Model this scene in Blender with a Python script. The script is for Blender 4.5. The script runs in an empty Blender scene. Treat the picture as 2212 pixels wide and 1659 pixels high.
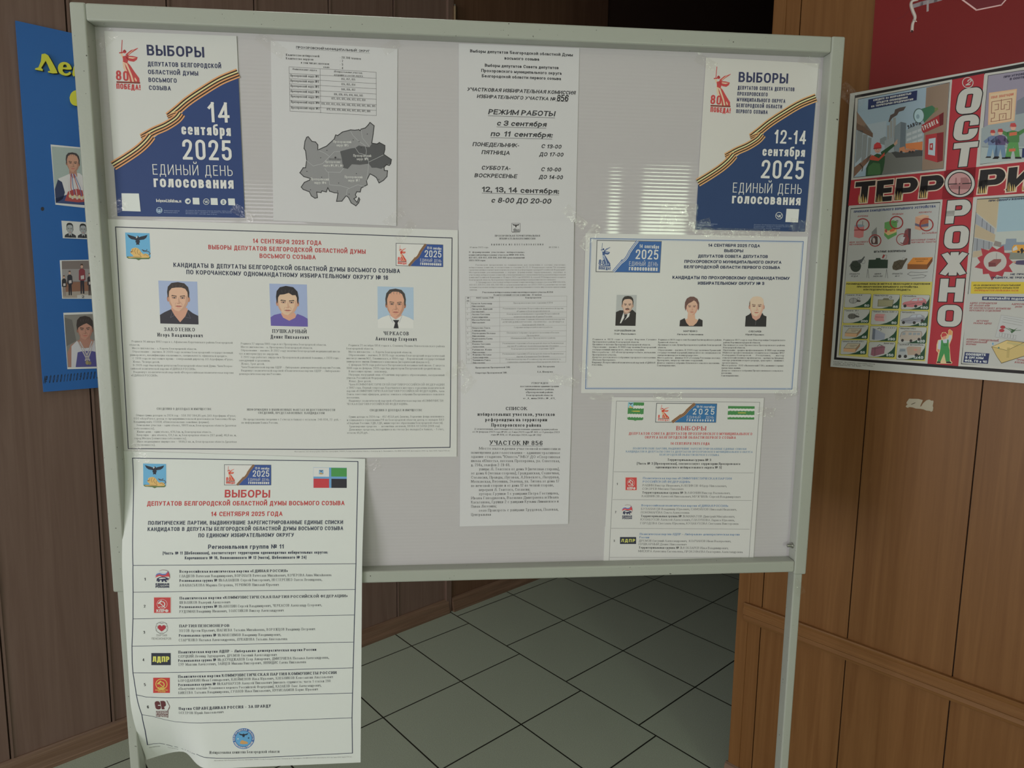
# -*- coding: utf-8 -*-
import bpy, math, random
from mathutils import Vector, Matrix
from mathutils.geometry import tessellate_polygon
random.seed(7)
SC = bpy.context.scene
COL = SC.collection
W_, H_ = 2212, 1659

# ------------------------------------------------------------------ camera
CAM_H = 1.40
F_PX = 1413.6
PITCH, ROLL = 0.1231, -0.0151
fwd = Vector((0, math.cos(PITCH), -math.sin(PITCH)))
rt0 = Vector((1, 0, 0))
dn0 = fwd.cross(rt0)
rgt = math.cos(ROLL)*rt0 + math.sin(ROLL)*dn0
dwn = -math.sin(ROLL)*rt0 + math.cos(ROLL)*dn0
CAMPOS = Vector((0, 0, CAM_H))
cd = bpy.data.cameras.new('camera')
cd.sensor_fit = 'HORIZONTAL'
cd.sensor_width = 36.0
cd.lens = 36.0*F_PX/W_
cd.clip_start = 0.05
cam = bpy.data.objects.new('camera', cd)
COL.objects.link(cam)
cam.matrix_world = Matrix(((rgt.x, -dwn.x, -fwd.x, 0), (rgt.y, -dwn.y, -fwd.y, 0),
                           (rgt.z, -dwn.z, -fwd.z, CAM_H), (0, 0, 0, 1)))
SC.camera = cam

# ------------------------------------------------------------------ room axes (the room stands 43 degrees to the lens)
TH = math.radians(43.0)
E1 = Vector((math.cos(TH), math.sin(TH), 0))       # along the left wall, away
E2 = Vector((-math.sin(TH), math.cos(TH), 0))      # towards the left wall
R1, R2 = 1.700, 2.262                              # right wall at e1=R1, left wall at e2=R2
CEIL = 3.0
B1, B2 = -4.2, -3.6                                # window walls behind
def room(a, b, z): return E1*a + E2*b + Vector((0, 0, z))

# ------------------------------------------------------------------ light
wd = bpy.data.worlds.new('world'); SC.world = wd; wd.use_nodes = True
bg = wd.node_tree.nodes['Background']
bg.inputs[0].default_value = (0.75, 0.85, 1.0, 1); bg.inputs[1].default_value = 0.4
SC.view_settings.view_transform = 'Standard'
SC.view_settings.look = 'None'
SC.view_settings.gamma = 1.0
SC.view_settings.exposure = 0.0
SC.view_settings.use_curve_mapping = False
SC.cycles.use_denoising = True
SC.cycles.max_bounces = 6
SC.cycles.diffuse_bounces = 4
SC.cycles.transparent_max_bounces = 10
SC.cycles.sample_clamp_indirect = 4.0
def area(name, loc, direction, sx, sy, power, color):
    ld = bpy.data.lights.new(name, 'AREA'); ld.shape = 'RECTANGLE'
    ld.size, ld.size_y, ld.energy, ld.color = sx, sy, power, color
    o = bpy.data.objects.new(name, ld); COL.objects.link(o)
    o.location = loc
    o.rotation_euler = Vector(direction).to_track_quat('-Z', 'Y').to_euler()
    return o
# daylight through the windows of the two outer walls behind the camera
WIN1 = [(-2.0, 1.7), (0.60, 1.8)]                  # e2 centre, width, in the wall at e1=B1
WIN2 = [(-1.08, 0.16), (-0.62, 0.46)]              # e1 centre, width, in the wall at e2=B2
for (c, w), pw in zip(WIN1, (28, 80)):
    area('window_daylight', room(B1-0.02, c, 1.12), E1, w, 1.80, pw, (1.0, 0.968, 0.962))
for c, w in WIN2:
    area('window_daylight', room(c, B2-0.02, 1.54), E2, w, 1.24, 46*w, (0.85, 1.0, 0.72))
FILL_LAMP = room(0.70, 1.45, CEIL-0.075)                # added, unseen ceiling lamp that brightens the floor behind the stand
area('added_fill_light', FILL_LAMP-Vector((0, 0, 0.012)), (0, 0, -1), 0.56, 0.56, 2.2, (1.0, 1.0, 0.93)).data.spread = math.radians(105)

# ------------------------------------------------------------------ materials
def lin(c):
    c /= 255.0
    return c/12.92 if c <= 0.04045 else ((c+0.055)/1.055)**2.4
MATS = {}
def pmat(key, rgb, rough=0.6, spec=0.5, metal=0.0):
    m = bpy.data.materials.new(key); m.use_nodes = True
    b = m.node_tree.nodes['Principled BSDF']
    b.inputs['Base Color'].default_value = (rgb[0], rgb[1], rgb[2], 1)
    b.inputs['Roughness'].default_value = rough
    b.inputs['Specular IOR Level'].default_value = spec
    b.inputs['Metallic'].default_value = metal
    return m
REF = (182, 179, 174)
def ink(c, ref=None, rough=0.55, spec=0.35):
    """printed colour, read against the white of the sheet it is printed on"""
    ref = ref or REF
    k = (c, ref, rough)
    if k not in MATS:
        rgb = [min(0.86, 0.78*lin(a)/lin(r)) for a, r in zip(c, ref)]
        MATS[k] = pmat('ink_%d_%d_%d' % c, rgb, rough, spec)
    return MATS[k]
def nt(m): return m.node_tree.nodes, m.node_tree.links
def wood(key, dark, light, scale=1.0, rough=0.42, vertical=True):
    m = bpy.data.materials.new(key); m.use_nodes = True
    N, L = nt(m); b = N['Principled BSDF']
    tc = N.new('ShaderNodeTexCoord'); mp = N.new('ShaderNodeMapping')
    s = (26*scale, 26*scale, 0.9*scale) if vertical else (1.2*scale, 1.2*scale, 60*scale)
    mp.inputs['Scale'].default_value = s
    L.new(tc.outputs['Object'], mp.inputs['Vector'])
    n1 = N.new('ShaderNodeTexNoise'); n1.inputs['Scale'].default_value = 1.3; n1.inputs['Detail'].default_value = 6
    n1.inputs['Distortion'].default_value = 1.6
    L.new(mp.outputs[0], n1.inputs['Vector'])
    n2 = N.new('ShaderNodeTexNoise'); n2.inputs['Scale'].default_value = 7; n2.inputs['Detail'].default_value = 4
    L.new(mp.outputs[0], n2.inputs['Vector'])
    mx = N.new('ShaderNodeMath'); mx.operation = 'MULTIPLY_ADD'; mx.inputs[1].default_value = 0.35
    L.new(n2.outputs['Fac'], mx.inputs[0]); L.new(n1.outputs['Fac'], mx.inputs[2])
    cr = N.new('ShaderNodeValToRGB')
    cr.color_ramp.elements[0].position = 0.42; cr.color_ramp.elements[0].color = (*dark, 1)
    cr.color_ramp.elements[1].position = 0.95; cr.color_ramp.elements[1].color = (*light, 1)
    L.new(mx.outputs[0], cr.inputs[0]); L.new(cr.outputs[0], b.inputs['Base Color'])
    b.inputs['Roughness'].default_value = rough
    b.inputs['Specular IOR Level'].default_value = 0.3
    return m
M_WOODL = wood('brown_laminate', (0.172, 0.107, 0.086), (0.222, 0.147, 0.122))
M_WOODR = wood('oak_laminate', (0.182, 0.076, 0.022), (0.250, 0.117, 0.040))
M_SKIRT = wood('oak_skirting', (0.15, 0.085, 0.055), (0.27, 0.17, 0.12), 1.0, 0.4, False)
M_RAIL = wood('oak_rail', (0.195, 0.084, 0.026), (0.27, 0.13, 0.048), 1.0, 0.4, False)
M_PLAST = pmat('painted_plaster', (0.74, 0.72, 0.67), 0.9, 0.2)
M_DARKW = pmat('dark_joint_passage_shade', (0.055, 0.033, 0.025), 0.9, 0.05)  # shade of the unlit passage put into the colour; also backs board joints
M_DOORW = wood('dark_door_laminate', (0.13, 0.068, 0.042), (0.175, 0.095, 0.06))
M_STEEL = pmat('zinc_steel', (0.42, 0.42, 0.40), 0.3, 0.5, 1.0)
M_BRASS = pmat('hinge_brass', (0.45, 0.33, 0.22), 0.38, 0.5, 1.0)
M_WFRAME = pmat('white_window_frame', (0.75, 0.75, 0.73), 0.4)
M_GLASS = pmat('grey_glass', (0.8, 0.85, 0.85), 0.05)

def metal_paint():
    m = bpy.data.materials.new('grey_green_paint'); m.use_nodes = True
    N, L = nt(m); b = N['Principled BSDF']
    tc = N.new('ShaderNodeTexCoord')
    n = N.new('ShaderNodeTexNoise'); n.inputs['Scale'].default_value = 210; n.inputs['Detail'].default_value = 1
    L.new(tc.outputs['Object'], n.inputs['Vector'])
    cr = N.new('ShaderNodeValToRGB')
    cr.color_ramp.elements[0].position = 0.205; cr.color_ramp.elements[0].color = (0.06, 0.055, 0.045, 1)
    cr.color_ramp.elements[1].position = 0.235; cr.color_ramp.elements[1].color = (0.435, 0.462, 0.418, 1)
    L.new(n.outputs['Fac'], cr.inputs[0]); L.new(cr.outputs[0], b.inputs['Base Color'])
    n2 = N.new('ShaderNodeTexNoise'); n2.inputs['Scale'].default_value = 160
    L.new(tc.outputs['Object'], n2.inputs['Vector'])
    bp = N.new('ShaderNodeBump'); bp.inputs['Strength'].default_value = 0.10; bp.inputs['Distance'].default_value = 0.002
    L.new(n2.outputs['Fac'], bp.inputs['Height']); L.new(bp.outputs[0], b.inputs['Normal'])
    b.inputs['Roughness'].default_value = 0.30
    return m
M_PAINT = metal_paint()
M_PANEL = pmat('white_polycarbonate', (0.60, 0.58, 0.61), 0.045, 0.5)

def floor_mat():
    m = bpy.data.materials.new('grey_green_tile'); m.use_nodes = True
    N, L = nt(m); b = N['Principled BSDF']
    tc = N.new('ShaderNodeTexCoord'); sp = N.new('ShaderNodeSeparateXYZ')
    L.new(tc.outputs['Object'], sp.inputs[0])
    def mth(op, a, bb=None, c=None):
        n = N.new('ShaderNodeMath'); n.operation = op
        for i, v in enumerate((a, bb, c)):
            if v is None: continue
            if isinstance(v, (int, float)): n.inputs[i].default_value = v
            else: L.new(v, n.inputs[i])
        return n.outputs[0]
    X, Y = sp.outputs[0], sp.outputs[1]     # floor object axes: x along tile a, y along tile b, metres
    h = CAM_H
    up = mth('GREATER_THAN', Y, 1.10*h)
    def mixv(lo, hi): return mth('MULTIPLY_ADD', up, hi-lo, lo)
    # cut row: the courses shift at b=1.21
    up2 = mth('GREATER_THAN', Y, 1.2095*h)
    def mixu(lo, hi): return mth('MULTIPLY_ADD', up2, hi-lo, lo)
    u = mth('DIVIDE', mth('SUBTRACT', X, mixu(-1.2945*h, -1.3515*h)), mixu(0.2362*h, 0.2397*h))
    v = mth('DIVIDE', mth('SUBTRACT', Y, mixv(0.9975*h, 1.2095*h)), mixv(0.2360*h, 0.2410*h))
    def edge(q):
        fr = mth('FRACT', mth('ADD', q, 100.5))
        return mth('ABSOLUTE', mth('SUBTRACT', fr, 0.5))
    d = mth('MINIMUM', edge(u), edge(v))
    gr = mth('LESS_THAN', d, 0.0075)
    n = N.new('ShaderNodeTexNoise'); n.inputs['Scale'].default_value = 420; n.inputs['Detail'].default_value = 2
    L.new(tc.outputs['Object'], n.inputs['Vector'])
    n3 = N.new('ShaderNodeTexNoise'); n3.inputs['Scale'].default_value = 2.2
    L.new(tc.outputs['Object'], n3.inputs['Vector'])
    cr = N.new('ShaderNodeValToRGB')
    cr.color_ramp.elements[0].position = 0.30; cr.color_ramp.elements[0].color = (0.355, 0.405, 0.33, 1)
    cr.color_ramp.elements[1].position = 0.55; cr.color_ramp.elements[1].color = (0.49, 0.565, 0.47, 1)
    L.new(n.outputs['Fac'], cr.inputs[0])
    mx = N.new('ShaderNodeMix'); mx.data_type = 'RGBA'
    L.new(gr, mx.inputs[0]); L.new(cr.outputs[0], mx.inputs[6]); mx.inputs[7].default_value = (0.018, 0.020, 0.015, 1)
    L.new(mx.outputs[2], b.inputs['Base Color'])
    rr = mth('MULTIPLY_ADD', n3.outputs['Fac'], 0.25, 0.28)
    L.new(rr, b.inputs['Roughness'])
    bp = N.new('ShaderNodeBump'); bp.inputs['Strength'].default_value = 0.5; bp.inputs['Distance'].default_value = 0.003; bp.invert = True
    L.new(gr, bp.inputs['Height']); L.new(bp.outputs[0], b.inputs['Normal'])
    return m
M_FLOOR = floor_mat()

def tape_mat():
    m = bpy.data.materials.new('clear_tape'); m.use_nodes = True
    N, L = nt(m); N.remove(N['Principled BSDF'])
    out = N['Material Output']
    tr = N.new('ShaderNodeBsdfTransparent'); tr.inputs[0].default_value = (0.988, 0.986, 0.98, 1)
    gl = N.new('ShaderNodeBsdfGlossy'); gl.inputs['Roughness'].default_value = 0.06
    gl.inputs[0].default_value = (1, 1, 1, 1)
    tc = N.new('ShaderNodeTexCoord'); n = N.new('ShaderNodeTexNoise')
    n.inputs['Scale'].default_value = 85; n.inputs['Detail'].default_value = 3; n.inputs['Distortion'].default_value = 1.5
    L.new(tc.outputs['Object'], n.inputs['Vector'])
    bp = N.new('ShaderNodeBump'); bp.inputs['Strength'].default_value = 0.45; bp.inputs['Distance'].default_value = 0.004
    L.new(n.outputs['Fac'], bp.inputs['Height']); L.new(bp.outputs[0], gl.inputs['Normal'])
    mx = N.new('ShaderNodeMixShader'); mx.inputs[0].default_value = 0.06
    L.new(tr.outputs[0], mx.inputs[1]); L.new(gl.outputs[0], mx.inputs[2]); L.new(mx.outputs[0], out.inputs[0])
    return m
M_TAPE = tape_mat()

# ------------------------------------------------------------------ object helpers
def tag(o, label=None, cat=None, group=None, kind=None):
    if label: o['label'] = label
    if cat: o['category'] = cat
    if group: o['group'] = group
    if kind: o['kind'] = kind
    return o
def empty(name, loc, label, cat, group=None):
    o = bpy.data.objects.new(name, None); o.empty_display_size = 0.05
    COL.objects.link(o); o.location = loc
    return tag(o, label, cat, group)
def mesh_obj(name, verts, faces, mats, parent=None, midx=None, loc=None, smooth=False):
    """mesh from world-space vertices; origin at loc or at the parent's location"""
    if loc is None: loc = parent_loc(parent) if parent else Vector((0, 0, 0))
    me = bpy.data.meshes.new(name)
    me.from_pydata([tuple(Vector(v)-loc) for v in verts], [], faces)
    for m in mats: me.materials.append(m)
    if midx: me.polygons.foreach_set('material_index', midx)
    if smooth: me.polygons.foreach_set('use_smooth', [True]*len(me.polygons))
    me.update()
    o = bpy.data.objects.new(name, me); COL.objects.link(o)
    if parent:
        o.parent = parent
        o.location = loc - parent_loc(parent)
    else: o.location = loc
    return o
def parent_loc(p):
    v = Vector(p.location)
    while p.parent:
        p = p.parent; v += Vector(p.location)
    return v
def box_vf(o, ax, ay, az, lo, hi):
    """box between lo and hi in the frame (o; ax, ay, az)"""
    P = [o + ax*x + ay*y + az*z for z in (lo[2], hi[2]) for y in (lo[1], hi[1]) for x in (lo[0], hi[0])]
    Fc = [(0, 2, 3, 1), (4, 5, 7, 6), (0, 1, 5, 4), (2, 6, 7, 3), (0, 4, 6, 2), (1, 3, 7, 5)]
    return P, Fc
def add_bevel(o, w, seg=3):
    b = o.modifiers.new('bevel', 'BEVEL'); b.width = w; b.segments = seg; b.limit_method = 'ANGLE'
    o.data.polygons.foreach_set('use_smooth', [True]*len(o.data.polygons))
    wn = o.modifiers.new('wn', 'WEIGHTED_NORMAL'); wn.keep_sharp = False
    return o
def box_obj(name, fr, lo, hi, mat, parent=None, bev=0.0, loc=None):
    v, f = box_vf(*fr, lo, hi)
    if loc is None and not parent: loc = sum(v, Vector())/8
    o = mesh_obj(name, v, f, [mat], parent, loc=loc)
    if bev: add_bevel(o, bev)
    return o
def cyl_obj(name, p0, p1, r, mat, parent=None, seg=20, r2=None):
    p0, p1 = Vector(p0), Vector(p1); ax = (p1-p0).normalized()
    u = ax.orthogonal().normalized(); v = ax.cross(u); r2 = r if r2 is None else r2
    V = []
    for i in range(seg):
        a = 2*math.pi*i/seg; d = u*math.cos(a)+v*math.sin(a)
        V += [p0+d*r, p1+d*r2]
    Fc = [(2*i, 2*((i+1) % seg), 2*((i+1) % seg)+1, 2*i+1) for i in range(seg)]
    Fc += [tuple(2*i for i in reversed(range(seg))), tuple(2*i+1 for i in range(seg))]
    o = mesh_obj(name, V, Fc, [mat], parent)
    return add_bevel(o, min(r*0.25, 0.0015), 2)
# ------------------------------------------------------------------ planes that carry print
def ray(u, v):
    return rgt*((u-W_/2)/F_PX) + dwn*((v-H_/2)/F_PX) + fwd
class Plane:
    """n points away from the viewer; (a,b) metres along X,Z; h metres off the plane towards the viewer"""
    def __init__(s, n, D, X=None):
        s.n = Vector(n).normalized(); s.D = D
        s.X = (X or Vector((0, 0, 1)).cross(-s.n)).normalized()
        s.Z = s.n.cross(s.X)*-1
        if s.Z.z < 0: s.Z = -s.Z
        s.base = CAMPOS + s.n*D
    def at(s, a, b, h=0.0): return s.base + s.X*a + s.Z*b - s.n*h
    def un(s, u, v, h=0.0):
        d = ray(u, v); P = d*((s.D-h)/s.n.dot(d))
        return P.dot(s.X), P.dot(s.Z)
# the stand's panel
TY, TB1, TB2, DB = 0.0842, 0.0105, 0.0056, 1.1962
bx = Vector((math.cos(TY)*math.cos(TB2), math.sin(TY)*math.cos(TB2), math.sin(TB2)))
bn = Vector((-math.sin(TY)*math.cos(TB1), math.cos(TY)*math.cos(TB1), math.sin(TB1)))
bn = (bn - bx*bn.dot(bx)).normalized()
PB = Plane(bn, DB, bx)
PL = Plane(E2, R2, E1)                    # left wall
PR = Plane(E1, R1, -E2)                   # right wall

# ------------------------------------------------------------------ stroke lettering
# width : strokes; points x,y in a 1x1 box, r = rounded corner, c = closed
GL = {}
def g(ch, w, *paths):
    P = []
    for s in paths:
        tk = s.split(); cl = tk[0] == 'c'
        if cl: tk = tk[1:]
        pts = []
        for t in tk:
            r = t.endswith('r'); x, y = t.rstrip('r').split(',')
            pts.append((float(x), float(y), r))
        P.append((cl, pts))
    for k in ch: GL[k] = (w, P)
g('АA', .82, '0,0 .5,1 1,0', '.18,.32 .82,.32')
g('Б', .72, '0,.56 1,.56r 1,0r 0,0 0,1 .92,1')
g('ВB', .74, '0,0 0,1', '0,1 .92,1r .92,.53r 0,.53', '0,.53 1,.53r 1,0r 0,0')
g('Г', .62, '0,0 0,1 1,1')
g('Д', .86, '0,-.2 0,0 1,0 1,-.2', '.16,0 .3,1 .86,1 .86,0')
g('ЕE', .66, '1,0 0,0 0,1 1,1', '0,.52 .9,.52')
g('Ё', .66, '1,0 0,0 0,1 1,1', '0,.52 .9,.52', '.25,1.22 .25,1.28', '.75,1.22 .75,1.28')
g('Ж', 1.12, '.5,0 .5,1', '0,1 .42,.52 0,0', '1,1 .58,.52 1,0', '.42,.52 .58,.52')
g('З3', .68, '0,.8 0,1r .95,1r .95,.53r .35,.53', '.35,.53 1,.53r 1,0r 0,0r 0,.2')
g('И', .80, '0,1 0,0', '0,0 1,1', '1,1 1,0')
g('Й', .80, '0,1 0,0', '0,0 1,1', '1,1 1,0', '.25,1.32 .25,1.18r .75,1.18r .75,1.32')
g('КK', .76, '0,0 0,1', '.02,.42 .95,1', '.3,.6 1,0')
g('Л', .78, '0,0 .16,0r .27,1 1,1 1,0')
g('МM', .96, '0,0 0,1', '0,1 .5,.15', '.5,.15 1,1', '1,1 1,0')
g('НH', .76, '0,0 0,1', '1,0 1,1', '0,.52 1,.52')
g('ОO', .82, 'c 0,0r 1,0r 1,1r 0,1r')
g('0', .66, 'c 0,0r 1,0r 1,1r 0,1r')
g('П', .76, '0,0 0,1 1,1 1,0')
g('РP', .70, '0,0 0,1 1,1r 1,.42r 0,.42')
g('СC', .76, '1,.74 1,1r 0,1r 0,0r 1,0r 1,.26')
g('ТT', .74, '0,1 1,1', '.5,1 .5,0')
g('У', .78, '0,1 .52,.32', '1,1 .42,0r .05,0')
g('Ф', 1.0, '.5,0 .5,1', 'c 0,.16r 1,.16r 1,.86r 0,.86r')
g('ХX', .80, '0,0 1,1', '0,1 1,0')
g('Ц', .80, '0,1 0,0 1,0 1,-.2', '.9,0 .9,1')
g('Ч', .70, '0,1 0,.42r 1,.42', '1,0 1,1')
g('Ш', 1.02, '0,1 0,0 1,0 1,1', '.5,0 .5,1')
g('Щ', 1.06, '0,1 0,0 1,0 1,-.2', '.94,0 .94,1', '.47,0 .47,1')
g('Ъ', .82, '0,1 .22,1 .22,0 1,0r 1,.56r .22,.56')
g('Ы', .98, '0,1 0,0 .64,0r .64,.56r 0,.56', '1,0 1,1')
g('Ь', .70, '0,1 0,0 1,0r 1,.56r 0,.56')
g('Э', .76, '0,.76 0,1r 1,1r 1,0r 0,0r 0,.24', '.3,.52 1,.52')
g('Ю', 1.12, '0,0 0,1', '0,.52 .32,.52', 'c .32,0r 1,0r 1,1r .32,1r')
g('Я', .74, '1,0 1,1 0,1r 0,.44r 1,.44', '.5,.44 0,0')
g('1', .42, '0,.76 .85,1 .85,0')
g('2', .66, '0,.74 0,1r 1,1r 1,.6r 0,0 1,0')
g('4', .70, '.75,0 .75,1 0,.27 1,.27')
g('5', .66, '.92,1 .1,1 .05,.55 .4,.62 1,.62r 1,0r 0,0r 0,.2')
g('6', .66, '1,.8 1,1r 0,1r 0,0r 1,0r 1,.6r 0,.6r 0,.3')
g('7', .62, '0,1 1,1 .35,0')
g('8', .66, 'c .06,.53r .94,.53r .94,1r .06,1r', 'c 0,0r 1,0r 1,.53r 0,.53r')
g('9', .66, '0,.2 0,0r 1,0r 1,1r 0,1r 0,.4r 1,.4r 1,.7')
g('N', .80, '0,0 0,1', '0,1 1,0', '1,0 1,1')
g('S', .70, '1,.8 1,1r 0,1r 0,.53r 1,.53r 1,0r 0,0r 0,.2')
g('D', .78, '0,0 0,1 1,1r 1,0r 0,0')
g('VУ'[0], .8, '0,1 .5,0', '.5,0 1,1')
g('I', .12, '.5,0 .5,1')
g('№', 1.25, '0,0 0,1', '0,1 .52,0', '.52,0 .52,1', 'c .68,.42r 1,.42r 1,.95r .68,.95r', '.68,.22 1,.22')
g('.', .1, '.5,0 .5,.06'); g(',', .1, '.6,.06 .3,-.14'); g(':', .1, '.5,0 .5,.06', '.5,.5 .5,.56'); g(';', .1, '.6,.06 .3,-.14', '.5,.5 .5,.56')
g('!', .12, '.5,0 .5,.02', '.5,.40 .5,1'); g('-', .32, '0,.38 1,.38'); g('–', .62, '0,.36 1,.36'); g('_', .6, '0,-.12 1,-.12')
g('(', .26, '1,1.08 .35,.86 .05,.6 .05,.26 .35,0 1,-.22'); g(')', .26, '0,1.08 .65,.86 .95,.6 .95,.26 .65,0 0,-.22'); g('/', .4, '0,-.05 1,1.05')
g('«', .5, '.45,.6 .0,.34 .45,.08', '1,.6 .55,.34 1,.08'); g('»', .5, '0,.6 .45,.34 0,.08', '.55,.6 1,.34 .55,.08')
g('"', .3, '0,1 0,.7', '1,1 1,.7'); g('+', .6, '0,.4 1,.4', '.5,.1 .5,.7')
LOW = {}                                   # small letters with a shape of their own; the rest are small capitals
def gl(ch, w, *p):
    g('\x00', w, *p)
    for k in ch: LOW[k] = GL['\x00']
gl('аa', .76, '.03,.8 .03,1r .92,1r .92,0', '.92,.58 0,.58r 0,0r .92,0r .92,.3')
gl('б', .80, 'c 0,0r 1,0r 1,.95r 0,.95r', '0,.5 0,1.36r .95,1.42')
gl('еe', .80, '0,.52 1,.52 1,1r 0,1r 0,0r .95,0r .95,.2')
gl('ё', .80, '0,.52 1,.52 1,1r 0,1r 0,0r .95,0r .95,.2', '.25,1.3 .25,1.38', '.75,1.3 .75,1.38')
gl('рp', .80, '0,-.4 0,1', '0,1 1,1r 1,0r 0,0')
gl('уy', .78, '0,1 .5,.08', '1,1 .42,-.4r .05,-.4')
gl('ф', 1.15, '.5,-.4 .5,1.4', 'c 0,0r 1,0r 1,1r 0,1r')
gl('b', .80, '0,0 0,1.42', '0,1 1,1r 1,0r 0,0'); gl('d', .80, '1,0 1,1.42', '1,1 0,1r 0,0r 1,0')
gl('l', .1, '.5,0 .5,1.42'); gl('i', .1, '.5,0 .5,1', '.5,1.3 .5,1.38'); gl('z', .7, '0,1 1,1 0,0 1,0')
gl('k', .7, '0,0 0,1.42', '0,.4 .95,1', '.3,.6 1,0'); gl('g', .80, '1,1 1,-.4r 0,-.4', '1,1 0,1r 0,0r 1,0')
gl('r', .45, '0,0 0,1', '0,.6 .2,1r 1,1'); gl('m', 1.2, '0,0 0,1 .5,1r .5,0', '.5,1 1,1r 1,0'); gl('u', .76, '0,1 0,0r 1,0 1,1')
gl('г', .60, '0,0 0,1 1,1')
FONTS = {  # stem, bar, squareness of rounds, serif, slant, x-height, letter gap, width
    'cond': (.205, .17, 1, 0, 0, .74, .15, .60), 'condl': (.085, .075, 1, 0, 0, .74, .20, .66), 'din': (.145, .135, 1, 0, 0, .74, .16, .66),
    'condm': (.15, .13, 1, 0, 0, .74, .17, .62), 'sansb': (.235, .18, 0, 0, 0, .73, .11, 1.0), 'sans': (.12, .10, 0, 0, 0, .73, .16, .92),
    'sansi': (.235, .18, 0, 0, .22, .73, .11, 1.0), 'serif': (.15, .066, 0, .07, 0, .68, .19, .86), 'serifb': (.235, .09, 0, .06, 0, .69, .20, .92),
    'serifi': (.19, .08, 0, .03, .25, .68, .18, .86), 'block': (.31, .23, .5, 0, 0, .73, .1, .9), 'brush': (.17, .15, 0, 0, .12, .73, .06, .75),
    'heavy': (.27, .22, .6, 0, 0, .73, .12, .95), 'heavyi': (.22, .18, .4, 0, .25, .73, .14, 1.0), 'hand': (.085, .08, 0, 0, .25, .7, .22, .7),
}
def glyph_strokes(ch, fn, H, sx):
    """list of (points, closed) in metres from the pen origin, plus advance"""
    wv, wh, sq, ser, slant, xh, gap, wf = FONTS[fn]
    f = 1.0; gd = GL.get(ch)
    if ch in LOW: gd = LOW[ch]; f = xh
    elif gd is None and ch.upper() in GL: gd = GL[ch.upper()]; f = xh
    if gd is None: return [], .3*H*sx, 0, 0
    w, paths = gd
    hh = H*f
    ww = w*wf*H*sx*(f*1.04 if f < 1 else 1)
    SV, SH = wv*H*min(1.0, .62+.38*sx), wh*H
    if w <= .13: ww = SV
    mx, my = min(SV, ww*.9)/2, SH/2
    out = []
    for cl, pts in paths:
        q = [(mx+x*(ww-2*mx), my+y*(hh-2*my) if 0 <= y <= 1 else (y*hh + (my if y < 0 else -my)), r) for x, y, r in pts]
        out.append((q, cl))
    return out, ww, SV, SH
def round_path(q, cl, sq, seg):
    n = len(q); res = []; lim = None
    if sq:
        xs = [p[0] for p in q]; ys = [p[1] for p in q]
        lim = max(1e-6, min(max(xs)-min(xs), max(ys)-min(ys))*(.5 if sq >= 1 else .34))
    for i, (x, y, r) in enumerate(q):
        if not r or (not cl and i in (0, n-1)): res.append((x, y)); continue
        ax, ay, ar = q[i-1]; bx_, by_, br = q[(i+1) % n]
        la = math.hypot(ax-x, ay-y); lb = math.hypot(bx_-x, by_-y)
        ra = la*(.5 if ar else 1.0); rb = lb*(.5 if br else 1.0)
        if lim: ra = min(ra, lim); rb = min(rb, lim)
        S = (x+(ax-x)/la*ra, y+(ay-y)/la*ra); Ee = (x+(bx_-x)/lb*rb, y+(by_-y)/lb*rb)
        C = (S[0]+Ee[0]-x, S[1]+Ee[1]-y)
        for k in range(seg+1):
            t = math.pi/2*k/seg
            p = (C[0]+(S[0]-C[0])*math.cos(t)+(Ee[0]-C[0])*math.sin(t), C[1]+(S[1]-C[1])*math.cos(t)+(Ee[1]-C[1])*math.sin(t))
            if not res or math.hypot(res[-1][0]-p[0], res[-1][1]-p[1]) > 1e-6: res.append(p)
    return res

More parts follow.
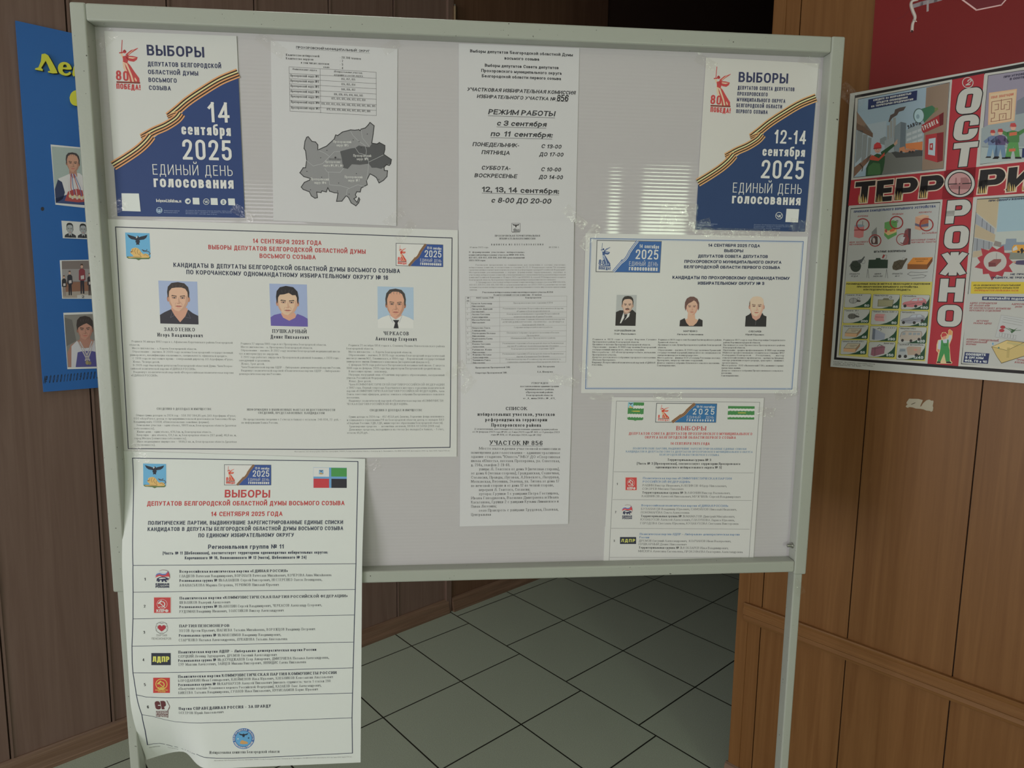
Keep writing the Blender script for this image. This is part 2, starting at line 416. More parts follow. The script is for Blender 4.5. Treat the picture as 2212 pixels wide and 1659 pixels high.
def split_path(pts, cl):
    """cut a stroke where it turns back on itself"""
    n = len(pts)
    if n < 3: return [(pts, False)]
    cut = []
    for i in range(n):
        if not cl and i in (0, n-1): continue
        ax, ay = pts[i][0]-pts[i-1][0], pts[i][1]-pts[i-1][1]; bx2, by2 = pts[(i+1) % n][0]-pts[i][0], pts[(i+1) % n][1]-pts[i][1]
        if (ax*bx2+ay*by2) < -.15*math.hypot(ax, ay)*math.hypot(bx2, by2): cut.append(i)
    if not cut: return [(pts, cl)]
    if cl: return [(pts, True)]
    c = [0]+cut+[n-1]
    return [(pts[c[i]:c[i+1]+1], False) for i in range(len(c)-1)]
class Ink:
    """one printed part: coloured polygons on a sheet"""
    def __init__(s, sheet, name, label=None, parent=None):
        s.sh, s.name, s.label, s.parent = sheet, name, label, parent
        s.V, s.F, s.I, s.M = [], [], [], []
        s.subs = []
        sheet.parts.append(s) if parent is None else parent.subs.append(s)
    def sub(s, name, label=None): return Ink(s.sh, name, label, s)
    def mi(s, col):
        m = ink(col, s.sh.ref) if isinstance(col, tuple) else col
        if m not in s.M: s.M.append(m)
        return s.M.index(m)
    def raw(s, pts, faces, col, layer):
        o = len(s.V); k = s.mi(col)
        s.V += [(a, b, layer) for a, b in pts]
        s.F += [tuple(i+o for i in f) for f in faces]; s.I += [k]*len(faces)
    # --- everything below takes points in a crop (x0,y0,scale) of the photo or through a callable
    def ab(s, crop, x, y):
        if callable(crop): u, v = crop(x, y)
        else: u, v = crop[0]+x/crop[2], crop[1]+y/crop[2]
        return s.sh.un(u, v)
    def poly(s, crop, pts, col, layer=1):
        P = [s.ab(crop, x, y) for x, y in pts]; s.polym(P, col, layer)
    def polym(s, P, col, layer=1):
        mxl = s.sh.fine
        if len(P) == 4 and mxl:
            w = max(math.dist(P[0], P[1]), math.dist(P[2], P[3])); h = max(math.dist(P[1], P[2]), math.dist(P[3], P[0]))
            nu, nv = min(40, int(w/mxl)+1), min(40, int(h/mxl)+1)
            if nu*nv > 1:
                ar = sum(P[i-1][0]*P[i][1]-P[i][0]*P[i-1][1] for i in range(4))
                if ar < 0: P = [P[1], P[0], P[3], P[2]]; nu, nv = nu, nv
                q = lambda x, y: tuple((P[0][i]*(1-x)+P[1][i]*x)*(1-y)+(P[3][i]*(1-x)+P[2][i]*x)*y for i in (0, 1))
                G = [q(i/nu, j/nv) for j in range(nv+1) for i in range(nu+1)]
                s.raw(G, [(j*(nu+1)+i, j*(nu+1)+i+1, (j+1)*(nu+1)+i+1, (j+1)*(nu+1)+i) for j in range(nv) for i in range(nu)], col, layer); return
        if len(P) <= 4 and not mxl:
            ar = sum(P[i-1][0]*P[i][1]-P[i][0]*P[i-1][1] for i in range(len(P)))
            if ar < 0: P = P[::-1]
            s.raw(P, [tuple(range(len(P)))], col, layer); return
        T = tessellate_polygon([[Vector((a, b, 0)) for a, b in P]])
        fs = []
        for i, j, k in T:
            cr = (P[j][0]-P[i][0])*(P[k][1]-P[i][1])-(P[j][1]-P[i][1])*(P[k][0]-P[i][0])
            fs.append((i, j, k) if cr > 0 else (i, k, j))
        if mxl:
            P = list(P); st = fs; fs = []
            while st:
                t = st.pop(); L = [(math.dist(P[t[i]], P[t[(i+1) % 3]]), i) for i in range(3)]; m = max(L)
                if m[0] <= mxl or len(P) > 4000: fs.append(t); continue
                i = m[1]; a, b, c = t[i], t[(i+1) % 3], t[(i+2) % 3]
                P.append(((P[a][0]+P[b][0])/2, (P[a][1]+P[b][1])/2)); n = len(P)-1
                st += [(a, n, c), (n, b, c)]
        s.raw(P, fs, col, layer)
    def rect(s, crop, x0, y0, x1, y1, col, layer=1):
        s.poly(crop, [(x0, y0), (x1, y0), (x1, y1), (x0, y1)], col, layer)
    def disc(s, crop, x, y, rx, col, layer=1, ry=None, n=20, r0=0):
        ry = ry or rx
        P = [s.ab(crop, x+rx*math.cos(2*math.pi*i/n), y+ry*math.sin(2*math.pi*i/n)) for i in range(n)]
        if not r0: s.polym(P, col, layer); return
        Q = [s.ab(crop, x+rx*r0*math.cos(2*math.pi*i/n), y+ry*r0*math.sin(2*math.pi*i/n)) for i in range(n)]
        s.raw(P+Q, [(i, i+n, (i+1) % n+n, (i+1) % n) for i in range(n)], col, layer)
    def line(s, crop, pts, w, col, layer=1, closed=False, sub=1):
        """w in crop pixels"""
        P = [s.ab(crop, x, y) for x, y in pts]
        x, y = pts[0]; a = s.ab(crop, x, y); b = s.ab(crop, x+1, y)
        s.linem(P, w*math.hypot(a[0]-b[0], a[1]-b[1]), col, layer, closed, sub)
    def linem(s, P, w, col, layer=1, closed=False, sub=1):
        n = len(P)
        for i in range(n if closed else n-1):
            A, B = P[i], P[(i+1) % n]
            dx, dy = B[0]-A[0], B[1]-A[1]; L = math.hypot(dx, dy)
            if L < 1e-7: continue
            dx, dy = dx/L, dy/L; e = w/2 if (closed or (0 < i < n-2)) else (w/4)
            A2 = (A[0]-dx*e, A[1]-dy*e); B2 = (B[0]+dx*e, B[1]+dy*e)
            nx, ny = -dy*w/2, dx*w/2
            pts = []
            if s.sh.fine: sub = max(1, int((L+2*e)/s.sh.fine)+1)
            for k in range(sub+1):
                t = k/sub; x, y = A2[0]+(B2[0]-A2[0])*t, A2[1]+(B2[1]-A2[1])*t
                pts += [(x-nx, y-ny), (x+nx, y+ny)]
            s.raw(pts, [(2*k, 2*k+2, 2*k+3, 2*k+1) for k in range(sub)], col, layer)
    def ribbon(s, P, w, cols, layer=1, taper=None):
        """P plane points, stripes across the width"""
        n = len(P); Nn = []
        for i in range(n):
            A, B = P[max(0, i-1)], P[min(n-1, i+1)]
            dx, dy = B[0]-A[0], B[1]-A[1]; L = math.hypot(dx, dy); Nn.append((-dy/L, dx/L))
        m = len(cols)
        for j, c in enumerate(cols):
            a, b = -.5+j/m, -.5+(j+1)/m; pts = []
            for i in range(n):
                ww = w*(taper[i] if taper else 1)
                pts += [(P[i][0]+Nn[i][0]*a*ww, P[i][1]+Nn[i][1]*a*ww), (P[i][0]+Nn[i][0]*b*ww, P[i][1]+Nn[i][1]*b*ww)]
            s.raw(pts, [(2*i, 2*i+2, 2*i+3, 2*i+1) for i in range(n-1)], c, layer)
    def text(s, crop, txt, xl, yl, xr, yr, h, font, col, layer=2, under=None, grow=0.0, lo=.45, hi=1.4, hscale=None):
        """baseline (xl,yl)-(xr,yr) and capital height h in crop pixels"""
        A = s.ab(crop, xl, yl); B = s.ab(crop, xr, yr)
        mx, my = (xl+xr)/2, (yl+yr)/2
        T0 = s.ab(crop, mx, my); T1 = s.ab(crop, mx, my-h)
        H = math.hypot(T1[0]-T0[0], T1[1]-T0[1])
        s.textm(A, B, H, txt, font, col, layer, grow, lo, hi)
        if under:
            o = h*under
            s.line(crop, [(xl, yl+o), (xr, yr+o)], max(1.0, h*.07), col, layer)
    def textm(s, A, B, H, txt, font, col, layer=2, grow=0.0, lo=.45, hi=1.4):
        wv, wh, sq, ser, slant, xh, gap, wf = FONTS[font]
        dx, dy = B[0]-A[0], B[1]-A[1]; L = math.hypot(dx, dy); dx, dy = dx/L, dy/L
        ux, uy = -dy, dx
        small = H < .0035
        seg = 2 if small else (3 if H < .008 else 6)
        GAP, SP = gap*H, (.36 if ser else .44)*H
        def nat(sx): return sum((SP if c == ' ' else glyph_strokes(c, font, H, sx)[1]+GAP) for c in txt)-GAP
        n1 = nat(1.0); fixed = sum(GAP for c in txt if c != ' ')+SP*txt.count(' ')-GAP
        sx = (L-fixed)/max(1e-9, n1-fixed); sx = max(lo, min(hi, sx))
        rest = L-nat(sx); ns = txt.count(' ')
        if ns: SP += rest/ns; eg = 0
        else: eg = rest/max(1, len(txt)-1)
        if SP < .2*H:
            SP0 = SP; SP = .22*H; eg = (SP0-SP)*ns/max(1, len(txt)-1)
        pen = 0.0; k = s.mi(col)
        for ch in txt:
            if ch == ' ': pen += SP+eg; continue
            st, adv, SV, SH = glyph_strokes(ch, font, H, sx)
            f = 1.0
            top = max([p[1] for q, c in st for p in q], default=0)+SH/2
            jit = 0
            for q, cl in st:
                pts = round_path(q, cl, 0 if ch in '()' else sq, seg) if any(p[2] for p in q) else [(p[0], p[1]) for p in q]
                for pc, pcl in split_path(pts, cl):
                    self_w = []
                    n = len(pc); m = n if pcl else n-1
                    D = []
                    for i in range(m):
                        P0, P1 = pc[i], pc[(i+1) % n]
                        ex, ey = P1[0]-P0[0], P1[1]-P0[1]; l = math.hypot(ex, ey) or 1e-9
                        ex, ey = ex/l, ey/l
                        w = (SV*abs(ey)+SH*abs(ex))/max(1e-6, abs(ey)+abs(ex)) + 2*grow*H
                        D.append((ex, ey, w/2, l))
                    Lf, Rt = [], []
                    for i in range(n):
                        if not pcl and i in (0, n-1):
                            ex, ey, w, l = D[0] if i == 0 else D[-1]
                            ext = (SH*abs(ey)+SV*abs(ex))/2/max(1e-6, abs(ey)+abs(ex)) + grow*H
                            x, y = pc[i]; sg = -1 if i == 0 else 1
                            x, y = x+sg*ex*ext, y+sg*ey*ext
                            l_, r_ = [x-ey*w, y+ex*w], [x+ey*w, y-ex*w]
                            if abs(ex) > .2 and abs(ey) > .2:
                                ly, hy = -grow*H, top+grow*H
                                if 0 <= pc[i][1] <= top: l_[1] = min(max(l_[1], ly), hy); r_[1] = min(max(r_[1], ly), hy)
                            Lf.append(l_); Rt.append(r_); continue
                        a_, b_ = D[i-1], D[i % m]
                        x, y = pc[i]
                        cr = a_[0]*b_[1]-a_[1]*b_[0]
                        def off(sgn):
                            # meeting point of the two offset edges
                            ax, ay = x-sgn*a_[1]*a_[2], y+sgn*a_[0]*a_[2]
                            bx2, by2 = x-sgn*b_[1]*b_[2], y+sgn*b_[0]*b_[2]
                            if abs(cr) < .02: return [(ax+bx2)/2, (ay+by2)/2]
                            t_ = ((bx2-ax)*b_[1]-(by2-ay)*b_[0])/cr
                            lim_ = 2.2*max(a_[2], b_[2])
                            t_ = max(-lim_, min(lim_, t_))
                            return [ax+a_[0]*t_, ay+a_[1]*t_]
                        Lf.append(off(1)); Rt.append(off(-1))
                    for i in range(m):
                        j = (i+1) % n
                        s._quad([Rt[i], Rt[j], Lf[j], Lf[i]], A, dx, dy, ux, uy, pen, slant, k, layer+jit*.12)
                    jit += 1
                if ser and not cl and abs(pts[0][0]-pts[-1][0])+abs(pts[0][1]-pts[-1][1]) > 1e-6:
                    for (P0, P1) in ((pts[0], pts[1]), (pts[-1], pts[-2])):
                        if abs(P1[1]-P0[1]) > 1.2*abs(P1[0]-P0[0]) and (abs(P0[1]-SH/2) < .02*H or abs(P0[1]-(top-SH/2)) < .03*H or P0[1] < -.1*H):
                            y0 = P0[1]-SH/2; hw = SV/2+ser*H
                            Q = [(P0[0]-hw, y0), (P0[0]+hw, y0), (P0[0]+hw, y0+SH), (P0[0]-hw, y0+SH)]
                            s._quad(Q, A, dx, dy, ux, uy, pen, slant, k, layer+jit*.12); jit += 1
            pen += adv+GAP+eg
    def _quad(s, Q, A, dx, dy, ux, uy, pen, slant, k, layer):
        o = len(s.V)
        for x, y in Q:
            x = x+pen+slant*y
            s.V.append((A[0]+dx*x+ux*y, A[1]+dy*x+uy*y, layer))
        s.F.append((o, o+1, o+2, o+3)); s.I.append(k)
    def para(s, crop, TL, TR, BL, BR, lines, h, font, col, layer=2, lo=.45, hi=1.4):
        """TL..BR: first and last baselines; lines: (text, start fraction, end fraction) or a plain justified string"""
        n = len(lines)
        for i, ln in enumerate(lines):
            if ln is None: continue
            t, a, b = (ln, 0, 1) if isinstance(ln, str) else ln
            q = i/(n-1) if n > 1 else 0
            lx, ly = TL[0]+(BL[0]-TL[0])*q, TL[1]+(BL[1]-TL[1])*q
            rx, ry = TR[0]+(BR[0]-TR[0])*q, TR[1]+(BR[1]-TR[1])*q
            s.text(crop, t, lx+(rx-lx)*a, ly+(ry-ly)*a, lx+(rx-lx)*b, ly+(ry-ly)*b, h, font, col, layer, lo=lo, hi=hi)
    def build(s, root, parent=None):
        sh = s.sh
        vs = [sh.at(a, b, sh.step*l) for a, b, l in s.V]
        o = mesh_obj(s.name, vs, s.F, s.M, parent or root, s.I)
        if s.label: o['label'] = s.label
        for q in s.subs: q.build(root, o)
        return o
class Sheet:
    def __init__(s, plane, name, label, cat, corners, h0, col=(182, 179, 174), ref=None, thick=.00025, group=None, bump=None, nx=2, ny=2, part='sheet', rough=.5, fine=0, shift=None, plane_corners=None):
        s.pl, s.name, s.label, s.cat, s.h0, s.ref, s.group, s.bump = plane, name, label, cat, h0, ref, group, bump
        s.col, s.thick, s.nx, s.ny, s.part_name, s.rough = col, thick, nx, ny, part, rough
        s.fine = fine or (.05 if bump else 0); s.shift = shift
        s.parts = []; s.step = .0001 if fine else .00005
        s.C = plane_corners or [s.un(*p) for p in corners]
    def hh(s, a, b): return s.h0+(s.bump(a, b) if s.bump else 0)
    def un(s, u, v):
        h = s.h0; a, b = s.pl.un(u, v, h)
        if s.bump:
            for _ in range(14):
                h = h*.4+.6*s.hh(a, b); a2, b = s.pl.un(u, v, h)
                a = a2-(s.shift(a, b) if s.shift else 0)
        return a, b
    def at(s, a, b, dh=0): return s.pl.at(a+(s.shift(a, b) if s.shift else 0), b, s.hh(a, b)+dh)
    def part(s, name, label=None): return Ink(s, name, label)
    def st(s, x, y):
        TL, TR, BR, BL = s.C
        return tuple((TL[i]*(1-x)+TR[i]*x)*(1-y)+(BL[i]*(1-x)+BR[i]*x)*y for i in (0, 1))
    def build(s, mat=None):
        TL, TR, BR, BL = s.C
        mid = s.at((BL[0]+BR[0])/2, (BL[1]+BR[1])/2)
        root = empty(s.name, mid, s.label, s.cat, s.group)
        V, Fc = [], []; nx, ny = s.nx, s.ny
        for back in (0, 1):
            for j in range(ny):
                for i in range(nx):
                    a, b = s.st(i/(nx-1), j/(ny-1)); V.append(s.at(a, b, -s.thick*back))
        o = nx*ny
        for j in range(ny-1):
            for i in range(nx-1):
                p = j*nx+i
                Fc.append((p, p+nx, p+nx+1, p+1)); Fc.append((o+p, o+p+1, o+p+nx+1, o+p+nx))
        edge = [i for i in range(nx)] + [j*nx+nx-1 for j in range(1, ny)] + [(ny-1)*nx+i for i in range(nx-2, -1, -1)] + [j*nx for j in range(ny-2, 0, -1)]
        for i in range(len(edge)):
            p, q = edge[i], edge[(i+1) % len(edge)]
            n = len(V); V += [V[p], V[q], V[o+q], V[o+p]]
            Fc.append((n, n+1, n+2, n+3))
        m = mat or ink(s.col, s.ref, s.rough)
        b = mesh_obj(s.part_name, V, Fc, [m], root)
        if s.bump:
            b.data.polygons.foreach_set('use_smooth', [f < 2*(nx-1)*(ny-1) for f in range(len(Fc))])
        for p in s.parts: p.build(root)
        s.root = root
        return root
def quadmap(crop, q):
    """unit square (x right, y down) onto four crop points TL,TR,BR,BL"""
    def fn(x, y):
        u = (q[0][0]*(1-x)+q[1][0]*x)*(1-y)+(q[3][0]*(1-x)+q[2][0]*x)*y
        v = (q[0][1]*(1-x)+q[1][1]*x)*(1-y)+(q[3][1]*(1-x)+q[2][1]*x)*y
        return (crop[0]+u/crop[2], crop[1]+v/crop[2])
    return fn
# ------------------------------------------------------------------ the room
def struct(o): o['kind'] = 'structure'; return o
TA = math.radians(-48.037)
FA = Vector((math.cos(TA), math.sin(TA), 0)); FB = Vector((-math.sin(TA), math.cos(TA), 0))
E1E = 5.2                                          # the passage beyond the right wall ends here
# floor: object axes follow the tile courses so that the tile pattern sits where it was laid
me = bpy.data.meshes.new('floor')
q = [room(B1-.15, B2-.15, 0), room(E1E, B2-.15, 0), room(E1E, R2+.15, 0), room(B1-.15, R2+.15, 0)]
me.from_pydata([(v.dot(FA), v.dot(FB), 0) for v in q] + [(v.dot(FA), v.dot(FB), -.1) for v in q], [],
               [(0, 1, 2, 3), (7, 6, 5, 4), (0, 4, 5, 1), (1, 5, 6, 2), (2, 6, 7, 3), (3, 7, 4, 0)])
me.materials.append(M_FLOOR)
fo = bpy.data.objects.new('floor', me); COL.objects.link(fo); fo.rotation_euler = (0, 0, TA); struct(fo)
O = Vector((0, 0, 0)); EZ = Vector((0, 0, 1))
FR = (O, E1, E2, EZ)
struct(box_obj('ceiling', FR, (B1-.15, B2-.15, CEIL), (R1+.16, R2+.15, CEIL+.1), M_PLAST))
struct(box_obj('ceiling_passage', FR, (R1+.16, B2-.15, CEIL+.6), (E1E+.12, R2+.15, CEIL+.7), M_DARKW))  # passage ceiling, coloured dark to stand for shade
struct(box_obj('trim_4', FR, (R1+.14, B2-.15, CEIL), (R1+.18, R2+.15, CEIL+.7), M_DARKW))

def vplane(P, u):                                  # plane coordinate along X of a photo column at a photo row
    return P.un(*u)[0]
def boarded_wall(name, P, a0, a1, seams, thick, mat, groove=.005, z1=CEIL, depth=.006, bead=0.0):
    """laminate boards side by side with open V joints, on a solid back"""
    V, Fc, I = [], [], []
    def add(lo, hi, k):
        v, f = box_vf(P.base-EZ*CAM_H, P.X, P.n, EZ, lo, hi); o = len(V)
        V.extend(v); Fc.extend([tuple(i+o for i in t) for t in f]); I.extend([k]*len(f))
    add((a0, depth, 0), (a1, thick, z1), 1)
    e = [a0]+[s for s in sorted(seams) if a0 < s < a1]+[a1]
    for i in range(len(e)-1):
        l = e[i]+(groove/2 if i else 0); r = e[i+1]-(groove/2 if i < len(e)-2 else 0)
        add((l, 0, 0), (r, depth, z1), 0)
        if bead and i:
            add((l, -.0035, 0), (l+bead, depth, z1), 2)
    o = mesh_obj(name, V, Fc, [mat, M_DARKW, mat], None, I, loc=P.base+P.X*((a0+a1)/2)-EZ*CAM_H)
    return struct(o)
LS = [vplane(PL, p) for p in ((11, 1500), (218, 1200), (359, 8), (548, 10), (709, 14), (849, 10))]
sp = .30
LS += [LS[0]-sp*k for k in range(1, 14)]
door_a = vplane(PL, (961, 1270))                   # the frame of the door at the end of the boarded part
boarded_wall('wall_left', PL, B1-.15, door_a, LS, .12, M_WOODL, .004, bead=.006)
RS = [vplane(PR, p) for p in ((1729, 40), (1877.5, 806.5), (2100, 1050))]
RS += [RS[2]+(RS[2]-RS[1])*k for k in range(1, 12)]
re_a = vplane(PR, (1577, 1637))                    # free end of the right wall
boarded_wall('wall_right', PR, re_a, -B2+.15, RS, .14, M_WOODR, .0028)
FRR = (PR.base-EZ*CAM_H, PR.X, PR.n, EZ)
FRL = (PL.base-EZ*CAM_H, PL.X, PL.n, EZ)
# thin corner strip on the free end of the right wall
struct(box_obj('trim_1', FRR, (re_a-.004, -.003, 0), (re_a+vplane(PR, (1700, 40))-vplane(PR, (1676, 40)), .143, CEIL), M_WOODR, bev=.001))
# chair rail
zr = PR.un(1900, 1404)[1]+CAM_H; zr2 = PR.un(1900, 1452)[1]+CAM_H
ra = vplane(PR, (1612, 1292))
def moulding(name, fr, prof, a0, a1, mat):
    """profile (out, z) extruded along the wall"""
    o, ax, an, az = fr; n = len(prof)
    V = [o+ax*a-an*d+az*z for a in (a0, a1) for d, z in prof]
    Fc = [(i, (i+1) % n, n+(i+1) % n, n+i) for i in range(n)]+[tuple(reversed(range(n))), tuple(range(n, 2*n))]
    ob = mesh_obj(name, V, Fc, [mat], None, loc=sum(V, Vector())/len(V))
    bm = __import__('bmesh').new(); bm.from_mesh(ob.data); __import__('bmesh').ops.recalc_face_normals(bm, faces=bm.faces); bm.to_mesh(ob.data); bm.free()
    return struct(ob)
dz = zr-zr2
moulding('trim_2', FRR, [(0, zr2), (.006, zr2), (.010, zr2+.16*dz), (.009, zr2+.34*dz), (.014, zr2+.42*dz), (.014, zr2+.72*dz), (.011, zr2+.8*dz), (.013, zr2+.95*dz), (.010, zr), (0, zr)], ra, -B2, M_RAIL)
SK = [(0, 0), (.022, 0), (.023, .012), (.016, .030), (.015, .048), (.010, .060), (.004, .064), (0, .064)]
moulding('baseboard_right', FRR, SK, re_a-.01, -B2, M_SKIRT)
moulding('baseboard_left', FRL, SK, B1, door_a+.012, M_SKIRT)
# door frame strip, hinge, and the leaf of the open door that lies along the passage
struct(box_obj('trim_3', FRL, (door_a, -.012, 0), (door_a+.030, .12, CEIL), M_WOODL, bev=.002))
leaf0, leaf1 = door_a+.034, door_a+1.02
dr = struct(box_obj('door_1', FRL, (leaf0, -.004, .012), (leaf1, .036, CEIL), M_DOORW, bev=.003))
moulding('baseboard_back', FRL, [(d+.004, z) for d, z in SK], leaf0, leaf1, M_SKIRT)
ha, hz = PL.un(980, 33); hz += CAM_H
hp = lambda z: PL.base-EZ*CAM_H+PL.X*(door_a+.032)-PL.n*.016+EZ*z
hg = cyl_obj('hinge', hp(hz-.055), hp(hz+.028), .009, M_BRASS, dr)
hg['label'] = 'brass hinge barrel'
pin = cyl_obj('hinge_pin', hp(hz+.029), hp(hz+.036), .0035, M_STEEL, hg)
# passage beyond, its shade put into the dark wall colour
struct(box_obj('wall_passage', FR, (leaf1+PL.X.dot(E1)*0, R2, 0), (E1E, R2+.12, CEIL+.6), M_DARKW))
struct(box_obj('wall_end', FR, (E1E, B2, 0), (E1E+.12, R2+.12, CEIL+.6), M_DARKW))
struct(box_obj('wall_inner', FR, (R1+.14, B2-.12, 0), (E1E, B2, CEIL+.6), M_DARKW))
lamp = box_obj('added_ceiling_lamp', (FILL_LAMP, E1, E2, EZ), (-.31, -.31, 0), (.31, .31, .075), M_WFRAME, bev=.004, loc=FILL_LAMP)  # housing of the added fill light
tag(lamp, 'square white ceiling lamp added to brighten the floor behind the stand', 'lamp')
# window walls behind the camera
def window_wall(name, fr, lo, hi, wins, z0, z1, wi, mat):
    """fr axes: along the wall, out of the room, up; wins (centre, width)"""
    V, Fc = [], []
    def add(a, b, c, d):
        v, f = box_vf(*fr, (a, 0, c), (b, .15, d)); o = len(V); V.extend(v); Fc.extend([tuple(i+o for i in t) for t in f])
    x = lo
    for c, w in sorted(wins):
        add(x, c-w/2, 0, CEIL); add(c-w/2, c+w/2, 0, z0); add(c-w/2, c+w/2, z1, CEIL); x = c+w/2
    add(x, hi, 0, CEIL)
    struct(mesh_obj(name, V, Fc, [mat], loc=sum(V, Vector())/len(V)))
    for k, (c, w) in enumerate(sorted(wins)):
        V, Fc = [], []
        def fr_(a, b, cc, d):
            v, f = box_vf(*fr, (a, .0, cc), (b, .05, d)); o = len(V); V.extend(v); Fc.extend([tuple(i+o for i in t) for t in f])
        t = .05 if w > .8 else .03
        fr_(c-w/2, c-w/2+t, z0, z1); fr_(c+w/2-t, c+w/2, z0, z1); fr_(c-w/2+t, c+w/2-t, z0, z0+t); fr_(c-w/2+t, c+w/2-t, z1-t, z1)
        if w > .8: fr_(c-.03, c+.03, z0+t, z1-t)
        struct(mesh_obj('window_%d' % (wi+k), V, Fc, [M_WFRAME], loc=sum(V, Vector())/len(V)))
window_wall('wall_back', (E1*B1, E2, -E1, EZ), B2-.15, R2+.15, WIN1, .22, 2.02, 1, M_PLAST)
window_wall('wall_front', (E2*B2, E1, -E2, EZ), B1, R1, WIN2, 0.92, 2.16, 3, M_PLAST)

# ------------------------------------------------------------------ the display stand
DEP = .025                                         # the frame stands this far in front of the panel
def fa(u, v): return PB.un(u, v, DEP)
TLf, TRf, BLf, BRf = fa(148, 3), fa(1827.3, 77.8), fa(243.3, 1280), fa(1742, 1241.6)
x0, x1 = (TLf[0]+BLf[0])/2, (TRf[0]+BRf[0])/2
zt = (TLf[1]+TRf[1])/2; zb = (BLf[1]+BRf[1])/2
TW = .025
FRB = (PB.base, PB.X, PB.n, PB.Z)
st_root = empty('display_stand', PB.base+PB.X*((x0+x1)/2)-Vector((0, 0, CAM_H))+PB.n*.0, 'pale grey-green metal stand with a white plastic panel covered in election notices', 'display stand')
tube_b = .020                                      # tube goes this far behind the panel face
for a in (x0, x1-TW):
    p = box_obj('post', FRB, (a, -DEP, zb), (a+TW, tube_b, zt), M_PAINT, st_root, .0035)
rt = fa(900, 37)[1]-fa(900, 60)[1]
zr0 = fa(900, 1232)[1]; zr1 = fa(900, 1257.5)[1]
ztr = fa(900, 75)[1]
box_obj('rail', FRB, (x0+TW-.0005, -DEP, ztr), (x1-TW+.0005, tube_b, zt-.0008), M_PAINT, st_root, .0035)
box_obj('rail', FRB, (x0+TW-.0005, -DEP, zr1), (x1-TW+.0005, tube_b, zr0), M_PAINT, st_root, .0035)
zfl = -CAM_H/PB.Z.z                                # down to the floor, measured along the stand
for a, s in ((x0+.005, 1), (x1-.005-.0175, -1)):
    lg = box_obj('leg', FRB, (a, -DEP+.004, zfl+.004), (a+.0175, tube_b-.016, zb+.02), M_PAINT, st_root, .003)
    ft = box_obj('foot', FRB, (a-.002, -.20, zfl+.0005), (a+.0195, .20, zfl+.026), M_PAINT, lg, .003)
# corrugated twin-wall panel: shallow horizontal flutes
pit = .0063; V, Fc = [], []
zz = zr0-.004; k = 0; rows = []
n6 = 6
amp = 5.5e-5
while zz < ztr+.004:
    for i in range(n6):
        t = i/n6; rows.append((zz+t*pit, amp*math.cos(2*math.pi*t)))
    zz += pit
for zc, hgt in rows:
    for a in (x0+.012, x1-.012): V.append(PB.at(a, zc, hgt-.0002))
Fc = [(2*i, 2*i+1, 2*i+3, 2*i+2) for i in range(len(rows)-1)]
o = len(V)
for zc in (rows[0][0], rows[-1][0]):
    for a in (x0+.012, x1-.012): V.append(PB.at(a, zc, -.006))
Fc += [(o, o+2, o+3, o+1)]
pn = mesh_obj('panel', V, Fc, [M_PANEL], st_root); pn['label'] = 'white fluted plastic panel'
pn.data.polygons.foreach_set('use_smooth', [i < len(Fc)-1 for i in range(len(Fc))])
# bolt that clamps the panel, low on the right post
ba, bz = fa(1714, 1184)
P0 = PB.at(x1-TW+.002, bz, DEP*.45)
bolt = cyl_obj('bolt', P0, P0-PB.X*.013, .0034, M_STEEL, st_root, 14)
cyl_obj('nut', P0-PB.X*.0005, P0-PB.X*.0055, .0062, M_STEEL, bolt, 6)
# ------------------------------------------------------------------ printed marks used on several sheets
NAVY, RED, BLK, GRY, WHT = (42, 45, 72), (158, 55, 55), (48, 47, 50), (92, 90, 90), (206, 206, 206)
def statue(p, m, red, pale, layer=2, bar=(110, 50, 42), txt=True):
    """woman with a sword above the figures 80; unit box"""
    L = layer
    P = lambda pts, c, l=L: p.poly(m, pts, c, l)
    P([(.255, .0), (.285, .0), (.25, .27), (.215, .27)], red)                                     # sword
    P([(.14, .25), (.30, .24), (.30, .265), (.14, .275)], red)
    P([(.19, .26), (.27, .27), (.33, .34), (.42, .33), (.40, .40), (.28, .37), (.21, .31)], pale)   # sword arm
    p.disc(m, .36, .235, .075, red, L+1, .034)                                                    # head
    P([(.30, .215), (.36, .19), (.43, .22), (.41, .25)], red, L+1)
    P([(.40, .29), (.62, .20), (.78, .175), (.92, .145), (.90, .165), (.80, .20), (.64, .255), (.47, .33)], red, L+1)  # reaching arm
    P([(.52, .27), (.70, .20), (.80, .18), (.70, .215), (.50, .30)], pale, L+2)
    P([(.28, .33), (.45, .31), (.52, .40), (.46, .47), (.30, .44)], red, L+1)                       # chest
    P([(.38, .31), (.70, .315), (.90, .335), (.86, .39), (.74, .43), (.56, .42), (.44, .37)], red, L+1)  # cloak
    P([(.52, .335), (.84, .345), (.70, .37), (.54, .36)], pale, L+2)
    P([(.27, .42), (.45, .40), (.58, .50), (.74, .62), (.95, .755), (.97, .835), (.50, .835), (.42, .70), (.30, .56)], pale, L)   # skirt
    P([(.44, .44), (.58, .50), (.76, .63), (.96, .76), (.97, .835), (.74, .835), (.66, .70), (.54, .56)], red, L+1)
    P([(.36, .46), (.50, .60), (.60, .72), (.66, .835), (.58, .835), (.52, .70), (.40, .55)], red, L+1)
    P([(.66, .70), (.72, .835), (.69, .835), (.62, .70)], pale, L+2)
    P([(.78, .74), (.86, .80), (.83, .835), (.76, .78)], pale, L+2)
    P([(0.02, .835), (.99, .835), (.99, .868), (.02, .868)], bar, L+1)
    if txt:
        p.text(m, '80', .0, .815, .52, .825, .20, 'cond', red, L+1, lo=.4)
        p.text(m, 'ПОБЕДА!', .02, .985, 1.0, .995, .105, 'cond', red, L+1, lo=.3, grow=.02)
RB = [(24, 17, 12), (196, 140, 92)]
def stripes(n=7, a=(186, 132, 88), b=(52, 34, 26)): return [(a if i % 2 == 0 else b) for i in range(n)]
